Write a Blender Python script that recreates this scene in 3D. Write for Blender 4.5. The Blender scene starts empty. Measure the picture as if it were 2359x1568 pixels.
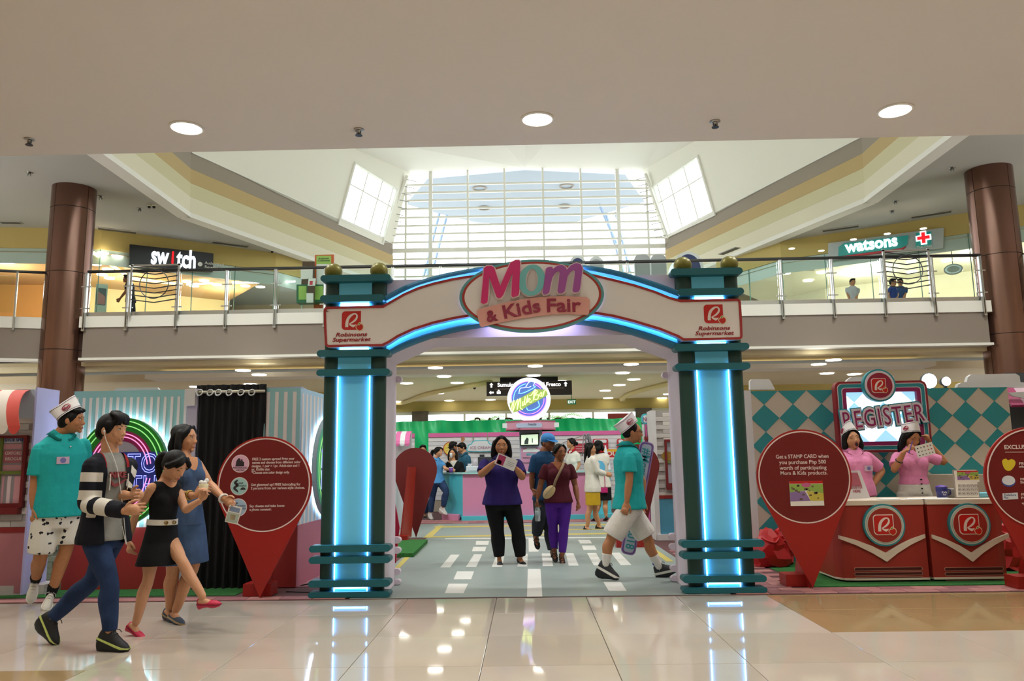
import bpy, math, random
import numpy as np
from mathutils import Vector
random.seed(7)
rng = np.random.default_rng(7)
SC = bpy.context.scene
COL = SC.collection
PI = math.pi

# ------------------------------------------------------------------ camera
CAM_H = 1.222
PITCH, ROLL, YAW, FPX, IW, IH = math.radians(8.66), math.radians(-.84), math.radians(.955), 1805.0, 2359.0, 1568.0
_f = np.array([-math.sin(YAW)*math.cos(PITCH), math.cos(YAW)*math.cos(PITCH), math.sin(PITCH)])
_r0 = np.array([math.cos(YAW), math.sin(YAW), 0.0]); _u0 = np.cross(_r0, _f)
_r = _r0*math.cos(ROLL)+_u0*math.sin(ROLL); _u = -_r0*math.sin(ROLL)+_u0*math.cos(ROLL)
cd = bpy.data.cameras.new('camera'); cam = bpy.data.objects.new('camera', cd); COL.objects.link(cam)
cd.sensor_width = 36.0; cd.lens = FPX/IW*36.0; cd.clip_end = 400
from mathutils import Matrix
cam.matrix_world = Matrix(((_r[0], _u[0], -_f[0], 0), (_r[1], _u[1], -_f[1], 0), (_r[2], _u[2], -_f[2], CAM_H), (0, 0, 0, 1)))
SC.camera = cam

# ------------------------------------------------------------------ world, exposure
SC.view_settings.view_transform = 'Standard'; SC.view_settings.look = 'None'
SC.view_settings.exposure = 0.0; SC.view_settings.gamma = 1.0; SC.view_settings.use_curve_mapping = False
wd = bpy.data.worlds.new('world'); SC.world = wd; wd.use_nodes = True
bg = wd.node_tree.nodes['Background']; bg.inputs[0].default_value = (0.93, 0.97, 1.0, 1); bg.inputs[1].default_value = 5.0

def lamp(name, kind, loc, power, color=(1, 1, 1), size=.2, rot=(0, 0, 0), size_y=None, spot=None, portal=False):
    l = bpy.data.lights.new(name, kind); l.energy = power; l.color = color
    if kind == 'AREA':
        l.size = size
        if size_y: l.shape = 'RECTANGLE'; l.size_y = size_y
        if portal: l.cycles.is_portal = True
    elif kind == 'SPOT':
        l.shadow_soft_size = size; l.spot_size = spot or 2.2; l.spot_blend = .6
    else: l.shadow_soft_size = size
    o = bpy.data.objects.new(name, l); COL.objects.link(o); o.location = loc; o.rotation_euler = rot
    return o
WARM = (1.0, .945, .85); DAY = (1.0, .985, .97)

# ------------------------------------------------------------------ pixel -> world helpers (positions at real depth)
def ray(px, py): return _f+_r*(px-IW/2)/FPX-_u*(py-IH/2)/FPX
CP = np.array([0, 0, CAM_H])
def at(px, py, Y):
    d = ray(px, py); return CP+d*(Y/d[1])
def gz(px, py, z=0.0):
    d = ray(px, py); return CP+d*((z-CAM_H)/d[2])
def xz(Y, pts):
    r = [at(x, y, Y) for x, y in pts]; return [(p[0], p[2]) for p in r]
def onplane(px, py, p0, n):
    d = ray(px, py); return CP+d*(np.dot(np.asarray(p0)-CP, n)/np.dot(d, n))

# ------------------------------------------------------------------ materials
def lin(h):
    if isinstance(h, (tuple, list)): c = [v/255 for v in h]
    else: c = [int(h[i:i+2], 16)/255 for i in (0, 2, 4)]
    return tuple(v/12.92 if v <= .04045 else ((v+.055)/1.055)**2.4 for v in c)+(1,)
MATS = {}
def mat(name, col, rough=.5, metal=0.0, emit=0.0, ecol=None, spec=.5, bump=0.0, bscale=60.0, var=0.0, vscale=8.0, trans=0.0, coat=0.0, sss=0.0, stretch=None):
    if name in MATS: return MATS[name]
    m = bpy.data.materials.new(name); MATS[name] = m; m.use_nodes = True
    nt = m.node_tree; b = nt.nodes['Principled BSDF']; c = lin(col)
    b.inputs['Base Color'].default_value = c; b.inputs['Roughness'].default_value = rough
    b.inputs['Metallic'].default_value = metal; b.inputs['Specular IOR Level'].default_value = spec
    if coat: b.inputs['Coat Weight'].default_value = coat; b.inputs['Coat Roughness'].default_value = .08
    if sss: b.inputs['Subsurface Weight'].default_value = sss; b.inputs['Subsurface Radius'].default_value = (.012, .005, .003)
    if trans: b.inputs['Transmission Weight'].default_value = trans
    if emit:
        b.inputs['Emission Color'].default_value = lin(ecol) if ecol else c; b.inputs['Emission Strength'].default_value = emit
    if bump or var:
        tc = nt.nodes.new('ShaderNodeTexCoord'); src = tc.outputs['Object']
        if stretch:
            mp = nt.nodes.new('ShaderNodeMapping'); mp.inputs['Scale'].default_value = stretch
            nt.links.new(src, mp.inputs[0]); src = mp.outputs[0]
    if bump:
        n = nt.nodes.new('ShaderNodeTexNoise'); n.inputs['Scale'].default_value = bscale; n.inputs['Detail'].default_value = 3
        bp = nt.nodes.new('ShaderNodeBump'); bp.inputs['Strength'].default_value = bump; bp.inputs['Distance'].default_value = .01
        nt.links.new(src, n.inputs['Vector']); nt.links.new(n.outputs['Fac'], bp.inputs['Height']); nt.links.new(bp.outputs[0], b.inputs['Normal'])
    if var:
        n = nt.nodes.new('ShaderNodeTexNoise'); n.inputs['Scale'].default_value = vscale; n.inputs['Detail'].default_value = 4
        r = nt.nodes.new('ShaderNodeValToRGB'); r.color_ramp.elements[0].position = .3; r.color_ramp.elements[1].position = .7
        r.color_ramp.elements[0].color = tuple(v*(1-var) for v in c[:3])+(1,); r.color_ramp.elements[1].color = tuple(min(1, v*(1+var)) for v in c[:3])+(1,)
        nt.links.new(src, n.inputs['Vector']); nt.links.new(n.outputs['Fac'], r.inputs[0]); nt.links.new(r.outputs[0], b.inputs['Base Color'])
    return m
def glassmat(name, tint=(.93, .98, .96), gl=.12):
    if name in MATS: return MATS[name]
    m = bpy.data.materials.new(name); MATS[name] = m; m.use_nodes = True; nt = m.node_tree; nt.nodes.clear()
    o = nt.nodes.new('ShaderNodeOutputMaterial'); t = nt.nodes.new('ShaderNodeBsdfTransparent'); g = nt.nodes.new('ShaderNodeBsdfGlossy')
    t.inputs[0].default_value = tint+(1,); g.inputs[0].default_value = (1, 1, 1, 1); g.inputs['Roughness'].default_value = .02
    fr = nt.nodes.new('ShaderNodeLayerWeight'); fr.inputs[0].default_value = gl; mx = nt.nodes.new('ShaderNodeMixShader')
    nt.links.new(fr.outputs['Fresnel'], mx.inputs[0]); nt.links.new(t.outputs[0], mx.inputs[1]); nt.links.new(g.outputs[0], mx.inputs[2]); nt.links.new(mx.outputs[0], o.inputs[0])
    return m
def glow(name, col, s): return mat(name, col, rough=.6, emit=s, ecol=col, spec=.1)

# ------------------------------------------------------------------ mesh builder
class Fr:
    """flat frame: origin, right, up; normal r x u points to the viewer side"""
    def __init__(s, O=(0, 0, 0), r=(1, 0, 0), u=(0, 0, 1)):
        s.O = np.array(O, float); s.r = np.array(r, float); s.r /= np.linalg.norm(s.r); s.u = np.array(u, float); s.u /= np.linalg.norm(s.u); s.n = np.cross(s.r, s.u)
    def p(s, x, y, d=0.0): return s.O+s.r*x+s.u*y+s.n*d
def FY(Y): return Fr((0, Y, 0))
def unit(v):
    v = np.asarray(v, float); return v/max(1e-9, np.linalg.norm(v))

class MB:
    def __init__(s): s.v = []; s.f = []; s.m = []
    def add(s, vs, fs, m=0):
        k = len(s.v); s.v.extend([tuple(map(float, q)) for q in vs]); s.f.extend([tuple(i+k for i in f) for f in fs]); s.m.extend([m]*len(fs)); return s
    def box(s, x0, x1, y0, y1, z0, z1, m=0):
        v = [(x, y, z) for z in (z0, z1) for y in (y0, y1) for x in (x0, x1)]
        return s.add(v, [(0, 2, 3, 1), (4, 5, 7, 6), (0, 1, 5, 4), (2, 6, 7, 3), (0, 4, 6, 2), (1, 3, 7, 5)], m)
    def fbox(s, F, x0, x1, y0, y1, d0, d1, m=0, bev=0.0):
        if bev:
            b = bev; pts = [(x0, y0), (x1, y0), (x1, y1), (x0, y1)]; inn = [(x0+b, y0+b), (x1-b, y0+b), (x1-b, y1-b), (x0+b, y1-b)]
            v = [F.p(*q, d0) for q in pts]+[F.p(*q, d1-b) for q in pts]+[F.p(*q, d1) for q in inn]
            fs = [(3, 2, 1, 0), (8, 9, 10, 11)]+[(i, (i+1) % 4, 4+(i+1) % 4, 4+i) for i in range(4)]+[(4+i, 4+(i+1) % 4, 8+(i+1) % 4, 8+i) for i in range(4)]
            return s.add(v, fs, m)
        return s.prism(F, [(x0, y0), (x1, y0), (x1, y1), (x0, y1)], d0, d1, m)
    def prism(s, F, poly, d0, d1, m=0):
        a = sum(poly[i][0]*poly[(i+1) % len(poly)][1]-poly[(i+1) % len(poly)][0]*poly[i][1] for i in range(len(poly)))
        if a < 0: poly = poly[::-1]
        n = len(poly); v = [F.p(x, y, d0) for x, y in poly]+[F.p(x, y, d1) for x, y in poly]
        return s.add(v, [tuple(range(n-1, -1, -1)), tuple(range(n, 2*n))]+[(i, (i+1) % n, n+(i+1) % n, n+i) for i in range(n)], m)
    def ring(s, F, outer, inner, d0, d1, m=0):
        n = len(outer); v = [F.p(*q, d0) for q in outer]+[F.p(*q, d0) for q in inner]+[F.p(*q, d1) for q in outer]+[F.p(*q, d1) for q in inner]
        fs = []
        for i in range(n):
            j = (i+1) % n
            fs += [(i, j, n+j, n+i), (2*n+i, 3*n+i, 3*n+j, 2*n+j), (i, 2*n+i, 2*n+j, j), (n+i, n+j, 3*n+j, 3*n+i)]
        return s.add(v, fs, m)
    def band(s, F, a, b, d0, d1, m=0):
        """strip between two open polylines of equal length"""
        n = len(a)
        v = [F.p(*q, d0) for q in a]+[F.p(*q, d0) for q in b]+[F.p(*q, d1) for q in a]+[F.p(*q, d1) for q in b]; fs = []
        for i in range(n-1):
            j = i+1; fs += [(i, n+i, n+j, j), (2*n+i, 2*n+j, 3*n+j, 3*n+i), (i, j, 2*n+j, 2*n+i), (n+i, 3*n+i, 3*n+j, n+j)]
        fs += [(0, 2*n, 3*n, n), (n-1, 2*n-1, 4*n-1, 3*n-1)]
        return s.add(v, fs, m)
    def tube(s, pts, r, n=8, m=0, closed=False):
        pts = [np.asarray(p, float) for p in pts]; k = len(pts); rr = r if isinstance(r, (list, tuple)) else [r]*k
        t0 = unit(pts[1]-pts[0]); a = np.array([0, 0, 1.]) if abs(t0[2]) < .9 else np.array([1., 0, 0]); u = unit(np.cross(t0, a)); v = []
        for i in range(k):
            if closed: t = unit(pts[(i+1) % k]-pts[i-1])
            else: t = unit(pts[min(k-1, i+1)]-pts[max(0, i-1)])
            u = unit(u-t*np.dot(u, t)); w = np.cross(t, u)
            for j in range(n):
                q = 2*PI*j/n; v.append(pts[i]+(u*math.cos(q)+w*math.sin(q))*rr[i])
        fs = []
        for i in range(k if closed else k-1):
            for j in range(n):
                i2 = (i+1) % k; fs.append((i*n+j, i*n+(j+1) % n, i2*n+(j+1) % n, i2*n+j))
        if not closed: fs += [tuple(range(n-1, -1, -1)), tuple(range((k-1)*n, k*n))]
        return s.add(v, fs, m)
    def rings(s, C, U, V, ru, rv, n=14, m=0):
        v = []
        for c, a, b, x, y in zip(C, U, V, ru, rv):
            for j in range(n):
                q = 2*PI*j/n; v.append(np.asarray(c)+np.asarray(a)*(x*math.cos(q))+np.asarray(b)*(y*math.sin(q)))
        k = len(C); fs = [(i*n+j, i*n+(j+1) % n, (i+1)*n+(j+1) % n, (i+1)*n+j) for i in range(k-1) for j in range(n)]
        fs += [tuple(range(n-1, -1, -1)), tuple(range((k-1)*n, k*n))]
        return s.add(v, fs, m)
    def lathe(s, c, prof, n=24, m=0, axis=None):
        """prof: (radius, height) about +z (or axis) through c"""
        ax = unit(axis) if axis is not None else np.array([0, 0, 1.]); a = np.array([1., 0, 0]) if abs(ax[0]) < .9 else np.array([0, 1., 0])
        u = unit(a-ax*np.dot(a, ax)); w = np.cross(ax, u); c = np.asarray(c, float)
        return s.rings([c+ax*h for r, h in prof], [u]*len(prof), [w]*len(prof), [max(r, 1e-4) for r, h in prof], [max(r, 1e-4) for r, h in prof], n, m)
    def ell(s, c, ax, rad, nu=14, nv=9, m=0):
        """ellipsoid; ax = 3 axes, rad = 3 radii"""
        c = np.asarray(c, float); A = [np.asarray(a, float)*r for a, r in zip(ax, rad)]; v = [c-A[2]]
        for i in range(1, nv):
            t = PI*i/nv
            for j in range(nu):
                q = 2*PI*j/nu; v.append(c+A[0]*(math.sin(t)*math.cos(q))+A[1]*(math.sin(t)*math.sin(q))-A[2]*math.cos(t))
        v.append(c+A[2]); e = len(v)-1
        fs = [(0, 1+(j+1) % nu, 1+j) for j in range(nu)]+[(e, e-nu+j, e-nu+(j+1) % nu) for j in range(nu)]
        fs += [(1+i*nu+j, 1+i*nu+(j+1) % nu, 1+(i+1)*nu+(j+1) % nu, 1+(i+1)*nu+j) for i in range(nv-2) for j in range(nu)]
        return s.add(v, fs, m)
    def disc(s, F, cx, cy, r, d0, d1, n=32, m=0, ry=None):
        return s.prism(F, circ(cx, cy, r, n, ry), d0, d1, m)
    def text(s, F, txt, x, y, size, d0=0.0, d1=.004, m=0, align='CENTER', bold=0.0, shear=0.0, width=None, outline=0.0, rot=0.0, sx=1.0, sp=1.0, warp=None, flip=False):
        cu = bpy.data.curves.new('t', 'FONT'); cu.body = txt; cu.size = 1.0; cu.align_x = align; cu.shear = shear; cu.offset = bold; cu.space_character = sp
        cu.resolution_u = 3
        if outline: cu.fill_mode = 'NONE'; cu.bevel_depth = outline/size; cu.bevel_resolution = 0
        else: cu.extrude = .5; cu.fill_mode = 'BOTH'
        o = bpy.data.objects.new('t', cu); COL.objects.link(o); dg = bpy.context.evaluated_depsgraph_get()
        me = bpy.data.meshes.new_from_object(o.evaluated_get(dg)); bpy.data.objects.remove(o); bpy.data.curves.remove(cu)
        n = len(me.vertices); co = np.empty(n*3); me.vertices.foreach_get('co', co); co = co.reshape(-1, 3)
        fs = [tuple(p.vertices) for p in me.polygons]; bpy.data.meshes.remove(me)
        if n == 0: return s
        if width:
            w = co[:, 0].max()-co[:, 0].min(); sx = width/(w*size)
        X = co[:, 0]*size*sx; Y = co[:, 1]*size; Z = d0+(d1-d0)*(co[:, 2]+.5) if not outline else (d0+d1)/2+co[:, 2]*size
        if flip: X = -X
        if warp: Y = Y+np.array([warp(q) for q in X])
        c, q = math.cos(rot), math.sin(rot); X, Y = x+X*c-Y*q, y+X*q+Y*c
        return s.add([F.p(a, b, d) for a, b, d in zip(X, Y, Z)], fs, m)
    def mesh(s, name, mats, org=(0, 0, 0), smooth=False, auto=None):
        me = bpy.data.meshes.new(name); o = np.asarray(org, float)
        me.from_pydata([tuple(np.asarray(q)-o) for q in s.v], [], s.f)
        for mm in (mats if isinstance(mats, (list, tuple)) else [mats]): me.materials.append(mm)
        if any(s.m): me.polygons.foreach_set('material_index', s.m)
        if smooth: me.polygons.foreach_set('use_smooth', [True]*len(me.polygons))
        me.update()
        if auto is not None:
            me.polygons.foreach_set('use_smooth', [True]*len(me.polygons)); me.set_sharp_from_angle(angle=auto)
        return me

def circ(cx, cy, r, n=32, ry=None, a0=0.0): return [(cx+r*math.cos(a0+2*PI*i/n), cy+(ry or r)*math.sin(a0+2*PI*i/n)) for i in range(n)]
def rrect(x0, y0, x1, y1, r, n=6, rs=None):
    o = []
    for k, (cx, cy, a) in enumerate(((x1, y0, -PI/2), (x1, y1, 0), (x0, y1, PI/2), (x0, y0, PI))):
        q = rs[k] if rs else r; q = max(q, 1e-4)
        ox = cx-q if cx == x1 else cx+q; oy = cy-q if cy == y1 else cy+q
        o += [(ox+q*math.cos(a+PI/2*i/n), oy+q*math.sin(a+PI/2*i/n)) for i in range(n+1)]
    return o
def pill(x0, y0, x1, y1, n=8): return rrect(x0, y0, x1, y1, min(x1-x0, y1-y0)/2-1e-4, n)
def catmull(P, n=6, closed=False):
    P = [np.asarray(p, float) for p in P]; o = []; k = len(P)
    for i in range(k if closed else k-1):
        p0 = P[i-1] if (i > 0 or closed) else P[0]*2-P[1]; p1 = P[i]; p2 = P[(i+1) % k]
        p3 = P[(i+2) % k] if (i+2 < k or closed) else p2*2-p1
        for j in range(n):
            t = j/n; o.append(.5*((2*p1)+(p2-p0)*t+(2*p0-5*p1+4*p2-p3)*t*t+(3*p1-p0-3*p2+p3)*t**3))
    if not closed: o.append(P[-1])
    return o
def stroke(P, ws, n=6):
    """variable width stroke polygon through 2-D points -> two offset polylines"""
    Q = catmull([tuple(p)+(w,) for p, w in zip(P, ws)], n); a = []; b = []
    for i, q in enumerate(Q):
        t = unit((Q[min(len(Q)-1, i+1)]-Q[max(0, i-1)])[:2]); nn = np.array([-t[1], t[0]])*q[2]/2
        a.append(tuple(q[:2]+nn)); b.append(tuple(q[:2]-nn))
    return a, b

def offs(P, d):
    P = [np.asarray(p, float) for p in P]; n = len(P); ar = sum(P[i][0]*P[(i+1) % n][1]-P[(i+1) % n][0]*P[i][1] for i in range(n)); s = 1 if ar > 0 else -1; o = []
    for i in range(n):
        t1 = unit(P[i]-P[i-1]); t2 = unit(P[(i+1) % n]-P[i]); n1 = np.array([t1[1], -t1[0]]); n2 = np.array([t2[1], -t2[0]]); b = unit(n1+n2); o.append(tuple(P[i]+b*d*s/max(.45, np.dot(b, n1))))
    return o

# ------------------------------------------------------------------ object helpers
ORG = {}
def props(o, label=None, cat=None, group=None, kind=None):
    if label: o['label'] = label
    if cat: o['category'] = cat
    if group: o['group'] = group
    if kind: o['kind'] = kind
    return o
def root(name, loc, label=None, cat=None, group=None, kind=None):
    o = bpy.data.objects.new(name, None); COL.objects.link(o); o.location = tuple(float(q) for q in loc); o.empty_display_size = .1
    ORG[o.name] = np.array(loc, float); return props(o, label, cat, group, kind)
def part(name, mb, mats, parent=None, label=None, cat=None, group=None, kind=None, smooth=False, auto=None, org=None):
    if parent is not None: og = ORG[parent.name]
    elif org is not None: og = np.array(org, float)
    else:
        a = np.array(mb.v); og = np.array([(a[:, 0].min()+a[:, 0].max())/2, (a[:, 1].min()+a[:, 1].max())/2, a[:, 2].min()])
    me = mb if isinstance(mb, bpy.types.Mesh) else mb.mesh(name, mats, og, smooth, auto)
    o = bpy.data.objects.new(name, me); COL.objects.link(o); ORG[o.name] = og
    if parent is not None: o.parent = parent
    else: o.location = tuple(og)
    return props(o, label, cat, group, kind)
def inst(name, me, parent, loc, rotz=0.0, scale=None):
    """a further object sharing the mesh me, at loc (world), child of parent"""
    o = bpy.data.objects.new(name, me); COL.objects.link(o); o.parent = parent
    o.location = tuple(np.asarray(loc, float)-ORG[parent.name]); o.rotation_euler = (0, 0, rotz)
    if scale: o.scale = scale
    ORG[o.name] = ORG[parent.name]; return o
def copy_tree(o, parent=None):
    c = o.copy(); COL.objects.link(c); c.parent = parent; ORG[c.name] = ORG.get(o.name, np.zeros(3))
    for ch in list(o.children): copy_tree(ch, c)
    return c
# ================================================================== big lights (the mall's own lamps, added atrium spots, daylight openings)
YF = float(gz(906, 665, 8.35)[1])                                     # glass facade plane
for (x, y) in [(a, b) for a in (-5.3, -2.65, 0.1, 2.75, 5.4) for b in (5.25, 2.4, -.6, -4)]:
    lamp('downlight_lamp', 'SPOT', (x, y, 3.56), 95, WARM, .1, spot=2.5)
for x in (-9.5, -5.5, -1.8, 1.8, 5.5, 9.5):
    for y in (21.5, 25.5): lamp('lobby_lamp', 'SPOT', (x, y, 3.38), 105, WARM, .1, spot=2.6)
for x, y in ((-13.5, 26), (-11, 28), (12, 27), (15, 25), (-16.5, 24)):
    lamp('shop_lamp', 'POINT', (x, y, 6.9), 170, WARM, .25)
for x, y in ((-8.2, 9.5), (-8.2, 14), (8.4, 9.5), (8.4, 14), (-4, 9), (4, 9)):
    lamp('atrium_fill_light', 'SPOT', (x, y, 10.1), 800, DAY, .25, spot=2.3)  # added spots without fixtures, brightening the booths and arch front
lamp('facade_portal', 'AREA', (0.1, YF+.25, 9.9), 1, size=13, size_y=10, rot=(PI/2, 0, PI), portal=True)

# ================================================================== materials of the building
M_TILE = [mat('tile_cream', 'b5aa9c', .045, var=.03, vscale=2), mat('tile_cream_b', 'b1a697', .045, var=.03, vscale=2), mat('tile_cream_c', 'b9aea0', .045, var=.03, vscale=2)]
M_TAN = mat('tile_tan', '98805a', .09, var=.05, vscale=2)
M_GROUT = mat('grout', '5a4c3c', .8)
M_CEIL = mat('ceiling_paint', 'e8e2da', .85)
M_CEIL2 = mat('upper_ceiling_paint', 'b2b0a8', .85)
M_WHITE = mat('white_paint', 'eeece4', .7)
M_CREAM = mat('cream_paint', 'e2dcc4', .8)
M_GREEN = mat('pale_olive_paint', 'd2cca6', .8)
M_TANW = mat('tan_paint', 'c0a878', .8)
M_GREY = mat('warm_grey_paint', '9c9184', .8)
M_FASC = mat('slab_grey_paint', '8f8379', .75)
M_YEL = mat('yellow_bulkhead_paint', 'c8b470', .8)
M_STEEL = mat('brushed_steel', 'b4b4b2', .3, 1.0)
M_DARKST = mat('dark_steel', '55585a', .4, .8)
M_COPPER = mat('copper_brown_cladding', '75564a', .25, .8, var=.06, vscale=.8)
M_BLACK = mat('black', '0c0c0d', .6)
M_GLASS = glassmat('glass')
M_GLASSD = glassmat('shopfront_glass', (.94, .975, .965), .12)
M_LAMPW = glow('lamp_warm', 'fff3dc', 9.0)
M_LAMPN = glow('lamp_neutral', 'fffaf0', 7.0)

# ------------------------------------------------------------------ floor: tiles laid one by one
fb = MB(); fb.box(-17, 17, -12, 31, -.2, -.012); floor = part('floor', fb, M_GROUT, kind='structure', org=(0, 0, 0))
tm = []
for m_ in M_TILE+[M_TAN]:
    b = MB(); b.fbox(Fr((0, 0, 0), (1, 0, 0), (0, 1, 0)), -.398, .398, -.4055, .4055, -.013, 0, bev=.0015); tm.append(b.mesh('tile', m_))
for i in range(-10, 11):
    for j in range(-2, 9):
        cx, cy = -.292+.8*(i+.5), 4.945+.8167*(j-3+.5)
        tan = (cx > 2.1 and cy > 5.76) or (cx < -2.7 and cy < 4.94)
        inst('tile', tm[3] if tan else tm[random.choice((0, 0, 1, 2))], floor, (cx, cy, 0))
bk = MB()
for a in ((-17, 17, -12, 4.945-5*.8167), (-17, -.292-8, 4.945-5*.8167, 9), (-.292+8.8, 17, 4.945-5*.8167, 9), (-17, 17, 7.395+.8167*0+1.63, 31)):
    bk.box(*a, -.013, 0)
part('floor_expanse', bk, M_TILE[0], floor)

# ------------------------------------------------------------------ near ceiling (underside of the floor above the camera)
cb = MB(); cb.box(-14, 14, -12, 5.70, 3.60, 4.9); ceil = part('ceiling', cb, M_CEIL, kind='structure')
wb = MB(); wb.box(-14, 14, -12.3, -12, 0, 3.6); part('wall_back', wb, mat('shop_wall', 'cdb99c', .8), kind='structure')
wb = MB(); wb.box(-14.2, -14, -12, 17, 0, 3.6); part('wall_left', wb, mat('shop_wall'.strip(), 'cdb99c', .8), kind='structure')
wb = MB(); wb.box(14, 14.2, -12, 17, 0, 3.6); part('wall_right', wb, mat('shop_wall', 'cdb99c', .8), kind='structure')
def downlight(x, y, z, r, label, group, col=None):
    t = root('ceiling_light', (x, y, z), label, 'light', group)
    a = MB(); a.lathe((x, y, z), [(r*1.14, 0), (r*1.14, -.008), (r, -.012), (r, .0)], 28); part('light_trim', a, M_WHITE, t, smooth=False)
    a = MB(); a.lathe((x, y, z), [(r*.985, -.004), (r*.985, -.009)], 28); part('diffuser', a, col or M_LAMPW, t)
    return t
for (px, py), w in (((430, 293), 'left'), ((1238, 273), 'middle'), ((2062, 253), 'right')):
    p = gz(px, py, 3.6); downlight(p[0], p[1], 3.6, .105, 'round recessed lamp in the near ceiling, the '+w+' one of the row of three', 'downlights in the near ceiling')
def sprinkler(px, py, z, label, group=None, s=1.0):
    p = gz(px, py, z); t = root('sprinkler', p, label, 'sprinkler', group)
    a = MB(); a.lathe(p, [(.036*s, 0), (.038*s, -.006), (.02*s, -.01), (.012*s, -.012), (.012*s, -.03)], 16); part('escutcheon', a, M_STEEL, t, smooth=True)
    a = MB(); a.lathe(p, [(.006*s, -.03), (.006*s, -.042), (.026*s, -.044), (.026*s, -.048)], 12); a.box(p[0]-.016*s, p[0]-.012*s, p[1]-.003, p[1]+.003, z-.046*s, z-.012); a.box(p[0]+.012*s, p[0]+.016*s, p[1]-.003, p[1]+.003, z-.046*s, z-.012)
    part('deflector', a, M_DARKST, t)
sprinkler(68, 320, 3.6, 'small fire sprinkler in the near ceiling at its far left end')
sprinkler(827, 298, 3.6, 'small fire sprinkler in the near ceiling between the left and middle lamps')
sprinkler(1647, 279, 3.6, 'small fire sprinkler in the near ceiling between the middle and right lamps')

for x in (-22.2, 22): a = MB(); a.box(x, x+.2, 5.7, YF+3, 0, 8.7); part('wall_side_'+('left' if x < 0 else 'right'), a, mat('shop_wall', 'cdb99c', .8), kind='structure')
for x in (-22, 6.2): a = MB(); a.box(x, -5.8 if x < 0 else 22, YF+2.8, YF+3, 4.5, 8.7); part('wall_far_'+('left' if x < 0 else 'right'), a, mat('shop_wall', 'cdb99c', .8), kind='structure')
for x in (-20, 20): a = MB(); a.box(x-.1, x+.1, 17, 29.4, 0, 4.5); part('wall_lobby_'+('left' if x < 0 else 'right'), a, mat('shop_wall', 'cdb99c', .8), kind='structure')
for x in (-22, 14): a = MB(); a.box(x, x+8, 5.5, 5.7, 0, 10.2); part('wall_return_'+('left' if x < 0 else 'right'), a, mat('shop_wall', 'cdb99c', .8), kind='structure')
# ------------------------------------------------------------------ second-floor slab and its edge
YS = 19.0; XL, XR = -10.96, 11.28
sl = root('floor_upper', (0, YS, 3.83), kind='structure')
a = MB(); a.box(XL, XR, YS, YS+.3, 3.86, 4.62); part('slab_face', a, M_FASC, sl)
a = MB(); a.box(XL-.1, XR+.1, YS-.04, YS+.3, 4.62, 4.90); part('slab_curb', a, M_WHITE, sl)
a = MB(); a.box(XL, XR, YS+.02, YS+.05, 4.90, 5.01); part('toe_rail', a, M_STEEL, sl)
a = MB(); a.box(XL-.05, XR+.05, YS-.06, YS+.25, 3.80, 3.86); part('slab_lip', a, M_WHITE, sl)
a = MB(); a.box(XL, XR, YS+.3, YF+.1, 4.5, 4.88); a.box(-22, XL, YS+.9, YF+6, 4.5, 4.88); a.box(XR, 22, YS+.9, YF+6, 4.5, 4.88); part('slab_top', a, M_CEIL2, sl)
# side galleries of the octagon (left of the left column, right of the right column)
def gallery(side, p0, p1):
    d = unit(np.array(p1)-np.array(p0)); F = Fr((p0[0], p0[1], 0), (d[0], d[1], 0), (0, 0, 1)); L = np.linalg.norm(np.array(p1)-np.array(p0))
    if F.n[1] > 0: F = Fr((p1[0], p1[1], 0), (-d[0], -d[1], 0), (0, 0, 1))
    g = root('gallery_edge', (p0[0], p0[1], 3.83), kind='structure')
    a = MB(); a.fbox(F, 0, L, 3.86, 4.62, -.3, 0); part('slab_face', a, M_FASC, g)
    a = MB(); a.fbox(F, 0, L, 4.62, 4.90, -.3, .04); part('slab_curb', a, M_WHITE, g)
    a = MB(); a.fbox(F, 0, L, 3.80, 3.86, -.25, .06); part('slab_lip', a, M_WHITE, g)
    t = root('glass_railing', (p0[0], p0[1], 4.9), 'glass balustrade beside the '+side+' column on the angled gallery', 'railing')
    a = MB(); a.tube([F.p(0, 6.05, 0), F.p(L, 6.05, 0)], .035, 10); part('handrail', a, M_DARKST, t, smooth=True)
    n = int(L/1.35)
    for k in range(n+1):
        x = min(L-.05, .1+k*1.35); a = MB(); a.fbox(F, x-.02, x+.02, 4.55, 6.03, .03, .09); part('post', a, M_STEEL, t)
        if k < n: a = MB(); a.fbox(F, x+.06, x+1.28, 5.0, 5.93, -.006, .006); part('glass_panel', a, M_GLASS, t)
p0 = gz(-260, 612, 6.05); p1 = gz(105, 628, 6.05); gallery('left', (p0[0], p0[1]), (p1[0], p1[1]))
p0 = gz(2359, 572, 6.05); gallery('right', (12.25, 19.1), (19.0, 15.2))
# main railing across the bridge
rl = root('glass_railing', (0, YS, 4.9), 'long glass balustrade with steel posts across the upper floor bridge', 'railing')
a = MB(); a.tube([(XL, YS+.03, 6.05), (XR, YS+.03, 6.05)], .04, 10); part('handrail', a, M_DARKST, rl, smooth=True)
posts = [at(px, 690, YS)[0] for px in (200, 297, 410, 523, 636, 750, 905, 1015, 1125, 1235, 1345, 1447, 1560, 1680, 1800, 1918, 2035, 2150, 2262)]
for k, x in enumerate(posts):
    a = MB(); a.box(x-.03, x-.012, YS-.1, YS-.02, 4.55, 6.0); a.box(x+.012, x+.03, YS-.1, YS-.02, 4.55, 6.0)
    for z in (5.1, 5.65): a.box(x-.13, x+.13, YS-.06, YS-.03, z-.012, z+.012)
    a.box(x-.035, x+.035, YS-.11, YS+.0, 4.52, 4.56); part('post', a, M_STEEL, rl)
    if k < len(posts)-1:
        a = MB(); a.box(x+.06, posts[k+1]-.06, YS+.0, YS+.012, 5.02, 5.97); part('glass_panel', a, M_GLASS, rl)
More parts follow.
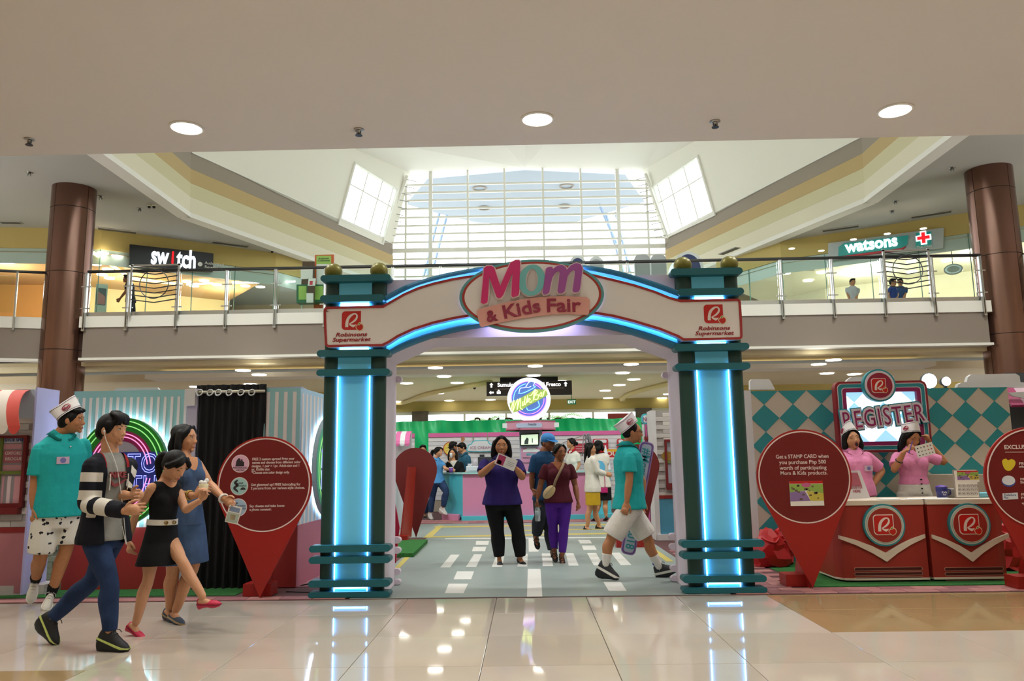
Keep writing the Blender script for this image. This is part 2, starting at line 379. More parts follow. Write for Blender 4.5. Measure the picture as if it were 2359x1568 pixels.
# steel screens with chevron bars
for q, (x0, x1, y0, y1) in enumerate(((302, 411, 613, 697), (2032, 2148, 579, 665))):
    P = [at(x0, y0, YS-.15), at(x1, y1, YS-.15)]; xa, xb, zt, zb = P[0][0], P[1][0], P[0][2], P[1][2]; xm = (xa+xb)/2
    t = root('screen_panel', (xm, YS-.15, zb), 'steel screen of chevron bars and a ring under the '+('black' if q == 0 else 'teal')+' shop sign', 'screen')
    a = MB(); a.box(xa, xa+.05, YS-.17, YS-.13, zb-.3, zt+.05); part('upright', a, M_STEEL, t); a = MB(); a.box(xb-.05, xb, YS-.17, YS-.13, zb-.3, zt+.05); part('upright', a, M_STEEL, t)
    a = MB(); a.box(xa, xb, YS-.17, YS-.13, zt, zt+.035); part('top_bar', a, M_STEEL, t)
    for k in range(8):
        z = zb+(zt-zb)*(.06+.125*k); a = MB(); a.tube([(xa, YS-.15, z+.05), (xm, YS-.15, z-.04), (xb, YS-.15, z+.05)], .014, 6); part('chevron_bar', a, M_DARKST, t)
    a = MB(); a.tube([(xm+.36*math.cos(k*PI/14), YS-.18, (zt+zb)/2+.36*math.sin(k*PI/14)) for k in range(28)], .012, 6, closed=True); part('ring', a, M_DARKST, t)

# ------------------------------------------------------------------ columns
def column(name, cx, cy, r, seam, label):
    t = root('trim_'+name, (cx, cy, 0), kind='structure')
    zs = [0, 2.55, 4.08, 6.06, 7.75, 8.36]
    for k in range(5):
        z0, z1 = zs[k]+.008, zs[k+1]-.008
        for s in range(4):
            a0, a1 = seam+s*PI/2+.012, seam+(s+1)*PI/2-.012; b = MB(); n = 12
            v = [(cx+rr*math.cos(a0+(a1-a0)*i/n), cy+rr*math.sin(a0+(a1-a0)*i/n), z) for rr in (r, r-.03) for z in (z0, z1) for i in range(n+1)]
            w = n+1; f = []
            for i in range(n): f += [(i, i+1, w+i+1, w+i), (2*w+i, 3*w+i, 3*w+i+1, 2*w+i+1), (i, 2*w+i, 2*w+i+1, i+1), (w+i, w+i+1, 3*w+i+1, 3*w+i)]
            f += [(0, w, 3*w, 2*w), (n, 2*w+n, 3*w+n, w+n)]
            b.add(v, f); part('cladding_panel', b, M_COPPER, t, auto=.5)
    b = MB(); b.lathe((cx, cy, 0), [(r-.012, 0), (r-.012, 8.35)], 40); part('column_core', b, M_BLACK, t, smooth=False)
xl = (at(103, 680, 19.35)[0]+at(206, 680, 19.35)[0])/2; column('column_left', xl, 19.35, .52, -1.95, '')
xr = (at(2252, 640, 19.35)[0]+at(2355, 640, 19.35)[0])/2; column('column_right', xr, 19.35, .54, -1.25, '')

# ------------------------------------------------------------------ upper ceiling ring and banded fascia of the atrium
ZC = 8.35
CL, CR = gz(906, 665, 8.35), gz(1530, 659, 8.35); LP = [(-9.66, 6.0), (-9.66, 21.74), (float(CL[0]), YF-.05)]; RP = [(9.76, 6.0), (9.76, 21.66), (float(CR[0]), YF-.05)]
uc = root('ceiling_upper', (0, 20, ZC), kind='structure')
a = MB(); F0 = Fr((0, 0, ZC), (1, 0, 0), (0, 1, 0))
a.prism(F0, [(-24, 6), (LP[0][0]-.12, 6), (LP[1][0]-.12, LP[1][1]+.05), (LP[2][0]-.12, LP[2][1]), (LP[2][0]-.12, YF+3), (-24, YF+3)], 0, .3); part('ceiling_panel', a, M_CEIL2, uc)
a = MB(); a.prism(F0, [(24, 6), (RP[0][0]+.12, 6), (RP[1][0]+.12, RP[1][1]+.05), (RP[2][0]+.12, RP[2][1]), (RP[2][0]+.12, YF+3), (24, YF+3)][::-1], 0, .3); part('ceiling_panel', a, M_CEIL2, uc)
bands = [(8.31, 8.45, M_WHITE, .03), (8.46, 8.92, M_CREAM, 0), (8.93, 9.34, M_GREEN, -.015), (9.35, 9.78, M_TANW, -.03), (9.79, 10.26, M_GREY, -.045), (10.26, 10.36, M_WHITE, -.0)]
fw = root('wall_atrium', (0, 20, 8.3), kind='structure')
for P in (LP, RP):
    for k in range(2):
        p, q = np.array(P[k]), np.array(P[k+1]); d = unit(q-p); F = Fr((p[0], p[1], 0), (d[0], d[1], 0), (0, 0, 1)); L = np.linalg.norm(q-p)
        if np.dot(F.n[:2], np.array([0, 15.])-p) < 0: F = Fr((q[0], q[1], 0), (-d[0], -d[1], 0), (0, 0, 1))
        for z0, z1, m_, dd in bands:
            a = MB(); a.fbox(F, -.03, L+.03, z0, z1, -.35, dd); part('fascia_band', a, m_, fw)
# hipped walls with the two tall windows, and the shallow gabled ceiling
at1 = lambda px, py: at(px, py, YF)
def hip(P, top_far, fold_px, win, side):
    B = np.array([P[1][0], P[1][1], 10.3]); C = np.array([P[2][0], P[2][1], 10.3]); T = at1(*top_far)
    n = unit(np.cross(C-B, T-B)); n = n if np.dot(n, np.array([0, 15, 5])-B) > 0 else -n
    Q = onplane(*fold_px, B, n); Q2 = T+(Q-T)*1.5
    W = [onplane(x, y, B, n) for x, y in win]       # near-bottom, far-bottom, far-top, near-top
    r = unit(C-B); u = unit(np.cross(n, r)); F = Fr(B, r, u)
    if np.dot(F.n, n) < 0: F = Fr(B, -r, u)
    to = lambda p: (np.dot(p-F.O, F.r), np.dot(p-F.O, F.u))
    s = root('wall_hip_'+side, B, kind='structure'); sg = 1 if np.dot(F.n, n) > 0 else -1
    a = MB(); oo = [to(p) for p in (B, C, T, Q2)]; ii = [to(p) for p in W]; a.ring(F, oo, ii, -.16*sg, 0); part('hip_panel', a, mat('hip_paint', 'f0eee2', .8), s)
    a = MB(); c = np.mean(ii, axis=0); grow = [tuple(c+(np.array(p)-c)*1.05) for p in ii]; a.ring(F, grow, ii, -.02, .05*sg); part('window_trim', a, M_WHITE, s)
    lerp = lambda p, q, t: tuple(np.array(p)*(1-t)+np.array(q)*t)
    ms = [(lerp(ii[0], ii[1], t), lerp(ii[3], ii[2], t)) for t in (.34, .68, .95)]+[(lerp(ii[0], ii[3], .68), lerp(ii[1], ii[2], .68))]
    for p, q in ms:
        a = MB(); a.tube([F.p(*p, -.11*sg), F.p(*q, -.11*sg)], .03, 4); part('mullion', a, M_WHITE, s)
    a = MB(); a.prism(F, ii, -.14*sg, -.13*sg); part('window_pane', a, M_GLASS, s)
    # side slope along the straight edge
    a = MB(); A = np.array([P[0][0], P[0][1], 10.3]); up = Q2-B
    a.add([A, B, Q2, Q2+(A-B)], [(0, 1, 2, 3)]); part('hip_side', a, mat('hip_paint', 'f0eee2', .8), s)
    return T, Q, Q2, A
TL, QL, QL2, AL = hip(LP, (945, 398), (800, 335), [(781, 515), (880, 560), (915, 436), (818, 377)], 'left')
TR, QR, QR2, AR = hip(RP, (1480, 392), (1600, 325), [(1645, 494), (1536, 545), (1505, 430), (1607, 362)], 'right')
AP = at1(1210, 387); gs = root('ceiling_gable', AP, kind='structure')
rdg = AP+np.array([0, -30, 1.4])
a = MB(); a.add([TL, AP, rdg, QL2, QL2+np.array([0, -20, 0])], [(0, 1, 2, 4, 3)]); part('ceiling_slope', a, M_WHITE, gs)
a = MB(); a.add([TR, AP, rdg, QR2, QR2+np.array([0, -20, 0])], [(3, 4, 2, 1, 0)]); part('ceiling_slope', a, M_WHITE, gs)
a = MB(); a.box(-14, 14, 5.4, 5.7, 4.9, 10.2); part('wall_near', a, M_CREAM, kind='structure')
w3 = root('window_unseen_added', (0, 5.55, 10.2), kind='structure')  # unseen window, added so daylight reaches the far hip walls and fascia
for k in range(8): a = MB(); a.box(-9.6+k*2.74-.06, -9.6+k*2.74+.06, 5.5, 5.6, 10.2, 14.5); part('mullion', a, M_WHITE, w3)
a = MB(); a.box(-9.6, 9.6, 5.5, 5.6, 12.2, 12.3); part('transom', a, M_WHITE, w3); a = MB(); a.box(-9.6, 9.6, 5.54, 5.55, 10.2, 14.5); part('window_pane', a, M_GLASS, w3)
lamp('added_window_portal', 'AREA', (0, 5.45, 12.4), 1, size=19, size_y=4.2, rot=(-PI/2, 0, PI), portal=True)  # portal of the added, unseen window opening
a = MB()
for p, q in (((812, 346), (860, 349)), ((1500, 329), (1600, 327))):
    A0, B0 = onplane(*p, TL, unit(np.cross(AP-TL, QL-TL))), onplane(*q, TL, unit(np.cross(AP-TL, QL-TL)))
# ------------------------------------------------------------------ glass facade
XFL, XFR = float(at1(900, 600)[0]), float(at1(1536, 600)[0])
fc = root('window_1', (0.1, YF, 4.9), kind='structure')
zt = lambda x: AP[2]+(TL[2]-AP[2])*min(1, abs(x-AP[0])/abs(TL[0]-AP[0]))
for px in (935, 992, 1078, 1163, 1252, 1340, 1425, 1492):
    x = at1(px, 500)[0]; w = .075 if px in (992, 1425) else .04
    a = MB(); a.box(x-w, x+w, YF-.06, YF+.1, 4.6, zt(x)+.1); part('mullion', a, M_WHITE, fc)
for py in (421, 439, 457, 476, 496, 515, 534, 553, 572, 592, 612, 632, 652, 672):
    z = at1(1210, py)[2]; w = .09 if py == 572 else .036
    le = lambda A0, B0: at1(*A0)[0]+(at1(*B0)[0]-at1(*A0)[0])*(z-at1(*A0)[2])/(at1(*B0)[2]-at1(*A0)[2]); xl_t, xr_t = (max(XFL, le((905, 560), (945, 400))), min(XFR, le((1530, 545), (1482, 398)))) if z > at1(900, 572)[2] else (XFL, XFR)
    a = MB(); a.box(xl_t, xr_t, YF-.03, YF+.06, z-w, z+w); part('transom', a, M_WHITE, fc)
a = MB(); a.add([(XFL, YF+.03, 4.6), (XFR, YF+.03, 4.6), (XFR, YF+.03, 10.4), TR+np.array([0, .03, 0]), AP+np.array([0, .03, 0]), TL+np.array([0, .03, 0]), (XFL, YF+.03, 10.4)], [(0, 1, 2, 3, 4, 5, 6)]); part('window_pane', a, glassmat('facade_glass', (.97, .99, 1.0), .05), fc)
# slanted glazing strips with fixings between facade and hip walls
for k, (t0, t1) in enumerate((((938, 405), (876, 562)), ((1487, 400), (1540, 548)))):
    A0, B0 = at(t0[0], t0[1], YF-.35), at(t1[0], t1[1], YF-.35)
    a = MB(); a.tube([A0, B0], .07, 6); part('slanted_mullion', a, M_WHITE, fc)
    for j in range(10):
        p = A0+(B0-A0)*(j+.5)/10; s = 1 if k == 0 else -1
        a = MB(); a.tube([p, p+np.array([s*.45, .2, -.05])], .018, 5); part('glazing_fixing', a, M_STEEL, fc)
# outside canopy with ring lights, raking struts, ground
cp = root('canopy', (0, YF+4, 14), 'pale roof canopy outside behind the tall glass facade', 'canopy')
a = MB(); zc = float(at1(1210, 392)[2])+.12
pts = [gz(x, y, zc) for x, y in ((985, 412), (935, 470), (1010, 492), (1100, 513), (1200, 517), (1320, 513), (1400, 490), (1485, 465), (1440, 402), (1210, 388))]
a.prism(Fr((0, 0, zc), (1, 0, 0), (0, 1, 0)), [(p[0], max(p[1], YF+.3)) for p in pts], 0, .3); part('soffit', a, mat('canopy_white', '9aa6b2', .7), cp)
for x, y in ((1105, 433), (1305, 428), (1115, 478), (1300, 474)):
    p = gz(x, y, zc); a = MB(); a.tube([(p[0]+.3*math.cos(k*PI/12), p[1]+.3*math.sin(k*PI/12), zc-.02) for k in range(24)], .035, 6, closed=True); part('ring_light', a, M_GREY, cp)
for (a0, b0) in (((1012, 492), (975, 640)), ((1030, 495), (1000, 610)), ((992, 500), (985, 640)), ((1395, 490), (1440, 640)), ((1418, 488), (1455, 640)), ((1380, 470), (1420, 560))):
    a = MB(); a.tube([at(*a0, YF+4), at(*b0, YF+4)], .07, 6); part('strut', a, mat('strut_blue', '93a8c4', .6), cp)
a = MB(); a.box(-40, 40, 31, 90, -.3, -.1); part('ground_outside', a, mat('concrete', 'c2beb6', .9), kind='structure')

# ------------------------------------------------------------------ upper shops behind the galleries
def wall_seg(p, q): 
    p, q = np.array(p[:2]), np.array(q[:2]); d = unit(q-p); F = Fr((p[0], p[1], 0), (d[0], d[1], 0), (0, 0, 1)); return F, float(np.linalg.norm(q-p))
M_SHOPC = mat('shop_ceiling', 'b58c58', .8); M_SHOPW = mat('shop_back_wall', 'c98f4a', .7); M_SHOPY = mat('shop_cream_wall', 'dcc48c', .8)
def shopfront(segs, side, back, ceil_z=7.72):
    s = root('window_shopfront_'+side, (segs[0][0], segs[0][1], 4.9), kind='structure')
    for k in range(len(segs)-1):
        F, L = wall_seg(segs[k], segs[k+1])
        a = MB(); a.fbox(F, 0, L, 7.72, 8.36, -.4, .0); part('bulkhead', a, M_YEL, s)
        a = MB(); a.fbox(F, 0, L, 7.25, 7.72, -.06, -.05); part('glass_transom_panel', a, mat('frosted_glass', 'b9d0c8', .25, spec=.6), s)
        n = max(1, round(L/1.25))
        for j in range(n):
            a = MB(); a.fbox(F, L*j/n+.015, L*(j+1)/n-.015, 4.9, 7.25, -.056, -.044); part('window_pane', a, M_GLASSD, s)
            a = MB(); a.fbox(F, L*j/n-.012, L*j/n+.012, 4.9, 7.72, -.07, -.03); part('glass_fin', a, mat('glass_edge', '5f8c80', .2), s)
        if k < len(segs)-1: pass
    for poly, m_, nm in back: a = MB(); a.add(poly, [tuple(range(len(poly)))]); part(nm, a, m_, s)
BL = [gz(-160, 527, ZC), gz(0, 523, ZC), gz(235, 527, ZC), gz(636, 583, ZC), gz(760, 618, ZC)]
BR = [gz(1650, 604, ZC), gz(1797, 556, ZC), gz(2225, 490, ZC), gz(2420, 462, ZC)]
def room(segs, off):
    """ceiling, floor and back wall of a shop behind the glass"""
    o = [np.array(s)+np.array(off) for s in segs]; out = []
    out.append(([(s[0], s[1], 7.6) for s in segs]+[(q[0], q[1], 7.6) for q in o[::-1]], M_SHOPC, 'shop_ceiling'))
    for k in range(len(o)-1): out.append(([(o[k][0], o[k][1], 4.9), (o[k+1][0], o[k+1][1], 4.9), (o[k+1][0], o[k+1][1], 7.6), (o[k][0], o[k][1], 7.6)], M_SHOPW if k % 2 else M_SHOPY, 'shop_back_wall'))
    return out
shopfront(BL, 'left', room(BL[:4], (-3.2, 4.2, 0))); shopfront(BR, 'right', [])
s2 = root('shop_interior', (12, 27, 4.9), 'bright pharmacy interior behind the upper right shopfront', 'shop')
for poly, m_, nm in room(BR, (3.0, 4.2, 0)):
    a = MB(); a.add(poly, [tuple(range(len(poly)))]); part(nm, a, mat('pharmacy_cream', 'e4dcc0', .8), s2)
lm = MB(); lm.lathe((0, 0, 0), [(.11, 0), (.11, -.02)], 14); lme = lm.mesh('lamp', M_LAMPW)
def shop_lights(pxs, z, who, label, r=1.0):
    for px, py in pxs:
        p = gz(px, py, z); o = bpy.data.objects.new('ceiling_light', lme); COL.objects.link(o); o.location = tuple(p); o.scale = (r*1.5, r*1.5, r); props(o, label, 'light', who)
shop_lights([(237, 582), (270, 590), (262, 607), (248, 620), (221, 608), (252, 640), (235, 632)], 7.58, 'lamps in the upper left shop', 'small recessed lamp behind the shopfront left of the black sign')
shop_lights([(430, 648), (447, 658), (470, 646), (500, 655), (545, 650), (565, 658), (585, 648), (530, 640), (600, 660)], 7.58, 'lamps behind the sign shop glass', 'small recessed lamp behind the glass below and right of the black sign')
shop_lights([(1824, 572), (1892, 577), (1966, 551), (2044, 538), (2195, 555), (2127, 526)], 7.64, 'lamps along the pharmacy front', 'small lamp in a row above the pharmacy sign', .55)
shop_lights([(1838, 607), (1893, 627), (1926, 607), (1975, 625), (1862, 646), (1810, 629), (2013, 604), (2100, 602), (2101, 626), (2145, 580), (2182, 600), (2231, 577)], 7.58, 'lamps inside the pharmacy', 'round lamp in the pharmacy ceiling behind the glass')
# cove light strips inside the left shop
for (a0, b0), nm in ((((215, 582), (300, 640)), 'x'), (((304, 641), (420, 655)), 'y')):
    A0, B0 = gz(*a0, 7.5), gz(*b0, 7.5); t = MB(); t.tube([A0, B0], .05, 6); part('light_strip', t, glow('cove_warm', 'ffdf90', 4.0), label='warm light strip in the upper left shop ceiling, %s piece' % ('upper' if nm == 'x' else 'lower'), cat='light')
# shop sign boards
def sign_on(F, L, px0, px1, py0, py1, p0): pass
FL, LL = wall_seg(BL[2], BL[3])
def on_F(F, px, py, d=0.0):
    p = onplane(px, py, F.O+F.n*d, F.n); return (np.dot(p-F.O, F.r), np.dot(p-F.O, F.u))
F = Fr(FL.O+FL.n*.12, FL.r, FL.u)
q = [on_F(F, x, y) for x, y in ((297, 613), (488, 628), (490, 585), (298, 564))]
t = root('shop_sign', F.p(*q[0]), 'long black sign with glowing white letters on the upper left shopfront', 'sign')
a = MB(); a.prism(F, q, 0, .1); part('sign_board', a, mat('sign_black', '07080a', .35), t)
c0, c1 = on_F(F, 345, 610), on_F(F, 447, 613); hh = on_F(F, 395, 612)
a = MB(); a.text(F, 'sw  tch', c0[0], c0[1]+.03, .82, .1, .16, align='LEFT', bold=.02, width=c1[0]-c0[0]); part('lettering', a, glow('sign_white', 'e8f6ff', 2.2), t, label='glowing white letters')
xi = on_F(F, 395, 611); a = MB(); a.fbox(F, xi[0]-.024, xi[0]+.024, xi[1]+.03, xi[1]+.42, .1, .16); part('lettering', a, glow('sign_red', 'e02028', 1.2), t, label='glowing red stroke of the letter i')
xi = on_F(F, 459, 610); a = MB(); a.disc(F, xi[0], xi[1], .07, .1, .13, 12); a.text(F, 'Authorized', xi[0]+.14, xi[1]+.03, .13, .1, .12, align='LEFT'); a.text(F, 'Reseller', xi[0]+.14, xi[1]-.1, .13, .1, .12, align='LEFT'); part('small_print', a, M_WHITE, t)
FRt, LR = wall_seg(BR[1], BR[2]); F = Fr(FRt.O+FRt.n*.12, FRt.r, FRt.u)
q = [on_F(F, x, y) for x, y in ((1907, 600), (2173, 571), (2174, 524), (1908, 560))]
t = root('shop_sign', F.p(*q[0]), 'teal sign with white rounded letters on the upper right shopfront', 'sign')
a = MB(); a.prism(F, q, -.04, 0); part('sign_board', a, mat('pale_grey_panel', 'b9c4c6', .4), t)
w = [on_F(F, x, y) for x, y in ((1932, 591), (2080, 572), (2090, 563), (2093, 543), (1945, 561), (1933, 570))]
a = MB(); a.prism(F, w, 0, .08); part('sign_panel', a, mat('pharmacy_teal', '087a72', .35, emit=.25, ecol='0a9a90'), t)
w = [on_F(F, x, y) for x, y in ((1934, 592), (2076, 573), (2087, 568), (2078, 577), (1934, 595))]
a = MB(); a.prism(F, w, .0, .09); part('red_stripe', a, mat('sign_red_paint', 'c8202c', .4), t)
c0, c1 = on_F(F, 1950, 583), on_F(F, 2071, 566); a = MB(); ang = math.atan2(c1[1]-c0[1], c1[0]-c0[0])
a.text(F, 'watsons', c0[0], c0[1], .52, .08, .12, align='LEFT', bold=.03, width=math.hypot(c1[0]-c0[0], c1[1]-c0[1]), rot=ang); part('lettering', a, glow('sign_white2', 'f2fffc', 1.6), t)
w = [on_F(F, x, y) for x, y in ((2110, 571), (2146, 566), (2145, 534), (2110, 538))]
t = root('pharmacy_sign', F.p(*w[0]), 'small teal square sign with a red and white cross', 'sign')
a = MB(); a.prism(F, w, 0, .08); part('sign_panel', a, MATS['pharmacy_teal'], t)
c = on_F(F, 2128, 549); a = MB(); a.fbox(F, c[0]-.085, c[0]+.085, c[1]-.21, c[1]+.21, .08, .1); a.fbox(F, c[0]-.21, c[0]+.21, c[1]-.085, c[1]+.085, .08, .101); part('cross_border', a, glow('sign_white2', 'f2fffc', 1.6), t)
a = MB(); a.fbox(F, c[0]-.05, c[0]+.05, c[1]-.17, c[1]+.17, .1, .11); a.fbox(F, c[0]-.17, c[0]+.17, c[1]-.05, c[1]+.05, .1, .111); part('red_cross', a, glow('sign_red', 'e02028', 1.2), t)
a = MB(); a.text(F, 'Pharmacy', c[0], c[1]-.3, .11, .08, .09); part('small_print', a, M_WHITE, t)

# ------------------------------------------------------------------ lower lobby behind the bridge
ZL = 3.42
lc = root('ceiling_lower', (0, 24, ZL), kind='structure')
a = MB(); a.box(-20, 20, YS+1.6, 29.3, ZL, ZL+.2); part('ceiling_panel', a, mat('lobby_ceiling', 'e0d3b8', .85), lc)
a = MB(); a.box(-9.8, 10.4, YS+.9, YS+1.6, ZL, ZL+.12); part('cove_lip', a, M_WHITE, lc)
a = MB(); a.box(-20, 20, YS+.3, YS+1.6, 3.7, 3.8); part('cove_top', a, mat('cove_cream', 'e8dcb4', .8), lc)
a = MB(); a.box(-9.6, 10.2, YS+1.45, YS+1.55, 3.5, 3.55); part('cove_strip', a, glow('cove_white', 'ffeecc', 1.5), lc)
for pts in ([(905, 932), (945, 920), (985, 905), (1060, 890), (1130, 878)], [(1545, 880), (1490, 893), (1450, 905), (1435, 915), (1425, 928)]):
    a = MB(); P = catmull([gz(x, y, ZL-.03) for x, y in pts], 4); P = [(p[0], min(p[1], 29.0), ZL-.05) for p in P]; a.tube(P, .09, 6); part('ceiling_step', a, mat('lobby_step', 'd2c08e', .8), lc)
wl = root('wall_lobby', (0, 29.3, 0), kind='structure')
a = MB(); a.box(-20, 20, 29.2, 29.4, 3.05, ZL+.02); part('bulkhead', a, M_YEL, wl)
wn = root('window_2', (0, 29.3, 0), kind='structure')
for px in (958, 983, 1070, 1166, 1265, 1366, 1470, 1490, 1560, 1640, 800):
    x = at(px, 945, 29.3)[0]; a = MB(); a.box(x-.04, x+.04, 29.26, 29.34, 0, 3.05); part('mullion', a, M_WHITE, wn)
a = MB(); a.box(-20, 20, 29.25, 29.35, 2.93, 3.05); part('head_rail', a, M_WHITE, wn)
a = MB(); a.box(-20, 20, 29.295, 29.305, 0, 2.95); part('window_pane', a, M_GLASS, wn)
for px in (970, 1480):
    x = at(px, 945, 29.3)[0]; a = MB(); a.box(x-.3, x+.3, 29.0, 29.25, 0, 3.05); part('trim_pier', a, mat('dark_marble', '6a625c', .25, var=.3, vscale=3), kind='structure')
# shop walls of the lobby sides (grey glass fronts)
for s in (-1, 1):
    x0, x1 = (-20, -5.2) if s < 0 else (4.4, 20)
    w = root('window_shopfront_lobby_'+('left' if s < 0 else 'right'), (s*10, 25, 0), kind='structure')
    y0 = 24.5
    a = MB(); a.box(min(s*5.6, s*20), max(s*5.6, s*20), y0, y0+.2, 2.95, ZL); part('bulkhead', a, M_YEL, w)
    for k in range(9):
        xa = s*(5.7+k*1.5); a = MB(); a.box(min(xa, xa+s*1.44), max(xa, xa+s*1.44), y0+.1, y0+.12, 0, 2.95); part('window_pane', a, mat('smoked_glass', '6d7476', .12, spec=.7), w)
        a = MB(); a.box(xa-.03, xa+.03, y0+.05, y0+.15, 0, 2.95); part('mullion', a, M_DARKST, w)

# ------------------------------------------------------------------ small fittings of the upper and lower ceilings
def slot_vent(p0, p1, z, label, grp):
    A0, B0 = gz(*p0, z), gz(*p1, z); d = unit(B0-A0); L = np.linalg.norm(B0-A0); F = Fr(A0, d, (0, 0, 1)); t = root('air_vent', (A0+B0)/2, label, 'vent', grp)
    a = MB(); a.fbox(F, 0, L, -.025, .0, -.12, .12); part('vent_frame', a, M_CEIL2, t)
    for k in range(3): a = MB(); a.fbox(F, .03, L-.03, -.03, -.024, -.09+.065*k, -.05+.065*k); part('slot', a, M_DARKST, t)
for p0, p1, lb in (((488, 556), (573, 567), 'long slot air vent in the upper ceiling above the black sign'), ((223, 524), (316, 535), 'long slot air vent in the upper ceiling beside the left column'), ((0, 511), (50, 512), 'long slot air vent in the upper ceiling at the far left edge'), ((1893, 531), (1980, 519), 'long slot air vent in the upper ceiling left of the teal sign'), ((2097, 500), (2194, 485), 'long slot air vent in the upper ceiling beside the right column'), ((1660, 585), (1700, 569), 'dark slot air vent near the right end of the atrium edge')):
    slot_vent(p0, p1, ZC, lb, 'slot vents in the upper ceiling')
def dome(px, py, z, lb, r=.06):
    p = gz(px, py, z); t = root('security_camera', p, lb, 'camera', 'dome cameras on the ceilings'); a = MB(); a.lathe(p, [(r, 0), (r, -.03), (r*.8, -.04)], 18); part('mount', a, M_CREAM, t, smooth=True); a = MB(); a.ell(p-np.array([0, 0, .05]), np.eye(3), (r*.75, r*.75, r*.8), 14, 9); part('dome_glass', a, M_BLACK, t, smooth=True)
for q in ((344, 472, ZC, 'left dome camera of the pair under the upper ceiling'), (355, 472, ZC, 'right dome camera of the pair under the upper ceiling'), (627, 576, ZC, 'dome camera at the corner of the yellow bulkhead'), (1093, 889, ZL, 'dome camera in the lower lobby ceiling left of the direction sign')): dome(*q)
for px, py, lb in ((68, 397, 'left column'), (232, 452, 'right side of the left column'), (322, 480, 'pair of dome cameras')): sprinkler(px, py, ZC, 'small fire sprinkler in the upper ceiling near the '+lb, 'sprinklers in the upper ceiling', 2.2)
for px, py, lb in ((2193, 386, 'left edge of the right column'), (2063, 463, 'atrium corner'), (2055, 485, 'teal sign')): sprinkler(px, py, ZC, 'small ceiling fitting at upper right near the '+lb, 'fittings in the right upper ceiling', 2.2)
# things inside the upper shops
Fp2 = Fr(BL[1], BL[2]-BL[1], (0, 0, 1)); p = onplane(231, 694, BL[2]+np.array([0, 0, 0]), FL.n); F = Fr(FL.O-FL.n*.3, FL.r, FL.u)
def on2(px, py): return on_F(F, px, py)
q = [on2(219, 698), on2(246, 698), on2(246, 655), on2(219, 655)]; t = root('phone_poster', F.p(*q[0]), 'pale poster stand showing a phone behind the left shop glass', 'poster'); zq = 4.9; a = MB(); a.fbox(F, q[0][0], q[1][0], zq, q[2][1], -.05, 0); part('board', a, mat('poster_mint', 'c4d8d0', .5), t)
a = MB(); c = on2(233, 682); a.prism(F, rrect(c[0]-.13, c[1]-.28, c[0]+.13, c[1]+.25, .03, 3), 0, .01); part('phone_print', a, mat('phone_dark', '1c3c34', .4), t); a = MB(); a.prism(F, [(c[0]-.11, c[1]-.25), (c[0]+.11, c[1]-.25), (c[0]+.11, c[1]+.0), (c[0]-.11, c[1]+.16)], .01, .014); part('phone_print', a, mat('phone_coral', 'b0685c', .4), t)
for k, (p0, p1, w) in enumerate((((545, 651), (606, 650), 'left'), ((430, 655), (490, 652), 'middle'), ((625, 651), (680, 648), 'right'))):
    A0, B0 = gz(*p0, 7.45), gz(*p1, 7.45); a = MB(); a.tube([A0, B0], .03, 6); part('light_bar', a, M_LAMPN, label='straight white light bar in the upper left shop, '+w+' one', cat='light', group='light bars in the upper left shop')
A0 = gz(1858, 614, 7.58); t = root('ceiling_cassette', A0, 'square air conditioning cassette in the pharmacy ceiling', 'air conditioner'); a = MB(); a.box(A0[0]-.45, A0[0]+.45, A0[1]-.45, A0[1]+.45, 7.53, 7.6); part('housing', a, M_WHITE, t)
for k in range(4): a = MB(); y_ = A0[1]-.3+.2*k; a.box(A0[0]-.36, A0[0]+.36, y_-.05, y_+.05, 7.52, 7.531); part('louvre', a, M_GREY, t)
F = Fr(FRt.O-FRt.n*.6, FRt.r, FRt.u); c = on_F(F, 2196, 620); t = root('oval_emblem', F.p(*c), 'oval metal emblem hanging inside the pharmacy beside the right column', 'emblem'); a = MB(); a.prism(F, circ(c[0], c[1], .26, 28, .17), -.03, 0); part('plate', a, mat('emblem_pewter', '8c8a80', .35, .7), t); a = MB(); a.ring(F, circ(c[0], c[1], .22, 28, .135), circ(c[0], c[1], .17, 28, .1), 0, .02); part('raised_ring', a, M_STEEL, t); a = MB(); a.fbox(F, c[0]-.012, c[0]+.012, c[1]+.17, 7.6, -.02, -.01); part('hanger', a, M_DARKST, t)
c = on_F(F, 2181, 690); t = root('arched_mirror', F.p(*c), 'narrow pointed arch mirror with a metal rim inside the pharmacy', 'mirror'); P = [(c[0]-.16, 4.92), (c[0]+.16, 4.92), (c[0]+.17, 5.3), (c[0]+.12, 5.6), (c[0], 5.85), (c[0]-.12, 5.6), (c[0]-.17, 5.3)]; a = MB(); a.prism(F, P, -.04, 0); part('rim', a, mat('emblem_pewter', '8c8a80', .35, .7), t); a = MB(); a.prism(F, offs(P, -.04), 0, .006); part('mirror_face', a, M_CREAM, t)
# ================================================================== ground coverings of the fair
M_ROAD = mat('road_vinyl', '8f9c98', .42, var=.03, vscale=3); M_LINEW = mat('road_white', 'dcdcd6', .5); M_LINEY = mat('road_yellow', 'c9b860', .5)
M_PAVE = [mat('paver_rose', '9c6866', .6, var=.12, vscale=9), mat('paver_rose_b', 'a87470', .6, var=.12, vscale=9), mat('paver_mauve', '8c5a5e', .6, var=.12, vscale=9)]
M_TURF = mat('turf', '2f7a34', .95, bump=.9, bscale=400, var=.3, vscale=60)
M_SEAM = mat('paver_seam', '5c3a3c', .8)
a = MB(); a.box(-12, 12, 7.29, 20.5, -.012, .004); part('floor_mat_base', a, M_SEAM, kind='structure', org=(0, 12, 0))
rm = root('road_mat', (0, 7.3, .004), 'grey printed road mat running through the arch to the counters', 'mat')
FG = Fr((0, 0, 0), (1, 0, 0), (0, 1, 0))
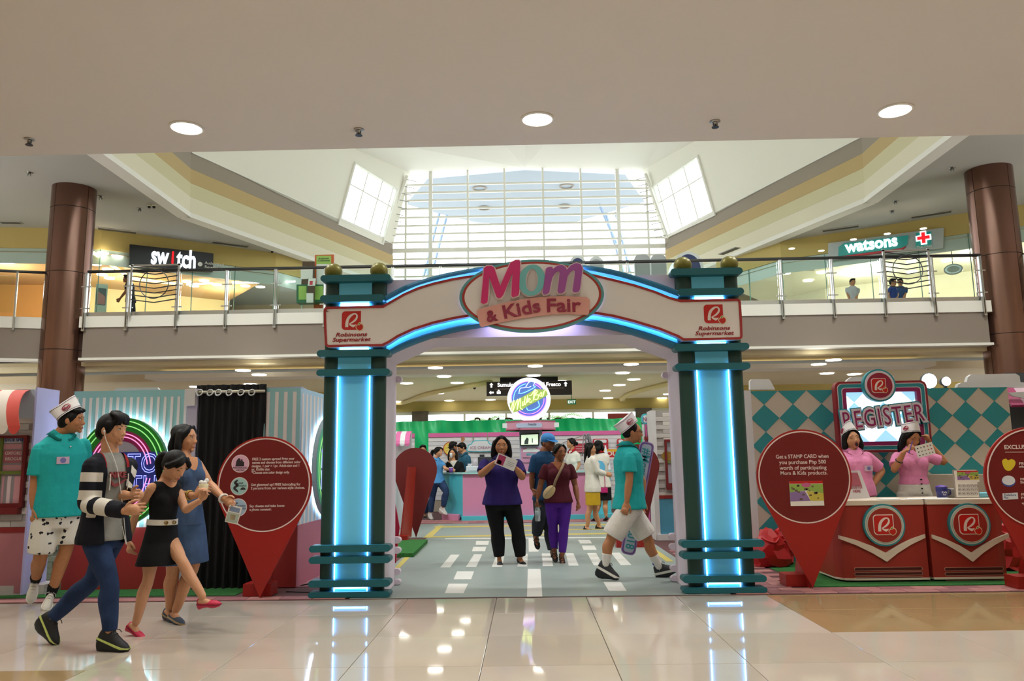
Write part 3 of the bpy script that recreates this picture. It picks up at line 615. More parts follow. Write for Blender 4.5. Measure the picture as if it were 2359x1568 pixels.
a = MB(); a.prism(FG, [(-1.62, 7.3), (1.80, 7.3), (1.80, 12.9), (4.2, 13.4), (4.2, 15.6), (-4.2, 15.6), (-4.2, 13.4), (-1.62, 12.9)], .004, .009); part('vinyl_sheet', a, M_ROAD, rm)
def gpoly(pts): return [tuple(gz(x, y, .01)[:2]) for x, y in pts]
c6 = lambda L: [(900+x/3.188, 1230+y/3.188) for x, y in L]
dash = [c6(q) for q in ([(627, 50), (723, 50), (716, 78), (625, 78)], [(607, 93), (702, 93), (693, 125), (597, 125)], [(488, 273), (612, 273), (590, 331), (462, 331)], [(426, 363), (568, 363), (535, 433), (398, 433)],
    [(1376, 42), (1463, 42), (1478, 68), (1392, 68)], [(1403, 83), (1495, 83), (1513, 115), (1416, 115)], [(1512, 260), (1625, 260), (1655, 312), (1540, 312)], [(1562, 350), (1690, 350), (1734, 416), (1602, 416)],
    [(442, 150), (506, 150), (436, 244), (364, 244)], [(612, 148), (672, 148), (628, 241), (552, 241)], [(780, 146), (838, 146), (818, 240), (742, 240)], [(948, 144), (1007, 144), (1003, 237), (930, 237)], [(1110, 141), (1180, 141), (1192, 234), (1117, 234)], [(1285, 139), (1341, 139), (1381, 231), (1308, 231)], [(1442, 138), (1508, 137), (1562, 228), (1492, 229)], [(1617, 136), (1681, 135), (1768, 225), (1690, 227)],
    [(1008, 255), (1100, 255), (1114, 457), (1001, 458)], [(1012, 33), (1082, 32), (1086, 127), (1014, 129)])]
for q in dash:
    a = MB(); a.prism(FG, gpoly(q), .009, .0105); part('road_marking', a, M_LINEW, rm)
a = MB(); a.prism(FG, gpoly([(1025, 1239.5), (1430, 1236), (1430, 1238), (1025, 1241.5)]), .009, .0105); part('stop_line', a, M_LINEW, rm)
for iq, q in enumerate(([(905, 1312), (943, 1271), (955, 1271), (917, 1312)], [(975, 1238), (1010, 1210), (1022, 1210), (993, 1238)], [(980, 1235), (1440, 1226), (1440, 1229), (985, 1238)], [(1000, 1212), (1440, 1206), (1440, 1208.5), (1002, 1215)], [(1465, 1240), (1474, 1240), (1552, 1293), (1535, 1293)], [(1190, 1221), (1440, 1216), (1440, 1218), (1190, 1223)])):
    a = MB(); a.prism(FG, gpoly(q), .009, .0105+.0004*iq); part('yellow_line', a, M_LINEY, rm)
# paved strips: pavers laid one by one where they can be told apart
pv = root('paved_strip', (0, 7.3, .004), 'rose coloured paver strips on both sides of the road mat', 'pavement')
pm = []
for m_ in M_PAVE:
    b = MB(); b.fbox(FG, -.148, .148, -.07, .07, -.004, .006, bev=.003); pm.append(b.mesh('paver', m_))
def pave(x0, x1, y0, y1):
    j = 0; y = y0+.0735
    while y < y1-.05:
        x = x0+.15+(.15 if j % 2 else 0)
        while x < x1-.12:
            inst('paver', random.choice(pm), pv, (x, y, .006)); x += .303
        y += .147; j += 1
pave(-5.9, -1.65, 7.30, 7.57); pave(1.85, 5.6, 7.30, 7.62); pave(1.85, 2.6, 7.62, 10.8); pave(-2.7, -1.62, 8.0, 9.4); pave(-3.6, 3.0, 15.7, 16.6)
a = MB()
for q in ((-5.9, -2.75, 7.56, 10.2), (2.65, 5.6, 7.64, 10.3)): a.box(*q, .004, .012)
part('artificial_turf', a, M_TURF, None, 'green artificial turf under the photo booth and the register booth', 'turf', kind='stuff')
pts = [p_ for p_ in gpoly([(905, 1283), (952, 1283), (985, 1250), (905, 1250)])]
a = MB(); a.prism(FG, pts, .004, .06); part('turf_island', a, M_TURF, None, 'dark green turf wedge behind the left arch pillar', 'turf', kind='stuff')

# ================================================================== printed shop logo
LOGO_R = [((295, 830), 112), ((300, 690), 106), ((330, 560), 100), ((385, 465), 92), ((470, 390), 76), ((560, 352), 52), ((628, 372), 52), ((660, 440), 60), ((636, 530), 68), ((560, 615), 66), ((470, 675), 50), ((400, 705), 30)]
LOGO_L = [(368, 700), (420, 712), (470, 740), (560, 748), (642, 735), (590, 800), (530, 850), (450, 805), (395, 765)]
M_LRED = mat('logo_red', 'c01c12', .45); M_LWHITE = mat('logo_white', 'e4d8ce', .5); M_LGREEN = mat('logo_green', '4f8a2c', .5); M_LCREAM = mat('logo_cream', 'e6d6a8', .5)
def logo(F, cx, cy, side, d, par, frame=False, plain=False):
    k = side/685.0; T = lambda x, y: (cx+(x-457)*k, cy-(y-592)*k); e = side*.012
    sq = [T(x, y) for x, y in rrect(115, 255, 800, 932, 0, 6, rs=(1, 40, 130, 120))]
    if frame:
        c = np.array((cx, cy)); big = [tuple(c+(np.array(p)-c)*1.09) for p in sq]; a = MB(); a.prism(F, big, d, d+e); part('logo_frame', a, M_LWHITE, par); d += e
    a = MB(); a.prism(F, sq, d, d+e); part('logo_square', a, M_LRED, par)
    A, B = stroke([T(*p) for p, w in LOGO_R], [w*k for p, w in LOGO_R], 5); a = MB(); a.band(F, A, B, d+e, d+2*e)
    a.prism(F, [T(*p) for p in LOGO_L], d+e, d+2*e); part('logo_letter', a, M_LWHITE, par)
    ap = [(755, 770), (790, 738), (840, 745), (876, 800), (870, 880), (825, 935), (755, 960), (700, 930), (655, 880), (640, 830), (665, 785), (710, 770)]
    ap = catmull(ap, 3, True); c = np.array((757, 850))
    a = MB(); a.prism(F, [T(*(c+(p-c)*1.22)) for p in ap], d+e, d+2.2*e); a.prism(F, [T(*p) for p in ((690, 775), (690, 720), (740, 668), (785, 655), (785, 745))], d+e, d+2.1*e); part('logo_apple_outline', a, M_LCREAM, par)
    a = MB(); a.prism(F, [T(*p) for p in ap], d+2.2*e, d+3.2*e); part('logo_apple', a, M_LRED, par)
    a = MB(); a.prism(F, [T(*p) for p in ((712, 755), (715, 720), (745, 690), (768, 690), (765, 735))], d+2.2*e, d+3.2*e); part('logo_leaf', a, M_LGREEN, par)
# ================================================================== entrance arch
YA = 7.37
M_TEAL = mat('arch_teal', '14606a', .45); M_DGREEN = mat('arch_dark_green', '1d4038', .45); M_AQUA = mat('arch_light_blue', '62b8cc', .5, emit=.12); M_LILAC = mat('arch_lilac_white', 'd8ccd8', .5)
M_GOLD = mat('gold_ball', '77702c', .35, .3); M_PANEL = mat('banner_white', 'e9e2dc', .5); M_BRED = mat('banner_red', 'a02824', .5)
M_LED = glow('led_blue', '6cb4ff', 22.0); M_LEDV = glow('led_violet', 'cfc4ff', 26.0)
ar = root('entrance_arch', (0, YA+.3, 0), 'tall blue and teal fair entrance arch with glowing pillars and oval sign', 'arch')
F = FY(YA); Z = lambda py, px=808: at(px, py, YA)[2]; Xp = lambda px, py=1000: at(px, py, YA)[0]
# core: two legs and the bridging board with a chamfered opening
lo, li, ri, ro = Xp(741), Xp(884.5), Xp(1574), Xp(1723.5); ztop = Z(640, 900)
core = [(lo, .013), (li, .013), (li, Z(820, 884)), tuple(xz(YA, [(985, 776)])[0]), tuple(xz(YA, [(1455, 768)])[0]), (ri, Z(808, 1565)), (ri, .013), (ro, .013), (ro, ztop), (lo, ztop)]
a = MB(); a.prism(F, core, -.68, -.08); part('arch_core', a, M_LILAC, ar)
def bar(x0, x1, z0, z1, back=False):
    a = MB(); h = (z1-z0)/2
    if back: a.prism(F, pill(x0, z0, x1, z1), -.74, -.66)
    else: a.prism(F, pill(x0, z0, x1, z1), -.1, .05)
    part('rail_bar', a, M_LILAC if back else M_TEAL, ar, auto=.6)
for side, e in (('L', [739.5, 775, 848, 885]), ('R', [1574, 1615, 1688, 1724])):
    X = [Xp(v) for v in e]
    for x0, x1 in ((X[0], X[1]), (X[2], X[3])):                      # dark green half-round shafts
        r = (x1-x0)/2; cx = (x0+x1)/2; pr = [(cx-r, -.09)]+[(cx-r*math.cos(PI*i/14), -.07+r*.62*math.sin(PI*i/14)) for i in range(15)]+[(cx+r, -.09)]
        a = MB(); FS = Fr((0, YA, 0), (1, 0, 0), (0, -1, 0)); n = len(pr)
        v = [(x, YA-d, z) for z in (.014, ztop) for x, d in pr]; a.add(v, [(i, (i+1) % n, n+(i+1) % n, n+i) for i in range(n)]+[tuple(range(n-1, -1, -1)), tuple(range(n, 2*n))])
        part('shaft', a, M_DGREEN, ar, auto=.7)
    a = MB(); a.fbox(F, X[1]-.01, X[2]+.01, .012, ztop, -.08, -.045); part('light_panel', a, M_AQUA, ar)
    for x in (X[1]-.002, X[2]+.002):
        a = MB(); a.fbox(F, x-.004, x+.004, .03, Z(850), -.036, -.026); part('led_strip', a, M_LED, ar)
    for z0, z1 in ((Z(697.5), Z(705)), (Z(802), Z(808)),):
        a = MB(); a.fbox(F, X[1]+.01, X[2]-.01, z0, z1, -.03, -.022); part('led_strip', a, M_LED, ar)
    a = MB(); a.fbox(F, X[1]+.01, X[2]-.01, Z(1356), Z(1353), -.03, -.02); part('led_strip', a, M_LED, ar)
    ext = .075
    for (y0, y1), (m0, m1) in (((1361, 1378), (1, 1)), ((1334, 1350), (1, 1)), ((1280, 1296), (1, 1)), ((1254, 1270), (1, 1)), ((851, 866), (.6, .75)), ((806.5, 822), (.6, .75)), ((681, 697), (.35, 0)), ((635, 650), (.35, .75))):
        if side == 'R': m0, m1 = m1, m0
        xa, xb = X[0]-ext*m0, X[3]+ext*m1; z0, z1 = Z(y1), Z(y0)
        z0 = max(z0, .014); bar(xa, xb, z0, z1)
        if y0 > 1200 or y0 == 851: bar(X[0]-.055, X[3]+.055, z0, z1, True)
    for cx in ((X[0]+X[1])/2, (X[2]+X[3])/2):
        a = MB(); zb = Z(635)+.055; a.ell((cx, YA+.06, zb), np.eye(3), (.088, .088, .085), 24, 14); part('gold_ball', a, M_GOLD, ar, smooth=True)
# curved teal mouldings round the banner, blue LED light put into their colour
def tube_band(top, bot, nm, d0, d1, m_, n=5):
    A = [tuple(p) for p in catmull(xz(YA, top), n)]; B = [tuple(p) for p in catmull(xz(YA, bot), n)]; a = MB(); k = len(A); v = []
    pf = [(0, d0), (.12, d1*.6), (.5, d1), (.88, d1*.6), (1, d0)]; M = len(pf)
    for (x0, z0), (x1, z1) in zip(A, B):
        for t, d in pf: v.append(F.p(x0+(x1-x0)*t, z0+(z1-z0)*t, d))
    f = [(i*M+j, (i+1)*M+j, (i+1)*M+j+1, i*M+j+1) for i in range(k-1) for j in range(M-1)]+[(i*M, i*M+M-1, (i+1)*M+M-1, (i+1)*M) for i in range(k-1)]
    f += [tuple(range(M-1, -1, -1)), tuple((k-1)*M+j for j in range(M))]
    a.add(v, f); return part(nm, a, m_, ar, auto=.9)
M_MOLD = mat('arch_teal_blue_lit', '1a6f96', .45)  # teal of the bars with the blue LED light mixed in
UT = [(888, 680), (929, 658), (963, 646), (1000, 635), (1043, 625), (1123, 612), (1220, 606), (1330, 609), (1399, 617), (1450, 630), (1509, 648), (1563, 668)]
UB = [(890, 696), (929, 675), (963, 660), (1000, 649), (1043, 639), (1123, 625), (1220, 619), (1330, 622), (1399, 634), (1450, 647), (1509, 666), (1563, 686)]
tube_band(UT, UB, 'curved_moulding', -.06, .03, M_MOLD)
LT = [(890, 810), (929, 788), (975, 770.6), (1020, 758), (1066, 748), (1130, 739), (1220, 733), (1320, 732), (1366, 735.7), (1413.7, 744), (1461, 756), (1508.6, 771), (1567, 792)]
LB = [(893, 818), (929, 801), (975, 783), (1020, 769), (1066, 759), (1130, 749), (1220, 743), (1320, 744), (1366, 749), (1413.7, 758), (1461, 770), (1508.6, 784), (1563, 805)]
tube_band(LT, LB, 'curved_moulding', -.08, .05, M_MOLD)
# LED lines hidden behind the banner edge
BT = [(881, 703), (899, 692.8), (929, 675.6), (963, 660.7), (997.5, 650.4), (1043, 640), (1078, 634.4), (1220, 621), (1358, 629), (1413.7, 642), (1461, 653.8), (1508.6, 669), (1544, 683.4), (1569, 690)]
BB = [(881, 797), (897, 789), (917, 776), (951.8, 760), (997.5, 745.4), (1043, 735), (1084.5, 728), (1220, 716), (1371, 722.6), (1413.7, 729.7), (1461, 741.6), (1520, 759.4), (1561, 776), (1574, 784)]
for P, dz, nm in ((BT, -.012, 'led_strip'), (BB, .012, 'led_strip')):
    pts = catmull([(x, z+dz) for x, z in xz(YA, P)], 3); a = MB(); a.tube([F.p(x, z, -.05) for x, z in pts], .008, 5); part(nm, a, M_LED, ar)
# backing under the lower glow
a = MB(); A = catmull(xz(YA, BB), 3); B = catmull([(x, z) for x, z in xz(YA, [(893, 812), (899, 806), (917, 797), (951.8, 782), (997.5, 766), (1043, 755), (1084.5, 747), (1220, 736), (1371, 739), (1413.7, 747), (1461, 759), (1520, 778), (1561, 795), (1572, 800)])], 3)
a.band(F, [tuple(p) for p in A], [tuple(p) for p in B], -.079, -.07); part('glow_backing', a, M_AQUA, ar)
# banner board
RC = lambda pts: xz(YA-.07, pts)
def corner(p, q, r, n=5): return [tuple(np.array(p)*(1-t)**2+2*np.array(q)*t*(1-t)+np.array(r)*t*t) for t in [i/n for i in range(n+1)]]
out = [(745, 716)]+corner((745, 716), (745, 706), (755, 706), 4)+[(815, 704.5)]+BT+[(1600, 689.2)]+corner((1698, 687.5), (1706, 687.3), (1707, 696), 4)+[(1710, 740)]+corner((1711, 771), (1712, 781), (1702, 781.5), 4)+[(1640, 783)]+BB[::-1]+[(815, 798)]+corner((760, 799.5), (748, 800), (748, 790), 4)+[(746, 750)]
O2 = RC(out); I2 = offs(O2, -.022); I3 = offs(O2, -.019)
a = MB(); a.prism(F, O2, -.03, .06); ban = part('banner', a, M_PANEL, ar, label='white banner board with a red edge')
a = MB(); a.ring(F, O2, I2, .06, .068); part('banner_border', a, M_BRED, ban)
FB = FY(YA-.06)
for (cx, cy), (t1, t2), (w1, w2), s in (((809.5, 738), (809, 774.5), (72, 88), 44), ((1643.5, 722.5), (1644.5, 760), (73, 89), 44)):
    c = xz(YA-.06, [(cx, cy)])[0]; mpp = at(cx+1, cy, YA-.06)[0]-at(cx, cy, YA-.06)[0]; logo(FB, c[0], c[1], s*mpp, .001, ar)
    t = xz(YA-.06, [(t1, t2)])[0]; a = MB(); a.text(FB, 'Robinsons', t[0], t[1], .053, 0, .006, bold=.014, shear=.22, width=w1*mpp); a.text(FB, 'Supermarket', t[0], t[1]-11.6*mpp, .053, 0, .006, bold=.014, shear=.22, width=w2*mpp); part('lettering', a, mat('maroon_red', '9c1a1c', .5), ar)
# oval sign
OF = FY(YA-.11); oc = xz(YA-.11, [(1224.7, 680.5)])[0]; mpp = at(1225, 680, YA-.11)[0]-at(1224, 680, YA-.11)[0]
M_OTEAL = mat('oval_teal', '5c9c9c', .5); M_ORED = mat('oval_red', 'a83428', .5)
rot = math.radians(.9)
def oval(rx, ry, n=64): return [(oc[0]+rx*math.cos(t)*math.cos(rot)-ry*math.sin(t)*math.sin(rot), oc[1]+rx*math.cos(t)*math.sin(rot)+ry*math.sin(t)*math.cos(rot)) for t in [2*PI*i/n for i in range(n)]]
a = MB(); a.prism(OF, oval(167*mpp, 85.4*mpp), -.045, 0); ov = part('oval_sign', a, M_OTEAL, ar, label='oval sign board with teal edge')
a = MB(); a.ring(OF, oval(160.5*mpp, 79.5*mpp), oval(155*mpp, 75*mpp), 0, .004); part('oval_red_ring', a, M_ORED, ov)
a = MB(); a.prism(OF, oval(155.5*mpp, 75.4*mpp), 0, .003); part('oval_face', a, M_PANEL, ov)
a = MB(); q = oval(160*mpp, 79*mpp, 40); a.tube([OF.p(x, z, -.048) for x, z in q], .012, 5, closed=True); part('led_strip', a, M_LEDV, ov)
c3 = lambda L: xz(YA-.15, [(1050+x/6.74, 590+y/6.74) for x, y in L]); LF = FY(YA-.15)
mL = [(440, 190), (480, 160), (555, 157), (598, 185), (645, 330), (692, 468), (760, 305), (850, 110), (930, 70), (985, 70), (1000, 100), (985, 560), (970, 612), (885, 642), (864, 618), (872, 420), (882, 262), (740, 600), (705, 648), (660, 656), (632, 632), (520, 330), (507, 560), (498, 690), (485, 728), (425, 745), (392, 722), (405, 560), (430, 300)]
oL = [(1180+205*math.cos(t)+18*math.sin(t), 377-240*math.sin(t)) for t in [2*PI*i/40 for i in range(40)]]; oI = [(1180+95*math.cos(t)+8*math.sin(t), 378-176*math.sin(t)) for t in [2*PI*i/40 for i in range(40)]]
m2 = [(1398, 205), (1425, 180), (1490, 170), (1508, 205), (1575, 155), (1650, 142), (1705, 175), (1722, 218), (1790, 145), (1870, 114), (1935, 132), (1966, 190), (1945, 370), (1925, 520), (1898, 560), (1840, 565), (1810, 540), (1840, 330), (1850, 240), (1830, 218), (1775, 255), (1735, 320), (1690, 548), (1650, 578), (1592, 575), (1577, 545), (1600, 380), (1612, 255), (1590, 232), (1545, 262), (1500, 330), (1470, 470), (1452, 560), (1420, 590), (1370, 598), (1347, 572), (1370, 400)]
M_WH = mat('letter_outline', 'e8d4d2', .5)
for nm, P, m_ in (('letter_capital', mL, mat('letter_pink', 'd42a72', .4)), ('letter_small', m2, mat('letter_purple', 'a2509c', .4))):
    p2 = c3(P); a = MB(); a.prism(LF, offs(p2, .010), -.012, .010); lt = part(nm, a, M_WH, ov); a = MB(); a.prism(LF, p2, .010, .022); part('letter_face', a, m_, ov)
a = MB(); a.ring(LF, offs(c3(oL), .009), offs(c3(oI), -.009), -.012, .008); part('letter_round', a, M_WH, ov); a = MB(); a.ring(LF, c3(oL), c3(oI), .008, .020); part('letter_face', a, mat('letter_aqua', '74bcbc', .4), ov)
rb = [(318, 850), (345, 822), (500, 780), (800, 708), (1100, 652), (1400, 622), (1700, 615), (2035, 630), (2082, 672), (2072, 870), (2045, 908), (2010, 905), (1700, 888), (1500, 898), (1300, 918), (1000, 962), (700, 1022), (500, 1068), (392, 1096), (368, 1060)]
a = MB(); a.prism(LF, c3(rb), -.03, -.008); part('ribbon', a, mat('ribbon_salmon', 'e0a294', .5), ov)
k3 = mpp/6.74
a = MB(); M_CRIM = mat('crimson_text', '93203e', .45)
for txt, (x, y), w, r, cap in (('&', (490, 1022), 168, .2, 175), ('Kids', (738, 968), 575, .18, 205), ('Fair', (1398, 860), 525, .005, 205)):
    p = c3([(x, y)])[0]; a.text(LF, txt, p[0], p[1], cap/.71*k3, -.008, .002, align='LEFT', bold=.022, width=w*k3, rot=r)
part('lettering', a, M_CRIM, ov)

# ================================================================== map-pin standees
M_PINR = mat('pin_red', '9c1d16', .4); M_PIND = mat('pin_dark_red', '701310', .45); M_PINB = mat('pin_back', '6e1a18', .55); M_PWHITE = mat('pin_white', 'e2cfc8', .5)
def pin(Y, c, r_px, tip, label, back=False, fin=None):
    cx, cz = xz(Y, [c])[0]; m = at(c[0]+1, c[1], Y)[0]-at(c[0], c[1], Y)[0]; r = r_px*m; tx, tz = xz(Y, [tip])[0]; tz = max(.012, tz)
    t = root('pin_standee', (cx, Y, 0), label, 'standee', 'map pin standees'); Fp = FY(Y)
    d = np.array([tx-cx, tz-cz]); L = np.linalg.norm(d); al = math.acos(min(1, r/L)); th = math.atan2(d[1], d[0])
    body = [(cx+r*math.cos(th+al+(2*PI-2*al)*i/48), cz+r*math.sin(th+al+(2*PI-2*al)*i/48)) for i in range(49)]+[(tx, tz)]
    a = MB(); a.prism(Fp, body, -.02, 0); part('pin_board', a, [M_PINB if back else M_PINR], t)
    s = 1 if not back else -1
    # rear brace and foot block
    Yb = Y+.02 if not back else Y
    if not back:
        a = MB(); a.add([(cx-.02, Y+.02, .012), (cx-.02, Y+.42, .012), (cx-.02, Y+.02, cz), (cx+.0, Y+.02, .012), (cx+.0, Y+.42, .012), (cx+.0, Y+.02, cz)], [(0, 1, 2), (5, 4, 3), (0, 3, 4, 1), (1, 4, 5, 2), (2, 5, 3, 0)]); part('brace', a, M_PINR, t)
        a = MB(); a.box(cx-.2, cx+.06, Y+.1, Y+.3, .01, .12); part('foot_block', a, M_PINR, t)
        a = MB(); q = r*.965; a.ring(Fp, circ(cx, cz, q, 56), circ(cx, cz, q-.011, 56), 0, .003); part('white_ring', a, M_PWHITE, t)
        a = MB(); a.prism(Fp, circ(cx, cz, q-.011, 56), 0, .002); part('round_face', a, M_PIND, t)
    else:
        x = cx-.12; a = MB()
        if fin:
            N0, N1, A0_, A1_ = at(*fin[0], Y-.55), at(*fin[1], Y-.55), at(*fin[2], Y-.03), at(*fin[3], Y-.03); th = np.array([.02, 0, 0]); q = [N0, N1, A1_, A0_]; q = [np.array([p_[0], p_[1], max(.03, p_[2])]) for p_ in q]; a.add(q+[p_+th for p_ in q], [(0, 1, 2, 3), (7, 6, 5, 4)]+[(i, 4+i, 4+(i+1) % 4, (i+1) % 4) for i in range(4)])
        else: a.add([(x, Y-.5, .05), (x, Y-.02, .05), (x, Y-.02, cz+.1), (x+.025, Y-.5, .05), (x+.025, Y-.02, .05), (x+.025, Y-.02, cz+.1), (x, Y-.14, cz+.1), (x+.025, Y-.14, cz+.1)], [(0, 1, 2, 6), (7, 5, 4, 3), (0, 3, 4, 1), (6, 2, 5, 7), (0, 6, 7, 3), (1, 4, 5, 2)])
        part('brace', a, mat('pin_brace_red', '9c2c20', .45), t)
        a = MB(); a.box(cx-.42, cx-.02, Y-.6, Y-.42, .01, .12); part('foot_block', a, M_PINR, t)
    return t, Fp, m
def lines(F, par, L, Y, size_px, m_, nm='lettering', bold=.012, align='LEFT', shear=0.0):
    a = MB()
    for (px, py), s, w in L:
        p = xz(Y, [(px, py)])[0]; m = at(px+1, py, Y)[0]-at(px, py, Y)[0]; a.text(F, s, p[0], p[1], size_px*m, .002, .0045, align=align, bold=bold, width=w*m if w else None, shear=shear)
    part(nm, a, m_, par)
Yl = 7.37
t, Fp, m = pin(Yl, (608.5, 1116), 109.5, (598, 1381), 'red map pin standee listing aprons, hair styling and photo booth')
lines(Fp, t, [((581, 1060), 'FREE 2 custom aprons! Print your', 97), ((581, 1068), 'names and choose from different color', 111), ((580, 1076), 'designs. 1 pair = 1pc. Adult-size and 1', 109), ((580, 1083.5), 'pc. Kiddie size', 41), ((580, 1091), '*Choose one color design only.', 87), ((578, 1119), 'Get glammed up! FREE hairstyling for', 114), ((578, 1127), '2 persons from our various style choices.', 124), ((575, 1168), 'Say cheese and take home', 80), ((575, 1176), 'a photo souvenir.', 51)], Yl, 8.2, M_PWHITE)
for (px, py), col, words in (((554, 1067.5), 'd9a8bc', ('PERSONALIZED', 'APRONS')), ((551.5, 1119.5), '9fc4c0', ('HAIR', 'STYLING')), ((548.5, 1168.5), 'a2b8cc', ('PHOTO', 'BOOTH'))):
    c = xz(Yl, [(px, py)])[0]; a = MB(); a.prism(Fp, circ(*c, 20.5*m, 32), .002, .004); part('icon_rim', a, M_PWHITE, t); a = MB(); a.prism(Fp, circ(*c, 19*m, 32), .004, .005); part('icon_disc', a, mat('icon_'+words[0].lower(), col, .5), t)
    a = MB(); K = lambda x, y: (c[0]+x*m, c[1]+y*m)
    if words[1] == 'APRONS':
        a.prism(Fp, [K(*q) for q in ((-11, -6), (9, -6), (9, 3), (5, 6), (5, 10), (2, 10), (1, 5), (-1, 12), (-5, 12), (-9, 6))], .005, .007); a.text(Fp, words[0], *K(0, -11), 5.2*m, .005, .007, width=33*m); a.text(Fp, words[1], *K(0, -16.5), 5.2*m, .005, .007, width=20*m)
    elif words[0] == 'HAIR':
        A, B = stroke([K(*q) for q in ((-4, 14), (-10, 8), (-4, 3), (-11, -4), (-5, -10), (-2, -14))], [3*m, 5*m, 6*m, 5*m, 4*m, 1*m]); a.band(Fp, A, B, .005, .007)
        a.prism(Fp, [K(10*math.cos(q)*.6+9, 9*math.sin(q)*.6-8) for q in [PI*i/10 for i in range(11)]], .005, .007); a.text(Fp, 'HAIR', *K(3, 5), 5.5*m, .005, .007); a.text(Fp, 'STYLING', *K(6, -1), 5.5*m, .005, .007, width=21*m)
    else:
        a.text(Fp, 'PHOTO', *K(8, 1), 6*m, .005, .007, width=19*m); a.text(Fp, 'BOOTH', *K(8, -5), 6*m, .005, .007, width=19*m); a.prism(Fp, [K(*q) for q in ((-14, -3), (-4, -3), (-4, 9), (0, 9), (0, 11), (-14, 11))], .005, .007)
    part('icon_print', a, mat('icon_ink', '2a2026', .6), t)
Yr = 7.55
t, Fp, m = pin(Yr, (1852.5, 1098), 109.5, (1873, 1357), 'red map pin standee about the stamp card beside the register counter')
lines(Fp, t, [((1848, 1055), 'Get a STAMP CARD when', 121), ((1849, 1068), 'you purchase Php 500', 108), ((1850, 1081), 'worth of participating', 108), ((1852, 1093), 'Mom & Kids products.', 108)], Yr, 12.5, M_PWHITE, align='CENTER', bold=.008)
def map_card(F, x0, y0, x1, y1, d, par, seed=1, band=True):
    """a little printed activity map: red header, green, violet and yellow fields"""
    R = random.Random(seed); w, h = x1-x0, y1-y0
    a = MB(); a.fbox(F, x0, x1, y0, y1, d, d+.006); part('card', a, mat('card_white', 'e6e2d8', .5), par)
    a = MB(); a.fbox(F, x0, x1, y1-.1*h, y1, d+.006, d+.007); part('card_header', a, M_LRED, par)
    for nm, col, poly in (('print_green', '8fae4e', [(0, .88), (1, .88), (1, .5), (.5, .62), (0, .55)]), ('print_violet', '8a6ea0', [(0, .55), (.45, .6), (.6, .2), (.0, .18)]), ('print_yellow', 'c8b84a', [(.5, .6), (1, .5), (1, .2), (.6, .2)])):
        a = MB(); a.prism(F, [(x0+w*p, y0+h*q) for p, q in poly], d+.006, d+.0068); part('printed_field', a, mat(nm, col, .55), par)
    a = MB()
    for k in range(16):
        x, y, s = x0+w*R.uniform(.06, .94), y0+h*R.uniform(.25, .82), w*R.uniform(.02, .05); a.fbox(F, x-s, x+s, y-s*.6, y+s*.7, d+.0068, d+.0074)
    part('printed_icons', a, mat('print_brown', '6a5648', .6), par, kind='stuff')
    a = MB(); a.prism(F, circ(x0+w*.5, y0+h*.84, w*.14, 20, h*.09), d+.007, d+.008); part('print_badge', a, mat('print_pink', 'c0608c', .5), par)
b0, b1 = xz(Yr, [(1821, 1165)])[0], xz(Yr, [(1894, 1107)])[0]; map_card(Fp, b0[0], b0[1], b1[0], b1[1], .003, t, 3)
Yq = 7.25
t, Fp, m = pin(Yq, (2386, 1100), 118, (2400, 1385), 'red map pin standee cut by the right edge, listing exclusive offers')
lines(Fp, t, [((2313, 1034), 'EXCLUSIVE OFFERS', 118)], Yq, 13, M_PWHITE, bold=.02)
lines(Fp, t, [((2347, 1070), 'FREE gift', 40), ((2347, 1077), 'when you buy', 52), ((2350, 1106), 'FREE cup', 38), ((2350, 1113), 'Similac', 30), ((2352, 1141), 'FREE bag', 40), ((2352, 1149), 'PediaSure', 42), ((2354, 1163), '*Per receipt', 40)], Yq, 8, M_PWHITE)
a = MB(); a.prism(Fp, xz(Yq, [(2315, 1040.5), (2420, 1040), (2420, 1041.2), (2315, 1041.7)]), .002, .004); part('underline', a, M_PWHITE, t)
H = catmull([(2308, 1062), (2316, 1056), (2322, 1060), (2330, 1057), (2338, 1062), (2337, 1072), (2326, 1084), (2314, 1080)], 3, True)
a = MB(); a.prism(Fp, xz(Yq, [tuple(p) for p in H]), .002, .005); part('heart_badge', a, mat('badge_yellow', 'd8c02c', .5), t)
lines(Fp, t, [((2323, 1074.5), 'NIDO', 24)], Yq+.0, 9, mat('badge_green', '14502c', .5), align='CENTER', bold=.03); t.children[-1].location.y -= .004
a = MB(); c = xz(Yq, [(2323, 1108)])[0]; a.prism(Fp, circ(*c, 16*m, 28, 13*m), .002, .004); part('oval_badge', a, mat('badge_blue', '3c4c94', .5), t); a = MB(); a.prism(Fp, circ(c[0], c[1]+2*m, 15*m, 28, 11*m), .004, .005); part('oval_badge_face', a, mat('badge_white', 'd4d6da', .5), t)
lines(Fp, t, [((2323, 1108), 'Similac', 24)], Yq, 8, mat('badge_navy', '20306c', .5), align='CENTER', bold=.02); t.children[-1].location.y -= .004
a = MB(); a.prism(Fp, xz(Yq, [(2309, 1136), (2344, 1134), (2345, 1149), (2310, 1151)]), .002, .004); part('square_badge', a, mat('badge_white', 'd4d6da', .5), t)
lines(Fp, t, [((2326, 1142), 'PediaSure', 28), ((2317, 1148), 'Plus', 11)], Yq, 7.5, mat('badge_navy', '20306c', .5), align='CENTER', shear=.2); t.children[-1].location.y -= .004
t, Fp, m = pin(12.6, (956, 1082), 50.5, (958.5, 1238), 'dark back of a red map pin standee behind the left arch pillar', back=True, fin=((938.7, 1075), (921, 1238), (956, 1075), (945, 1236)))
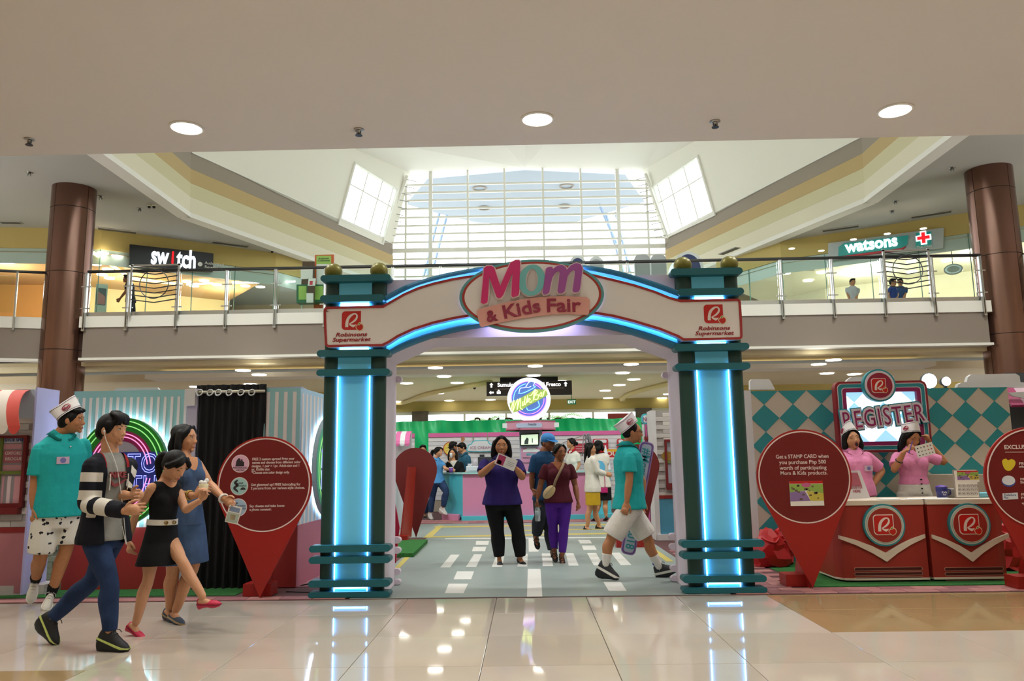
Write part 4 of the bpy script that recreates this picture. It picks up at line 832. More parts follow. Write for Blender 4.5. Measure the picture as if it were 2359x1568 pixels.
# crimson standee edge just behind the left pillar
a = MB(); Yc = 9.2; a.prism(FY(Yc), xz(Yc, [(880, 1130), (903, 1132), (908, 1150), (915, 1185), (920, 1215), (917, 1245), (912, 1296), (885, 1312)]), -.03, 0); part('crimson_standee', a, mat('crimson', 'b4103a', .4), None, 'bright crimson curved standee half hidden behind the left arch pillar', 'standee')
# ================================================================== register booth (right)
YB = 9.28; FBk = FY(YB)
M_TQ = mat('diamond_teal', '2c8a90', .5); M_BCREAM = mat('booth_cream', 'c4b8a8', .55); M_BWH = mat('booth_white', 'd6d4d6', .55)
t = root('register_booth', (4.0, YB, 0), 'booth back wall patterned with teal diamonds behind the register', 'booth')
w0, w1 = at(1733, 960, YB)[0], at(2328, 960, YB)[0]; zT = at(1900, 898, YB)[2]
a = MB(); a.fbox(FBk, w0, w1, .03, zT, -.06, 0); part('wall_panel', a, M_BCREAM, t)
a = MB(); a.box(w0-.09, w0, YB+.0, YB+.7, .03, zT+.01); part('end_post', a, M_BWH, t)
dc = [at(1762.5, 962.9, YB), at(1828.6, 961, YB)]; px_ = dc[1][0]-dc[0][0]; pz_ = at(1762.5, 931.2, YB)[2]-at(1762.5, 994, YB)[2]; pz_ = (zT-dc[0][2])/1.0
hx, hz = px_/2, pz_/2
def clip(poly, x0, x1, z0, z1):
    for ax, lim, sg in ((0, x0, 1), (0, x1, -1), (1, z0, 1), (1, z1, -1)):
        o = []
        for i in range(len(poly)):
            p, q = poly[i-1], poly[i]; ip, iq = sg*(p[ax]-lim) >= -1e-9, sg*(q[ax]-lim) >= -1e-9
            if ip != iq:
                s = (lim-p[ax])/(q[ax]-p[ax]); o.append((p[0]+(q[0]-p[0])*s, p[1]+(q[1]-p[1])*s))
            if iq: o.append(q)
        poly = o
        if not poly: break
    return poly
for j in range(-10, 3):
    for i in range(-1, 12):
        cx, cz = dc[0][0]+i*px_, zT+(j-0)*pz_
        g = clip([(cx-hx, cz), (cx, cz-hz), (cx+hx, cz), (cx, cz+hz)], w0, w1, .03, zT)
        if len(g) > 2: a = MB(); a.prism(FBk, g, 0, .004); part('diamond', a, M_TQ, t)
# pale crests on top of the wall
for pts in ([(1728, 897), (1728, 877), (1732, 873), (1772, 873), (1777, 880), (1785, 895), (1785, 897)], [(1942, 893), (1946, 884), (1953, 874), (1962, 868), (2060, 866), (2060, 893)], [(2205, 892), (2207, 885), (2215, 881), (2227, 879), (2230, 868), (2238, 862), (2340, 860), (2349, 866), (2351, 880), (2380, 882), (2380, 892)]):
    a = MB(); a.prism(FY(YB+.25), xz(YB+.25, pts), -.06, 0); part('crest', a, M_BWH, t)
a = MB(); a.prism(FBk, xz(YB, [(2095, 1091), (2330, 1091), (2330, 1150), (2095, 1150)]), .01, .3); part('back_shelf', a, M_BCREAM, t)
# sign frame
YG = 9.12; FGs = FY(YG); q = xz(YG, [(1922, 879), (2137, 876), (2146, 1036), (1929, 1043)]); x0, x1, z0, z1 = q[0][0], (q[1][0]+q[2][0])/2, q[3][1], q[0][1]; mp = at(2001, 960, YG)[0]-at(2000, 960, YG)[0]
s = root('register_sign', (x0, YG, z0), 'large framed sign spelling REGISTER with a lit window behind letters', 'sign')
M_SRED = mat('sign_dark_red', '8c2028', .45); M_SMAG = mat('sign_magenta', '94205c', .45); M_STEAL = mat('sign_teal', '2c8a94', .45); M_SWHT = mat('sign_pale', 'd6ccd4', .5)
ins = [0, 5.2, 6.6, 14.6, 16, 25]; rad = [14, 11, 10, 8, 7, 3]
rr = [rrect(x0+k*mp, z0+k*mp, x1-k*mp, z1-k*mp, r*mp, 6) for k, r in zip(ins, rad)]
for k, (m_, nm) in enumerate(((M_SRED, 'outer_frame'), (M_SWHT, 'pale_line'), (M_STEAL, 'teal_frame'), (M_SWHT, 'pale_line'), (M_SMAG, 'inner_frame'))):
    a = MB(); a.ring(FGs, rr[k], rr[k+1], -.1, .0+.004*(k % 2)); part(nm, a, m_, s)
a = MB(); a.prism(FGs, rr[5], -.09, -.05); part('light_window', a, glow('window_glow', 'eef4ff', 1.25), s)
wx0, wx1, wz0, wz1 = x0+25*mp, x1-25*mp, z0+25*mp, z1-25*mp
for j in range(-3, 3):
    for i in range(-1, 12):
        cx, cz = dc[0][0]+i*px_, zT+j*pz_; g = clip([(cx-hx, cz), (cx, cz-hz), (cx+hx, cz), (cx, cz+hz)], wx0, wx1, wz0, wz1)
        if len(g) > 2: a = MB(); a.prism(FGs, g, -.05, -.048); part('lit_diamond', a, glow('window_diamond', '9fd4f0', 1.0), s)
c = xz(YG-.05, [(2025, 887.5)])[0]; FC = FY(YG-.05)
for r, m_, d0, d1, nm in ((38, M_STEAL, -.05, .01, 'round_plate'), (34, M_SWHT, .01, .016, 'pale_ring'), (29, mat('plate_crimson', '942038', .45), .016, .022, 'round_face')):
    a = MB(); a.disc(FC, c[0], c[1], r*mp, d0, d1, 40); part(nm, a, m_, s)
logo(FC, c[0]-3*mp, c[1]-.5*mp, 31*mp, .022, s, frame=True)
FR = FY(YG-.03); b0, b1 = xz(YG-.03, [(1938, 989)])[0], xz(YG-.03, [(2132, 968)])[0]; ang = math.atan2(b1[1]-b0[1], b1[0]-b0[0])
for nm, m_, bo, d0, d1, ww in (('letter_backing', M_STEAL, .13, 0, .02, 204), ('letter_outline', M_SWHT, .085, .02, .026, 199), ('letter_face', M_SMAG, -.004, .026, .032, 186)):
    a = MB(); a.text(FR, 'REGISTER', (b0[0]+b1[0])/2, (b0[1]+b1[1])/2, 57*mp, d0, d1, bold=bo, width=ww*mp, rot=ang, sp=1.18); part(nm, a, m_, s)
# flood lamps above the wall
for k, (px, py, r) in enumerate(((2141, 877, 17), (2180, 878, 10))):
    p = at(px, py, YB+.1); m_ = at(px+1, py, YB+.1)[0]-p[0]; f = root('flood_lamp', p, ('larger' if k == 0 else 'smaller')+' bright white flood lamp above the right end of the register sign', 'lamp', 'flood lamps above the register')
    a = MB(); a.lathe(p+np.array([0, .12, 0]), [(r*m_*.6, 0), (r*m_*1.1, .08), (r*m_*1.1, .12)], 20, axis=(0, -1, 0)); part('housing', a, M_DARKST, f)
    a = MB(); a.lathe(p, [(r*m_, -.003), (r*m_, .004)], 20, axis=(0, -1, 0)); part('lens', a, glow('flood_white', 'f0f4ff', 30.0), f)
    a = MB(); a.box(p[0]-.015, p[0]+.015, p[1]+.02, p[1]+.05, zT-.1, p[2]-.02); part('bracket', a, M_DARKST, f)

# ================================================================== register counter (two units)
YK = 7.86; M_CTR = mat('counter_red', '9a2e22', .45); M_CTRD = mat('counter_slot', '4c140f', .5); M_CW = mat('counter_white', 'd8ccb8', .45)
zc1 = at(2030, 1152, YK)[2]; FK = FY(YK)
for k, (pa, pb, ctr) in enumerate((((1925, 1347), (2140, 1347), (2034, 1208.3)), ((2143, 1344), (2335, 1338), (2230, 1207)))):
    xa, xb = at(pa[0]+ (4 if k == 0 else 0), 1250, YK)[0], at(pb[0]-(6 if k == 0 else 8), 1250, YK)[0]
    u = root('counter_unit', ((xa+xb)/2, YK, 0), ('left' if k == 0 else 'right')+' red register counter unit with round emblem and white chevron', 'counter', 'register counters')
    body = [(xa, YK+.12), (xa+.05, YK+.02), (xa+.12, YK), (xb-.0, YK), (xb, YK+.55), (xa, YK+.55)] if k == 0 else [(xa, YK), (xb-.12, YK), (xb-.05, YK+.02), (xb, YK+.12), (xb, YK+.55), (xa, YK+.55)]
    up = Fr((0, 0, 0), (1, 0, 0), (0, 1, 0)); a = MB(); a.prism(up, body, .045, zc1-.045); part('body', a, M_CTR, u)
    c0 = np.mean(body, axis=0); big = [tuple(c0+(np.array(p)-c0)*np.array([1.0, 1.07])) for p in body]; a = MB(); a.prism(up, big, .03, .048); part('plinth', a, M_CW, u); a = MB(); a.prism(up, big, zc1-.045, zc1); part('worktop', a, M_CW, u)
    c = xz(YK, [ctr])[0]; m_ = at(ctr[0]+1, ctr[1], YK)[0]-at(*ctr, YK)[0]
    hw = (xb-xa)/2; cx = c[0]; tipT, tipB = at(ctr[0]+5, 1272.7, YK)[2], at(ctr[0]+5, 1293, YK)[2]; eT, eB = at(ctr[0], 1231 if k == 0 else 1229, YK)[2], at(ctr[0], 1239 if k == 0 else 1238, YK)[2]
    L_, R_ = xa+.015, xb-.015
    top = [(L_, eT), (L_+(cx-L_)*.35, eT-(eT-tipT)*.25), (L_+(cx-L_)*.7, eT-(eT-tipT)*.6), (cx, tipT), (R_-(R_-cx)*.7, eT-(eT-tipT)*.6), (R_-(R_-cx)*.35, eT-(eT-tipT)*.25), (R_, eT)]
    bot = [(L_, eB), (L_+(cx-L_)*.35, eB-(eB-tipB)*.27), (L_+(cx-L_)*.7, eB-(eB-tipB)*.62), (cx, tipB), (R_-(R_-cx)*.7, eB-(eB-tipB)*.62), (R_-(R_-cx)*.35, eB-(eB-tipB)*.27), (R_, eB)]
    a = MB(); a.band(FK, top, bot, -.01, .022); part('chevron', a, M_CW, u)
    for r, mm, d0, d1, nm in ((48, M_STEAL, .0, .03, 'emblem_plate'), (44.5, mat('emblem_pale', 'c2c8bc', .5), .03, .033, 'emblem_ring'), (41.5, mat('emblem_teal2', '86b0aa', .5), .033, .035, 'emblem_ring'), (40, M_CW, .035, .037, 'emblem_ring'), (38.5, M_CTR, .037, .04, 'emblem_face')):
        a = MB(); a.disc(FK, c[0], c[1], r*m_, d0, d1, 44); part(nm, a, mm, u)
    logo(FK, c[0]-3*m_, c[1]+1*m_, 43*m_, .04, u, frame=True)
    for py in (1310, 1321, 1332):
        z = at(ctr[0], py, YK)[2]; sx0, sx1 = xa+.14 if k == 0 else xa+.11, xb-.06 if k == 0 else xb-.09
        a = MB(); a.ring(FK, pill(sx0, z-.017, sx1, z+.017), pill(sx0+.005, z-.0125, sx1-.005, z+.0125), 0, .006); part('slot_rim', a, mat('slot_pale', 'b07c6c', .5), u)
        a = MB(); a.prism(FK, pill(sx0+.005, z-.0125, sx1-.005, z+.0125), 0, .003); part('slot', a, M_CTRD, u)
# things on the counter
p = at(1985, 1150, YK+.2); X0, X1 = at(1948, 1100, YK+.2)[0], at(2008, 1100, YK+.2)[0]; zb = zc1
t = root('sign_holder', (p[0]-.15, YK+.2, zb), 'tilted white register here sign holder on the counter', 'sign holder')
O_ = xz(YK+.2, [(1925, 1150), (2005, 1147), (1981, 1083), (1925, 1086)]); FH = Fr((0, YK+.2, 0), (1, 0, 0), (0, .12, 1)); O_ = [(x, (z-zb)+zb) for x, z in O_]
a = MB(); a.prism(FY(YK+.2), [(x, max(z, zb+.002)) for x, z in O_], -.01, 0); part('frame', a, M_BWH, t)
a = MB(); a.prism(FY(YK+.2), xz(YK+.2, [(1928, 1120), (1985, 1118), (1975, 1088), (1928, 1090)]), 0, .003); part('pink_print', a, mat('print_rose', 'b06070', .5), t)
a = MB(); c = xz(YK+.2, [(1970, 1108)])[0]; a.prism(FY(YK+.2), circ(*c, .055, 24, .03), .003, .005); part('oval_badge', a, M_PANEL, t); lines(FY(YK+.2), t, [((1970, 1111), 'Mom', 20)], YK+.2, 11, mat('print_rose', 'b06070', .5), align='CENTER'); t.children[-1].location.y -= .004
lines(FY(YK+.2), t, [((1972, 1125), 'REGISTER', 30), ((1974, 1134), 'HERE', 17)], YK+.2, 9, mat('print_rose', 'b06070', .5), align='CENTER')
Ym = YK+.18
t = root('menu_stand', (at(2229, 1145, Ym)[0], Ym, zb), 'upright printed map and stamp chart in a grey frame on the counter', 'stand')
q = xz(Ym, [(2202, 1147), (2257, 1147), (2257, 1081), (2202, 1081)]); a = MB(); a.fbox(FY(Ym), q[0][0], q[1][0], zb+.002, q[2][1], -.015, 0); part('frame', a, M_GREY, t)
a = MB(); a.fbox(FY(Ym), q[0][0]+.008, q[1][0]-.008, zb+.01, q[2][1]-.008, 0, .002); part('sheet', a, mat('card_white', 'e6e2d8', .5), t)
c0, c1 = xz(Ym, [(2206, 1110)])[0], xz(Ym, [(2253, 1084)])[0]; map_card(FY(Ym), c0[0], c0[1], c1[0], c1[1], -.003, t, 8)
for r in range(3):
    for k in range(5):
        c = xz(Ym, [(2211+k*9.2, 1119+r*9)])[0]; a = MB(); a.ring(FY(Ym), rrect(c[0]-.016, c[1]-.014, c[0]+.016, c[1]+.014, .004, 2), rrect(c[0]-.013, c[1]-.011, c[0]+.013, c[1]+.011, .003, 2), .002, .003); a.disc(FY(Ym), c[0], c[1], .006, .002, .003, 8); part('stamp_box', a, M_BLACK, t)
p = at(2171, 1146, YK+.25); t = root('mug', (p[0], YK+.25, zb), 'dark blue mug with a violet lid on the register counter', 'mug'); C_ = (p[0], YK+.25, zb)
a = MB(); a.lathe(C_, [(.044, .002), (.05, .01), (.055, .09), (.055, .11), (.05, .11)], 24); a.tube([(p[0]+.05, YK+.25, zb+.09), (p[0]+.085, YK+.25, zb+.08), (p[0]+.085, YK+.25, zb+.04), (p[0]+.05, YK+.25, zb+.025)], .008, 8); part('cup', a, mat('mug_blue', '24286c', .35), t, smooth=True)
a = MB(); a.lathe(C_, [(.057, .108), (.05, .118), (.02, .128), (.004, .13)], 24); part('lid', a, mat('mug_violet', '5a3aa0', .35), t, smooth=True)
a = MB(); a.text(FY(YK+.25-.056), 'Kids', p[0]-.004, zb+.05, .03, 0, .002); a.text(FY(YK+.25-.056), 'Fair', p[0]-.004, zb+.03, .022, 0, .002); part('print', a, M_BWH, t)
p = at(2193, 1146, YK+.3); a = MB(); a.lathe((p[0], YK+.32, zb), [(.05, .002), (.056, .02), (.06, .085), (.056, .09)], 20); part('bowl', a, mat('jar_grey', '9a948c', .3), None, 'grey patterned jar beside the blue mug on the counter', 'jar', smooth=True)
for k, (px, w) in enumerate(((2110, .22), (2045, .18), (2160, .2))):
    p = at(px, 1148, YK+.12); a = MB(); a.add([(p[0]-w/2, YK+.05, zb+.003), (p[0]+w/2, YK+.03, zb+.003), (p[0]+w/2+.03, YK+.2, zb+.004), (p[0]-w/2+.02, YK+.22, zb+.004), (p[0]-w/2, YK+.05, zb+.006), (p[0]+w/2, YK+.03, zb+.006), (p[0]+w/2+.03, YK+.2, zb+.007), (p[0]-w/2+.02, YK+.22, zb+.007)], [(3, 2, 1, 0), (4, 5, 6, 7), (0, 1, 5, 4), (1, 2, 6, 5), (2, 3, 7, 6), (3, 0, 4, 7)])
    part('paper_sheet', a, mat('paper', 'e8e6e0', .7), None, 'white paper lying on the counter, '+('middle' if k == 0 else 'left one beside the sign holder' if k == 1 else 'right one before the mug'), 'paper', 'papers on the register counter')
p = at(2285, 1146, YK+.2); a = MB(); a.fbox(FY(YK+.22), p[0]-.12, p[0]+.14, zb+.003, zb+.05, -.12, 0, bev=.008); part('leaflet_box', a, mat('box_aqua', '6ab0c0', .5), None, 'flat aqua leaflet box at the right end of the counter', 'box')
# red bags on the turf
M_BAG = mat('bag_red', 'b01418', .4, bump=.25, bscale=14)
def bag(c, w, d, h, label, seed):
    R = np.random.default_rng(seed); a = MB(); n = 13; C_, U, V, ru, rv = [], [], [], [], []
    for z, s in ((0.0, .86), (.08, 1.04), (.25, 1.06), (.45, .98), (.62, .86), (.78, .66), (.9, .5), (1.0, .22)):
        C_.append((c[0]+R.uniform(-.03, .03), c[1], .013+z*h)); U.append((1, 0, 0)); V.append((0, 1, 0)); ru.append(w/2*s*R.uniform(.9, 1.1)); rv.append(d/2*s*R.uniform(.9, 1.1))
    a.rings(C_, U, V, ru, rv, n)
    a.v = [(x+R.normal(0, .017), y+R.normal(0, .017), max(.013, z+R.normal(0, .015))) for x, y, z in a.v]
    t = root('red_bag', (c[0], c[1], .013), label, 'bag', 'red bags by the register'); part('sack', a, M_BAG, t, auto=.35)
    a = MB(); a.tube(catmull([(c[0]-.1, c[1]-d*.3, .013+h*.8), (c[0]-.06, c[1]-d*.42, .013+h*.72), (c[0]+.03, c[1]-d*.45, .013+h*.66), (c[0]+.09, c[1]-d*.3, .013+h*.78)], 4), .011, 6); part('handle', a, M_BAG, t, smooth=True)
for px, py, w, h, lb, sd in ((1778, 1307, .42, .4, 'red cloth bag on the turf beside the right arch pillar', 1), (1808, 1306, .3, .4, 'red cloth bag on the turf just behind the stamp card pin', 2), (1912, 1303, .3, .48, 'red cloth bag against the left end of the register counter', 3), (2345, 1318, .3, .5, 'red cloth bag half hidden behind the right edge pin', 4)):
    g = gz(px, py); bag((g[0]+(.03 if sd == 2 else 0), max(g[1], 8.5)+.05+(.13 if sd == 2 else 0)), w, w*.7, h, lb, sd)
# booth beyond the right edge with a striped awning
t = root('striped_stall', (5.6, 9.6, 0), 'dark stall with a magenta striped awning at the right edge', 'stall')
a = MB(); a.box(at(2326, 960, 9.8)[0], 7.5, 9.8, 9.86, .012, 2.2); part('wall_panel', a, mat('stall_dark', '4a5258', .6), t)
for k in range(8):
    x = at(2330, 930, 9.6)[0]+k*.16; a = MB(); a.add([(x, 9.79, 2.02), (x+.16, 9.79, 2.02), (x+.10, 9.5, 1.78), (x-.06, 9.5, 1.78), (x, 9.79, 2.0), (x+.16, 9.79, 2.0), (x+.10, 9.51, 1.76), (x-.06, 9.51, 1.76)], [(0, 1, 2, 3), (7, 6, 5, 4), (3, 2, 6, 7), (0, 3, 7, 4), (1, 5, 6, 2)])
    part('awning_stripe', a, mat('awning_magenta', '9c1c56', .5) if k % 2 == 0 else mat('awning_pale', 'c8a8b4', .5), t)
a = MB(); a.prism(FY(9.48), xz(9.48, [(2322, 904), (2400, 900), (2400, 912), (2362, 918), (2334, 912)]), -.03, 0); part('valance', a, M_BWH, t)

# ================================================================== photo booth (left)
YP = 7.97; FP_ = FY(YP); M_PBT = mat('booth_aqua', '8fc0c2', .55); M_STR = mat('booth_stripe', 'e0d8d4', .55); M_PBR = mat('booth_red_base', '9c2e2c', .5)
t = root('photo_booth', (-2.9, YP, 0), 'aqua and white striped photo booth with red base and black curtain', 'booth')
xa, xb = at(165, 1000, YP)[0], at(432, 1000, YP)[0]; zt_ = at(300, 899, YP)[2]; zr = at(400, 1213, YP)[2]
a = MB(); a.fbox(FP_, xa, xb, zr, zt_, -.06, 0); part('wall_panel', a, M_PBT, t); a = MB(); a.fbox(FP_, xa, xb, .012, zr, -.06, .004); part('base_panel', a, M_PBR, t)
n = 17
for k in range(n):
    x = xa+(k+.5)*(xb-xa)/n; w = (xb-xa)/n*.19; a = MB(); a.fbox(FP_, x-w, x+w, zr, zt_-.07, 0, .003); part('stripe', a, M_STR, t)
a = MB(); a.fbox(FP_, xb-.005, xb+.1, .012, zt_+.005, -.16, .03); part('corner_post', a, mat('post_lilac', 'b8b4cc', .5), t)
a = MB(); a.fbox(FP_, xb-.02, xb+.09, zt_-.17, zt_+.0, .03, .07); part('rod_bracket', a, M_BWH, t)
a = MB(); a.prism(FY(YP+.2), xz(YP+.2, [(262, 900), (268, 893), (362, 892), (368, 899)]), -.04, 0); part('crest', a, M_BWH, t)
# right part with the receding side face
xc, xd = at(606, 1000, YP)[0], at(690, 1000, YP)[0]; ye = 10.0; xe = xd+.05
a = MB(); a.fbox(FP_, xc, xd, zr, zt_, -.06, 0); part('wall_panel', a, M_PBT, t); a = MB(); a.fbox(FP_, xc, xd, .012, zr, -.06, .004); part('base_panel', a, M_PBR, t)
for k in range(4):
    x = at(617.5+k*20.5, 920, YP)[0]; a = MB(); a.fbox(FP_, x-.018, x+.018, zr, zt_-.04, 0, .003); part('stripe', a, M_STR, t)
FSd = Fr((xd, YP, 0), (.03, 1, 0), (0, 0, 1)); Ls = ye-YP
a = MB(); a.fbox(FSd, 0, Ls, zr, zt_, -.06, 0); part('side_panel', a, mat('booth_aqua_pale', 'a8cce0', .55), t); a = MB(); a.fbox(FSd, 0, Ls, .012, zr, -.06, .004); part('base_panel', a, mat('booth_base_pink_lit', 'b06a80', .5), t)  # pink light put into the side base colour
for k in range(14):
    x = .06+k*.13; a = MB(); a.fbox(FSd, x, x+.055, zr, zt_-.05, 0, .003); part('stripe', a, M_STR, t)
a = MB(); a.prism(FY(YP+.3), xz(YP+.3, [(604, 897), (612, 892), (695, 890), (712, 900), (712, 905), (604, 905)]), -.04, 0); part('crest', a, mat('post_lilac', 'b8b4cc', .5), t)
# rod and curtain
zrod = at(520, 903, YP)[2]
a = MB(); a.tube([(xb+.05, YP-.05, zrod), (xc+.02, YP-.05, zrod)], .014, 10); part('curtain_rod', a, mat('rod_cream', 'cfc8b0', .35), t, smooth=True)
c = root('curtain', ((xb+xc)/2, YP, 0), 'long black curtain hanging on rings in the photo booth doorway', 'curtain')
n = 90; v = []; x0, x1 = xb+.08, xc+.03
for j in range(9):
    z = zrod+.075+(.014-zrod-.075)*j/8; am = .016+.014*j/8
    for i in range(n+1):
        s_ = i/n; y = YP-.02+am*math.sin(s_*2*PI*9.5+.6*math.sin(s_*7))+.01*math.sin(s_*31+j); v.append((x0+(x1-x0)*s_, y, z))
a = MB(); a.add(v, [(j*(n+1)+i, (j+1)*(n+1)+i, (j+1)*(n+1)+i+1, j*(n+1)+i+1) for j in range(8) for i in range(n)]); part('cloth', a, mat('curtain_black', '07080c', .8), c, smooth=True)
for px in (460, 484, 503, 528, 555, 580):
    p = at(px, 904, YP-.08); a = MB(); a.tube([(p[0]+.03*math.cos(q), p[1]+.012*math.sin(q), p[2]+.03*math.sin(q)) for q in [2*PI*i/14 for i in range(14)]], .008, 6, closed=True); part('ring', a, M_STEEL, c, smooth=True)
# brick wall piece between the shop post and the booth
Yv = 8.62; FV = FY(Yv); xv0, xv1 = at(98, 1000, Yv)[0], at(172, 1000, Yv)[0]; zv = at(130, 962, Yv)[2]; t2 = root('brick_panel', ((xv0+xv1)/2, Yv, 0), 'narrow white brick panel under a red beam between shop post and photo booth', 'wall')
a = MB(); a.fbox(FV, xv0, xv1, .012, zv, -.05, 0); part('backing', a, mat('brick_joint', 'a39d9a', .8), t2); a = MB(); a.fbox(FV, xv0, xv1, at(130, 944, Yv)[2], at(130, 927, Yv)[2], -.08, .03); part('red_beam', a, mat('facade_red', '8a2020', .5), t2); a = MB(); a.fbox(FV, xv0, xv1, zv, at(130, 944, Yv)[2], -.05, 0); part('pink_band', a, mat('facade_pink', 'b07078', .5), t2)
bm2 = MB(); bm2.fbox(FY(0), -.1055, .1055, -.0298, .0298, -.004, .006, bev=.003); bme2 = bm2.mesh('brick', mat('brick_white', 'c4beba', .7)); z = .05; k = 0
while z < zv-.03:
    for i in range(2):
        x = xv0+.106+i*.214+(.05 if k % 2 else 0)
        if x+.1 < xv1+.03: inst('brick', bme2, t2, (x, Yv-.004, z))
    z += .0625; k += 1
# oval neon sign
def neon_sign(F, cx, cz, rx, rz, d, label, mats_, txt_rot=0.0, dim=1.0):
    s = root('neon_sign', F.p(cx, cz, d), label, 'sign')
    E_ = lambda k, n=48, a0=0, a1=2*PI, dx=0: [(cx+rx*k*math.cos(a0+(a1-a0)*i/n), cz+(rz-(1-k)*rx)*math.sin(a0+(a1-a0)*i/n)) for i in range(n if a1-a0 > 6.2 else n+1)]
    a = MB(); a.prism(F, E_(1), d, d+.05); part('sign_board', a, mats_[0], s)
    a = MB(); a.ring(F, E_(1), E_(.72), d+.05, d+.056); part('outer_band', a, mats_[1], s)
    a = MB(); a.ring(F, E_(.72), E_(.5), d+.05, d+.056); part('inner_band', a, mats_[2], s)
    a = MB(); a.prism(F, E_(.5), d+.05, d+.053); part('centre_panel', a, mats_[3], s)
    for k, m_ in ((.93, mats_[4]), (.83, mats_[4]), (.66, mats_[5]), (.59, mats_[5])):
        for a0, a1 in (((.2, 2.95), (3.35, 6.1)) if k < .7 else ((0, 2*PI),)):
            a = MB(); P = E_(k, 48, a0, a1); a.tube([F.p(x, z, d+.068) for x, z in P], .0055, 6, closed=(a1-a0 > 6.2)); part('neon_tube', a, m_, s)
    a = MB(); a.fbox(F, cx-rx*.8, cx+rx*.8, cz-rz*.46, cz+rz*.36, d+.056, d+.062); part('blue_panel', a, mats_[6], s)
    a = MB(); a.text(F, 'PHOTO', cx, cz-rz*.02, rz*.5, d+.062, d+.08, width=rx*1.6, outline=.0045); a.text(F, 'BOOTH', cx, cz-rz*.42, rz*.5, d+.062, d+.08, width=rx*1.6, outline=.0045)
    part('neon_letters', a, mats_[7], s)
    a = MB(); a.tube([F.p(x, z, d-.02) for x, z in E_(.9, 40)], .014, 5, closed=True); part('halo_strip', a, glow('halo_white', 'd8e8ff', 26.0), s)
    return s
GN = mat('neon_green_board', '1d7a22', .45); GM = mat('neon_magenta_board', '8a1450', .45); BRK = mat('neon_brick_print', '9d96a0', .6); 
NM = (mat('neon_rim', '2a6a30', .5), GN, GM, BRK, glow('neon_green', '9cf08c', .55), glow('neon_pink', 'ff9cd8', .8), mat('neon_blue_panel', '28348c', .5), glow('neon_blue', 'a8b0ff', .9))
c0 = xz(YP-.05, [(284, 1086)])[0]; mpp = at(285, 1086, YP-.05)[0]-at(284, 1086, YP-.05)[0]
neon_sign(FP_, c0[0], c0[1], 107*mpp, 122*mpp, .05, 'big oval neon photo booth sign with green and magenta bands on striped wall', NM)
NM2 = (mat('neon_rim_pale', '9aa8a8', .5), mat('neon_aqua_board', '58b098', .45), mat('neon_violet_board', '9c60b0', .45), BRK, NM[4], NM[5], NM[6], NM[7])
neon_sign(FSd, .95, c0[1]+.02, .62, .56, .03, 'oval neon photo booth sign on the side wall, partly behind the left pillar', NM2)
# hanging loose cables at the left pillar foot
a = MB(); a.tube(catmull([(-2.25, 7.95, .03), (-2.1, 7.75, .07), (-1.95, 7.7, .03), (-2.05, 7.6, .02), (-2.3, 7.65, .02)], 5), .006, 6); part('cable', a, M_BLACK, None, 'thin black cable looped on the floor at the left pillar foot', 'cable', smooth=True)

# ================================================================== shoe shop facade at the far left
YW = 7.7; FW = FY(YW)
t = root('shop_facade', (-5.2, YW, 0), 'painted toy shop facade with striped awning and red window at the far left', 'facade')
xr_ = at(84, 1100, YW)[0]; xl_ = xr_-1.3; ztp = at(80, 897, YW)[2]; zb_ = at(30, 1226, YW)[2]
a = MB(); a.fbox(FW, xl_, xr_, .03, ztp, -.06, 0); part('wall_panel', a, mat('brick_joint', 'a39d9a', .8), t)
a = MB(); a.fbox(FW, xl_, xr_, .03, zb_, 0, .012); part('base_panel', a, mat('facade_pink', 'b07078', .5), t); a = MB(); a.fbox(FW, xl_, xr_, zb_, zb_+.05, 0, .02); part('band', a, mat('facade_red', '8a2020', .5), t)
bm_ = [mat('brick_white', 'c4beba', .7), mat('brick_white_b', 'b4aeac', .7), mat('brick_white_c', 'd0c9c2', .7)]; bme = []
for m_ in bm_: b = MB(); b.fbox(FY(0), -.1055, .1055, -.0298, .0298, -.004, .006, bev=.003); bme.append(b.mesh('brick', m_))
k = 0; z = zb_+.08
while z < ztp-.02:
    for i in range(7):
        x = xr_-.11-i*.215-(.107 if k % 2 else 0)
        if x > xl_: inst('brick', random.choice(bme), t, (x, YW-.004, z))
    z += .0625; k += 1
xo = at(96, 1000, YW)[0]; a = MB(); a.box(xr_, xo, YW-.12, YW+.25, .03, ztp+.01); part('corner_post', a, mat('post_violet', 'b4b0dc', .5), t)
a = MB(); a.prism(Fr((0, 0, 0), (1, 0, 0), (0, 1, 0)), [(xl_, YW-.02), (xr_-.2, YW-.02), (xo+.12, YW+.02), (xo+.12, YW+.3), (xl_, YW+.2)], .01, .1); part('plinth', a, mat('plinth_grey', 'c4bcb8', .6), t)
a = MB(); a.prism(FW, xz(YW, [(40, 897), (84, 897), (84, 965), (44, 962)]), .012, .03); part('fascia_plate', a, mat('plate_pale_blue', 'b4c0cc', .5), t)
wx = [at(v, 1100, YW)[0] for v in (-20, 10, 55, 62)]; wz = [at(40, v, YW)[2] for v in (1003, 1009, 1090, 1168, 1183)]
a = MB(); a.ring(FW, [(wx[0], wz[3]), (wx[3], wz[3]), (wx[3], wz[0]), (wx[0], wz[0])], [(wx[0]+.05, wz[3]+.04), (wx[2], wz[3]+.04), (wx[2], wz[1]), (wx[0]+.05, wz[1])], .0, .05); part('window_frame', a, mat('frame_red', '6e1a1c', .45), t)
a = MB(); a.fbox(FW, wx[0], wx[3]-.02, wz[4], wz[3], 0, .08); part('window_sill', a, mat('frame_red', '6e1a1c', .45), t)
a = MB(); a.fbox(FW, wx[0]+.05, wx[2], wz[3]+.04, wz[1], 0, .015); part('window_pane', a, mat('pane_grey', '8c8488', .35), t)
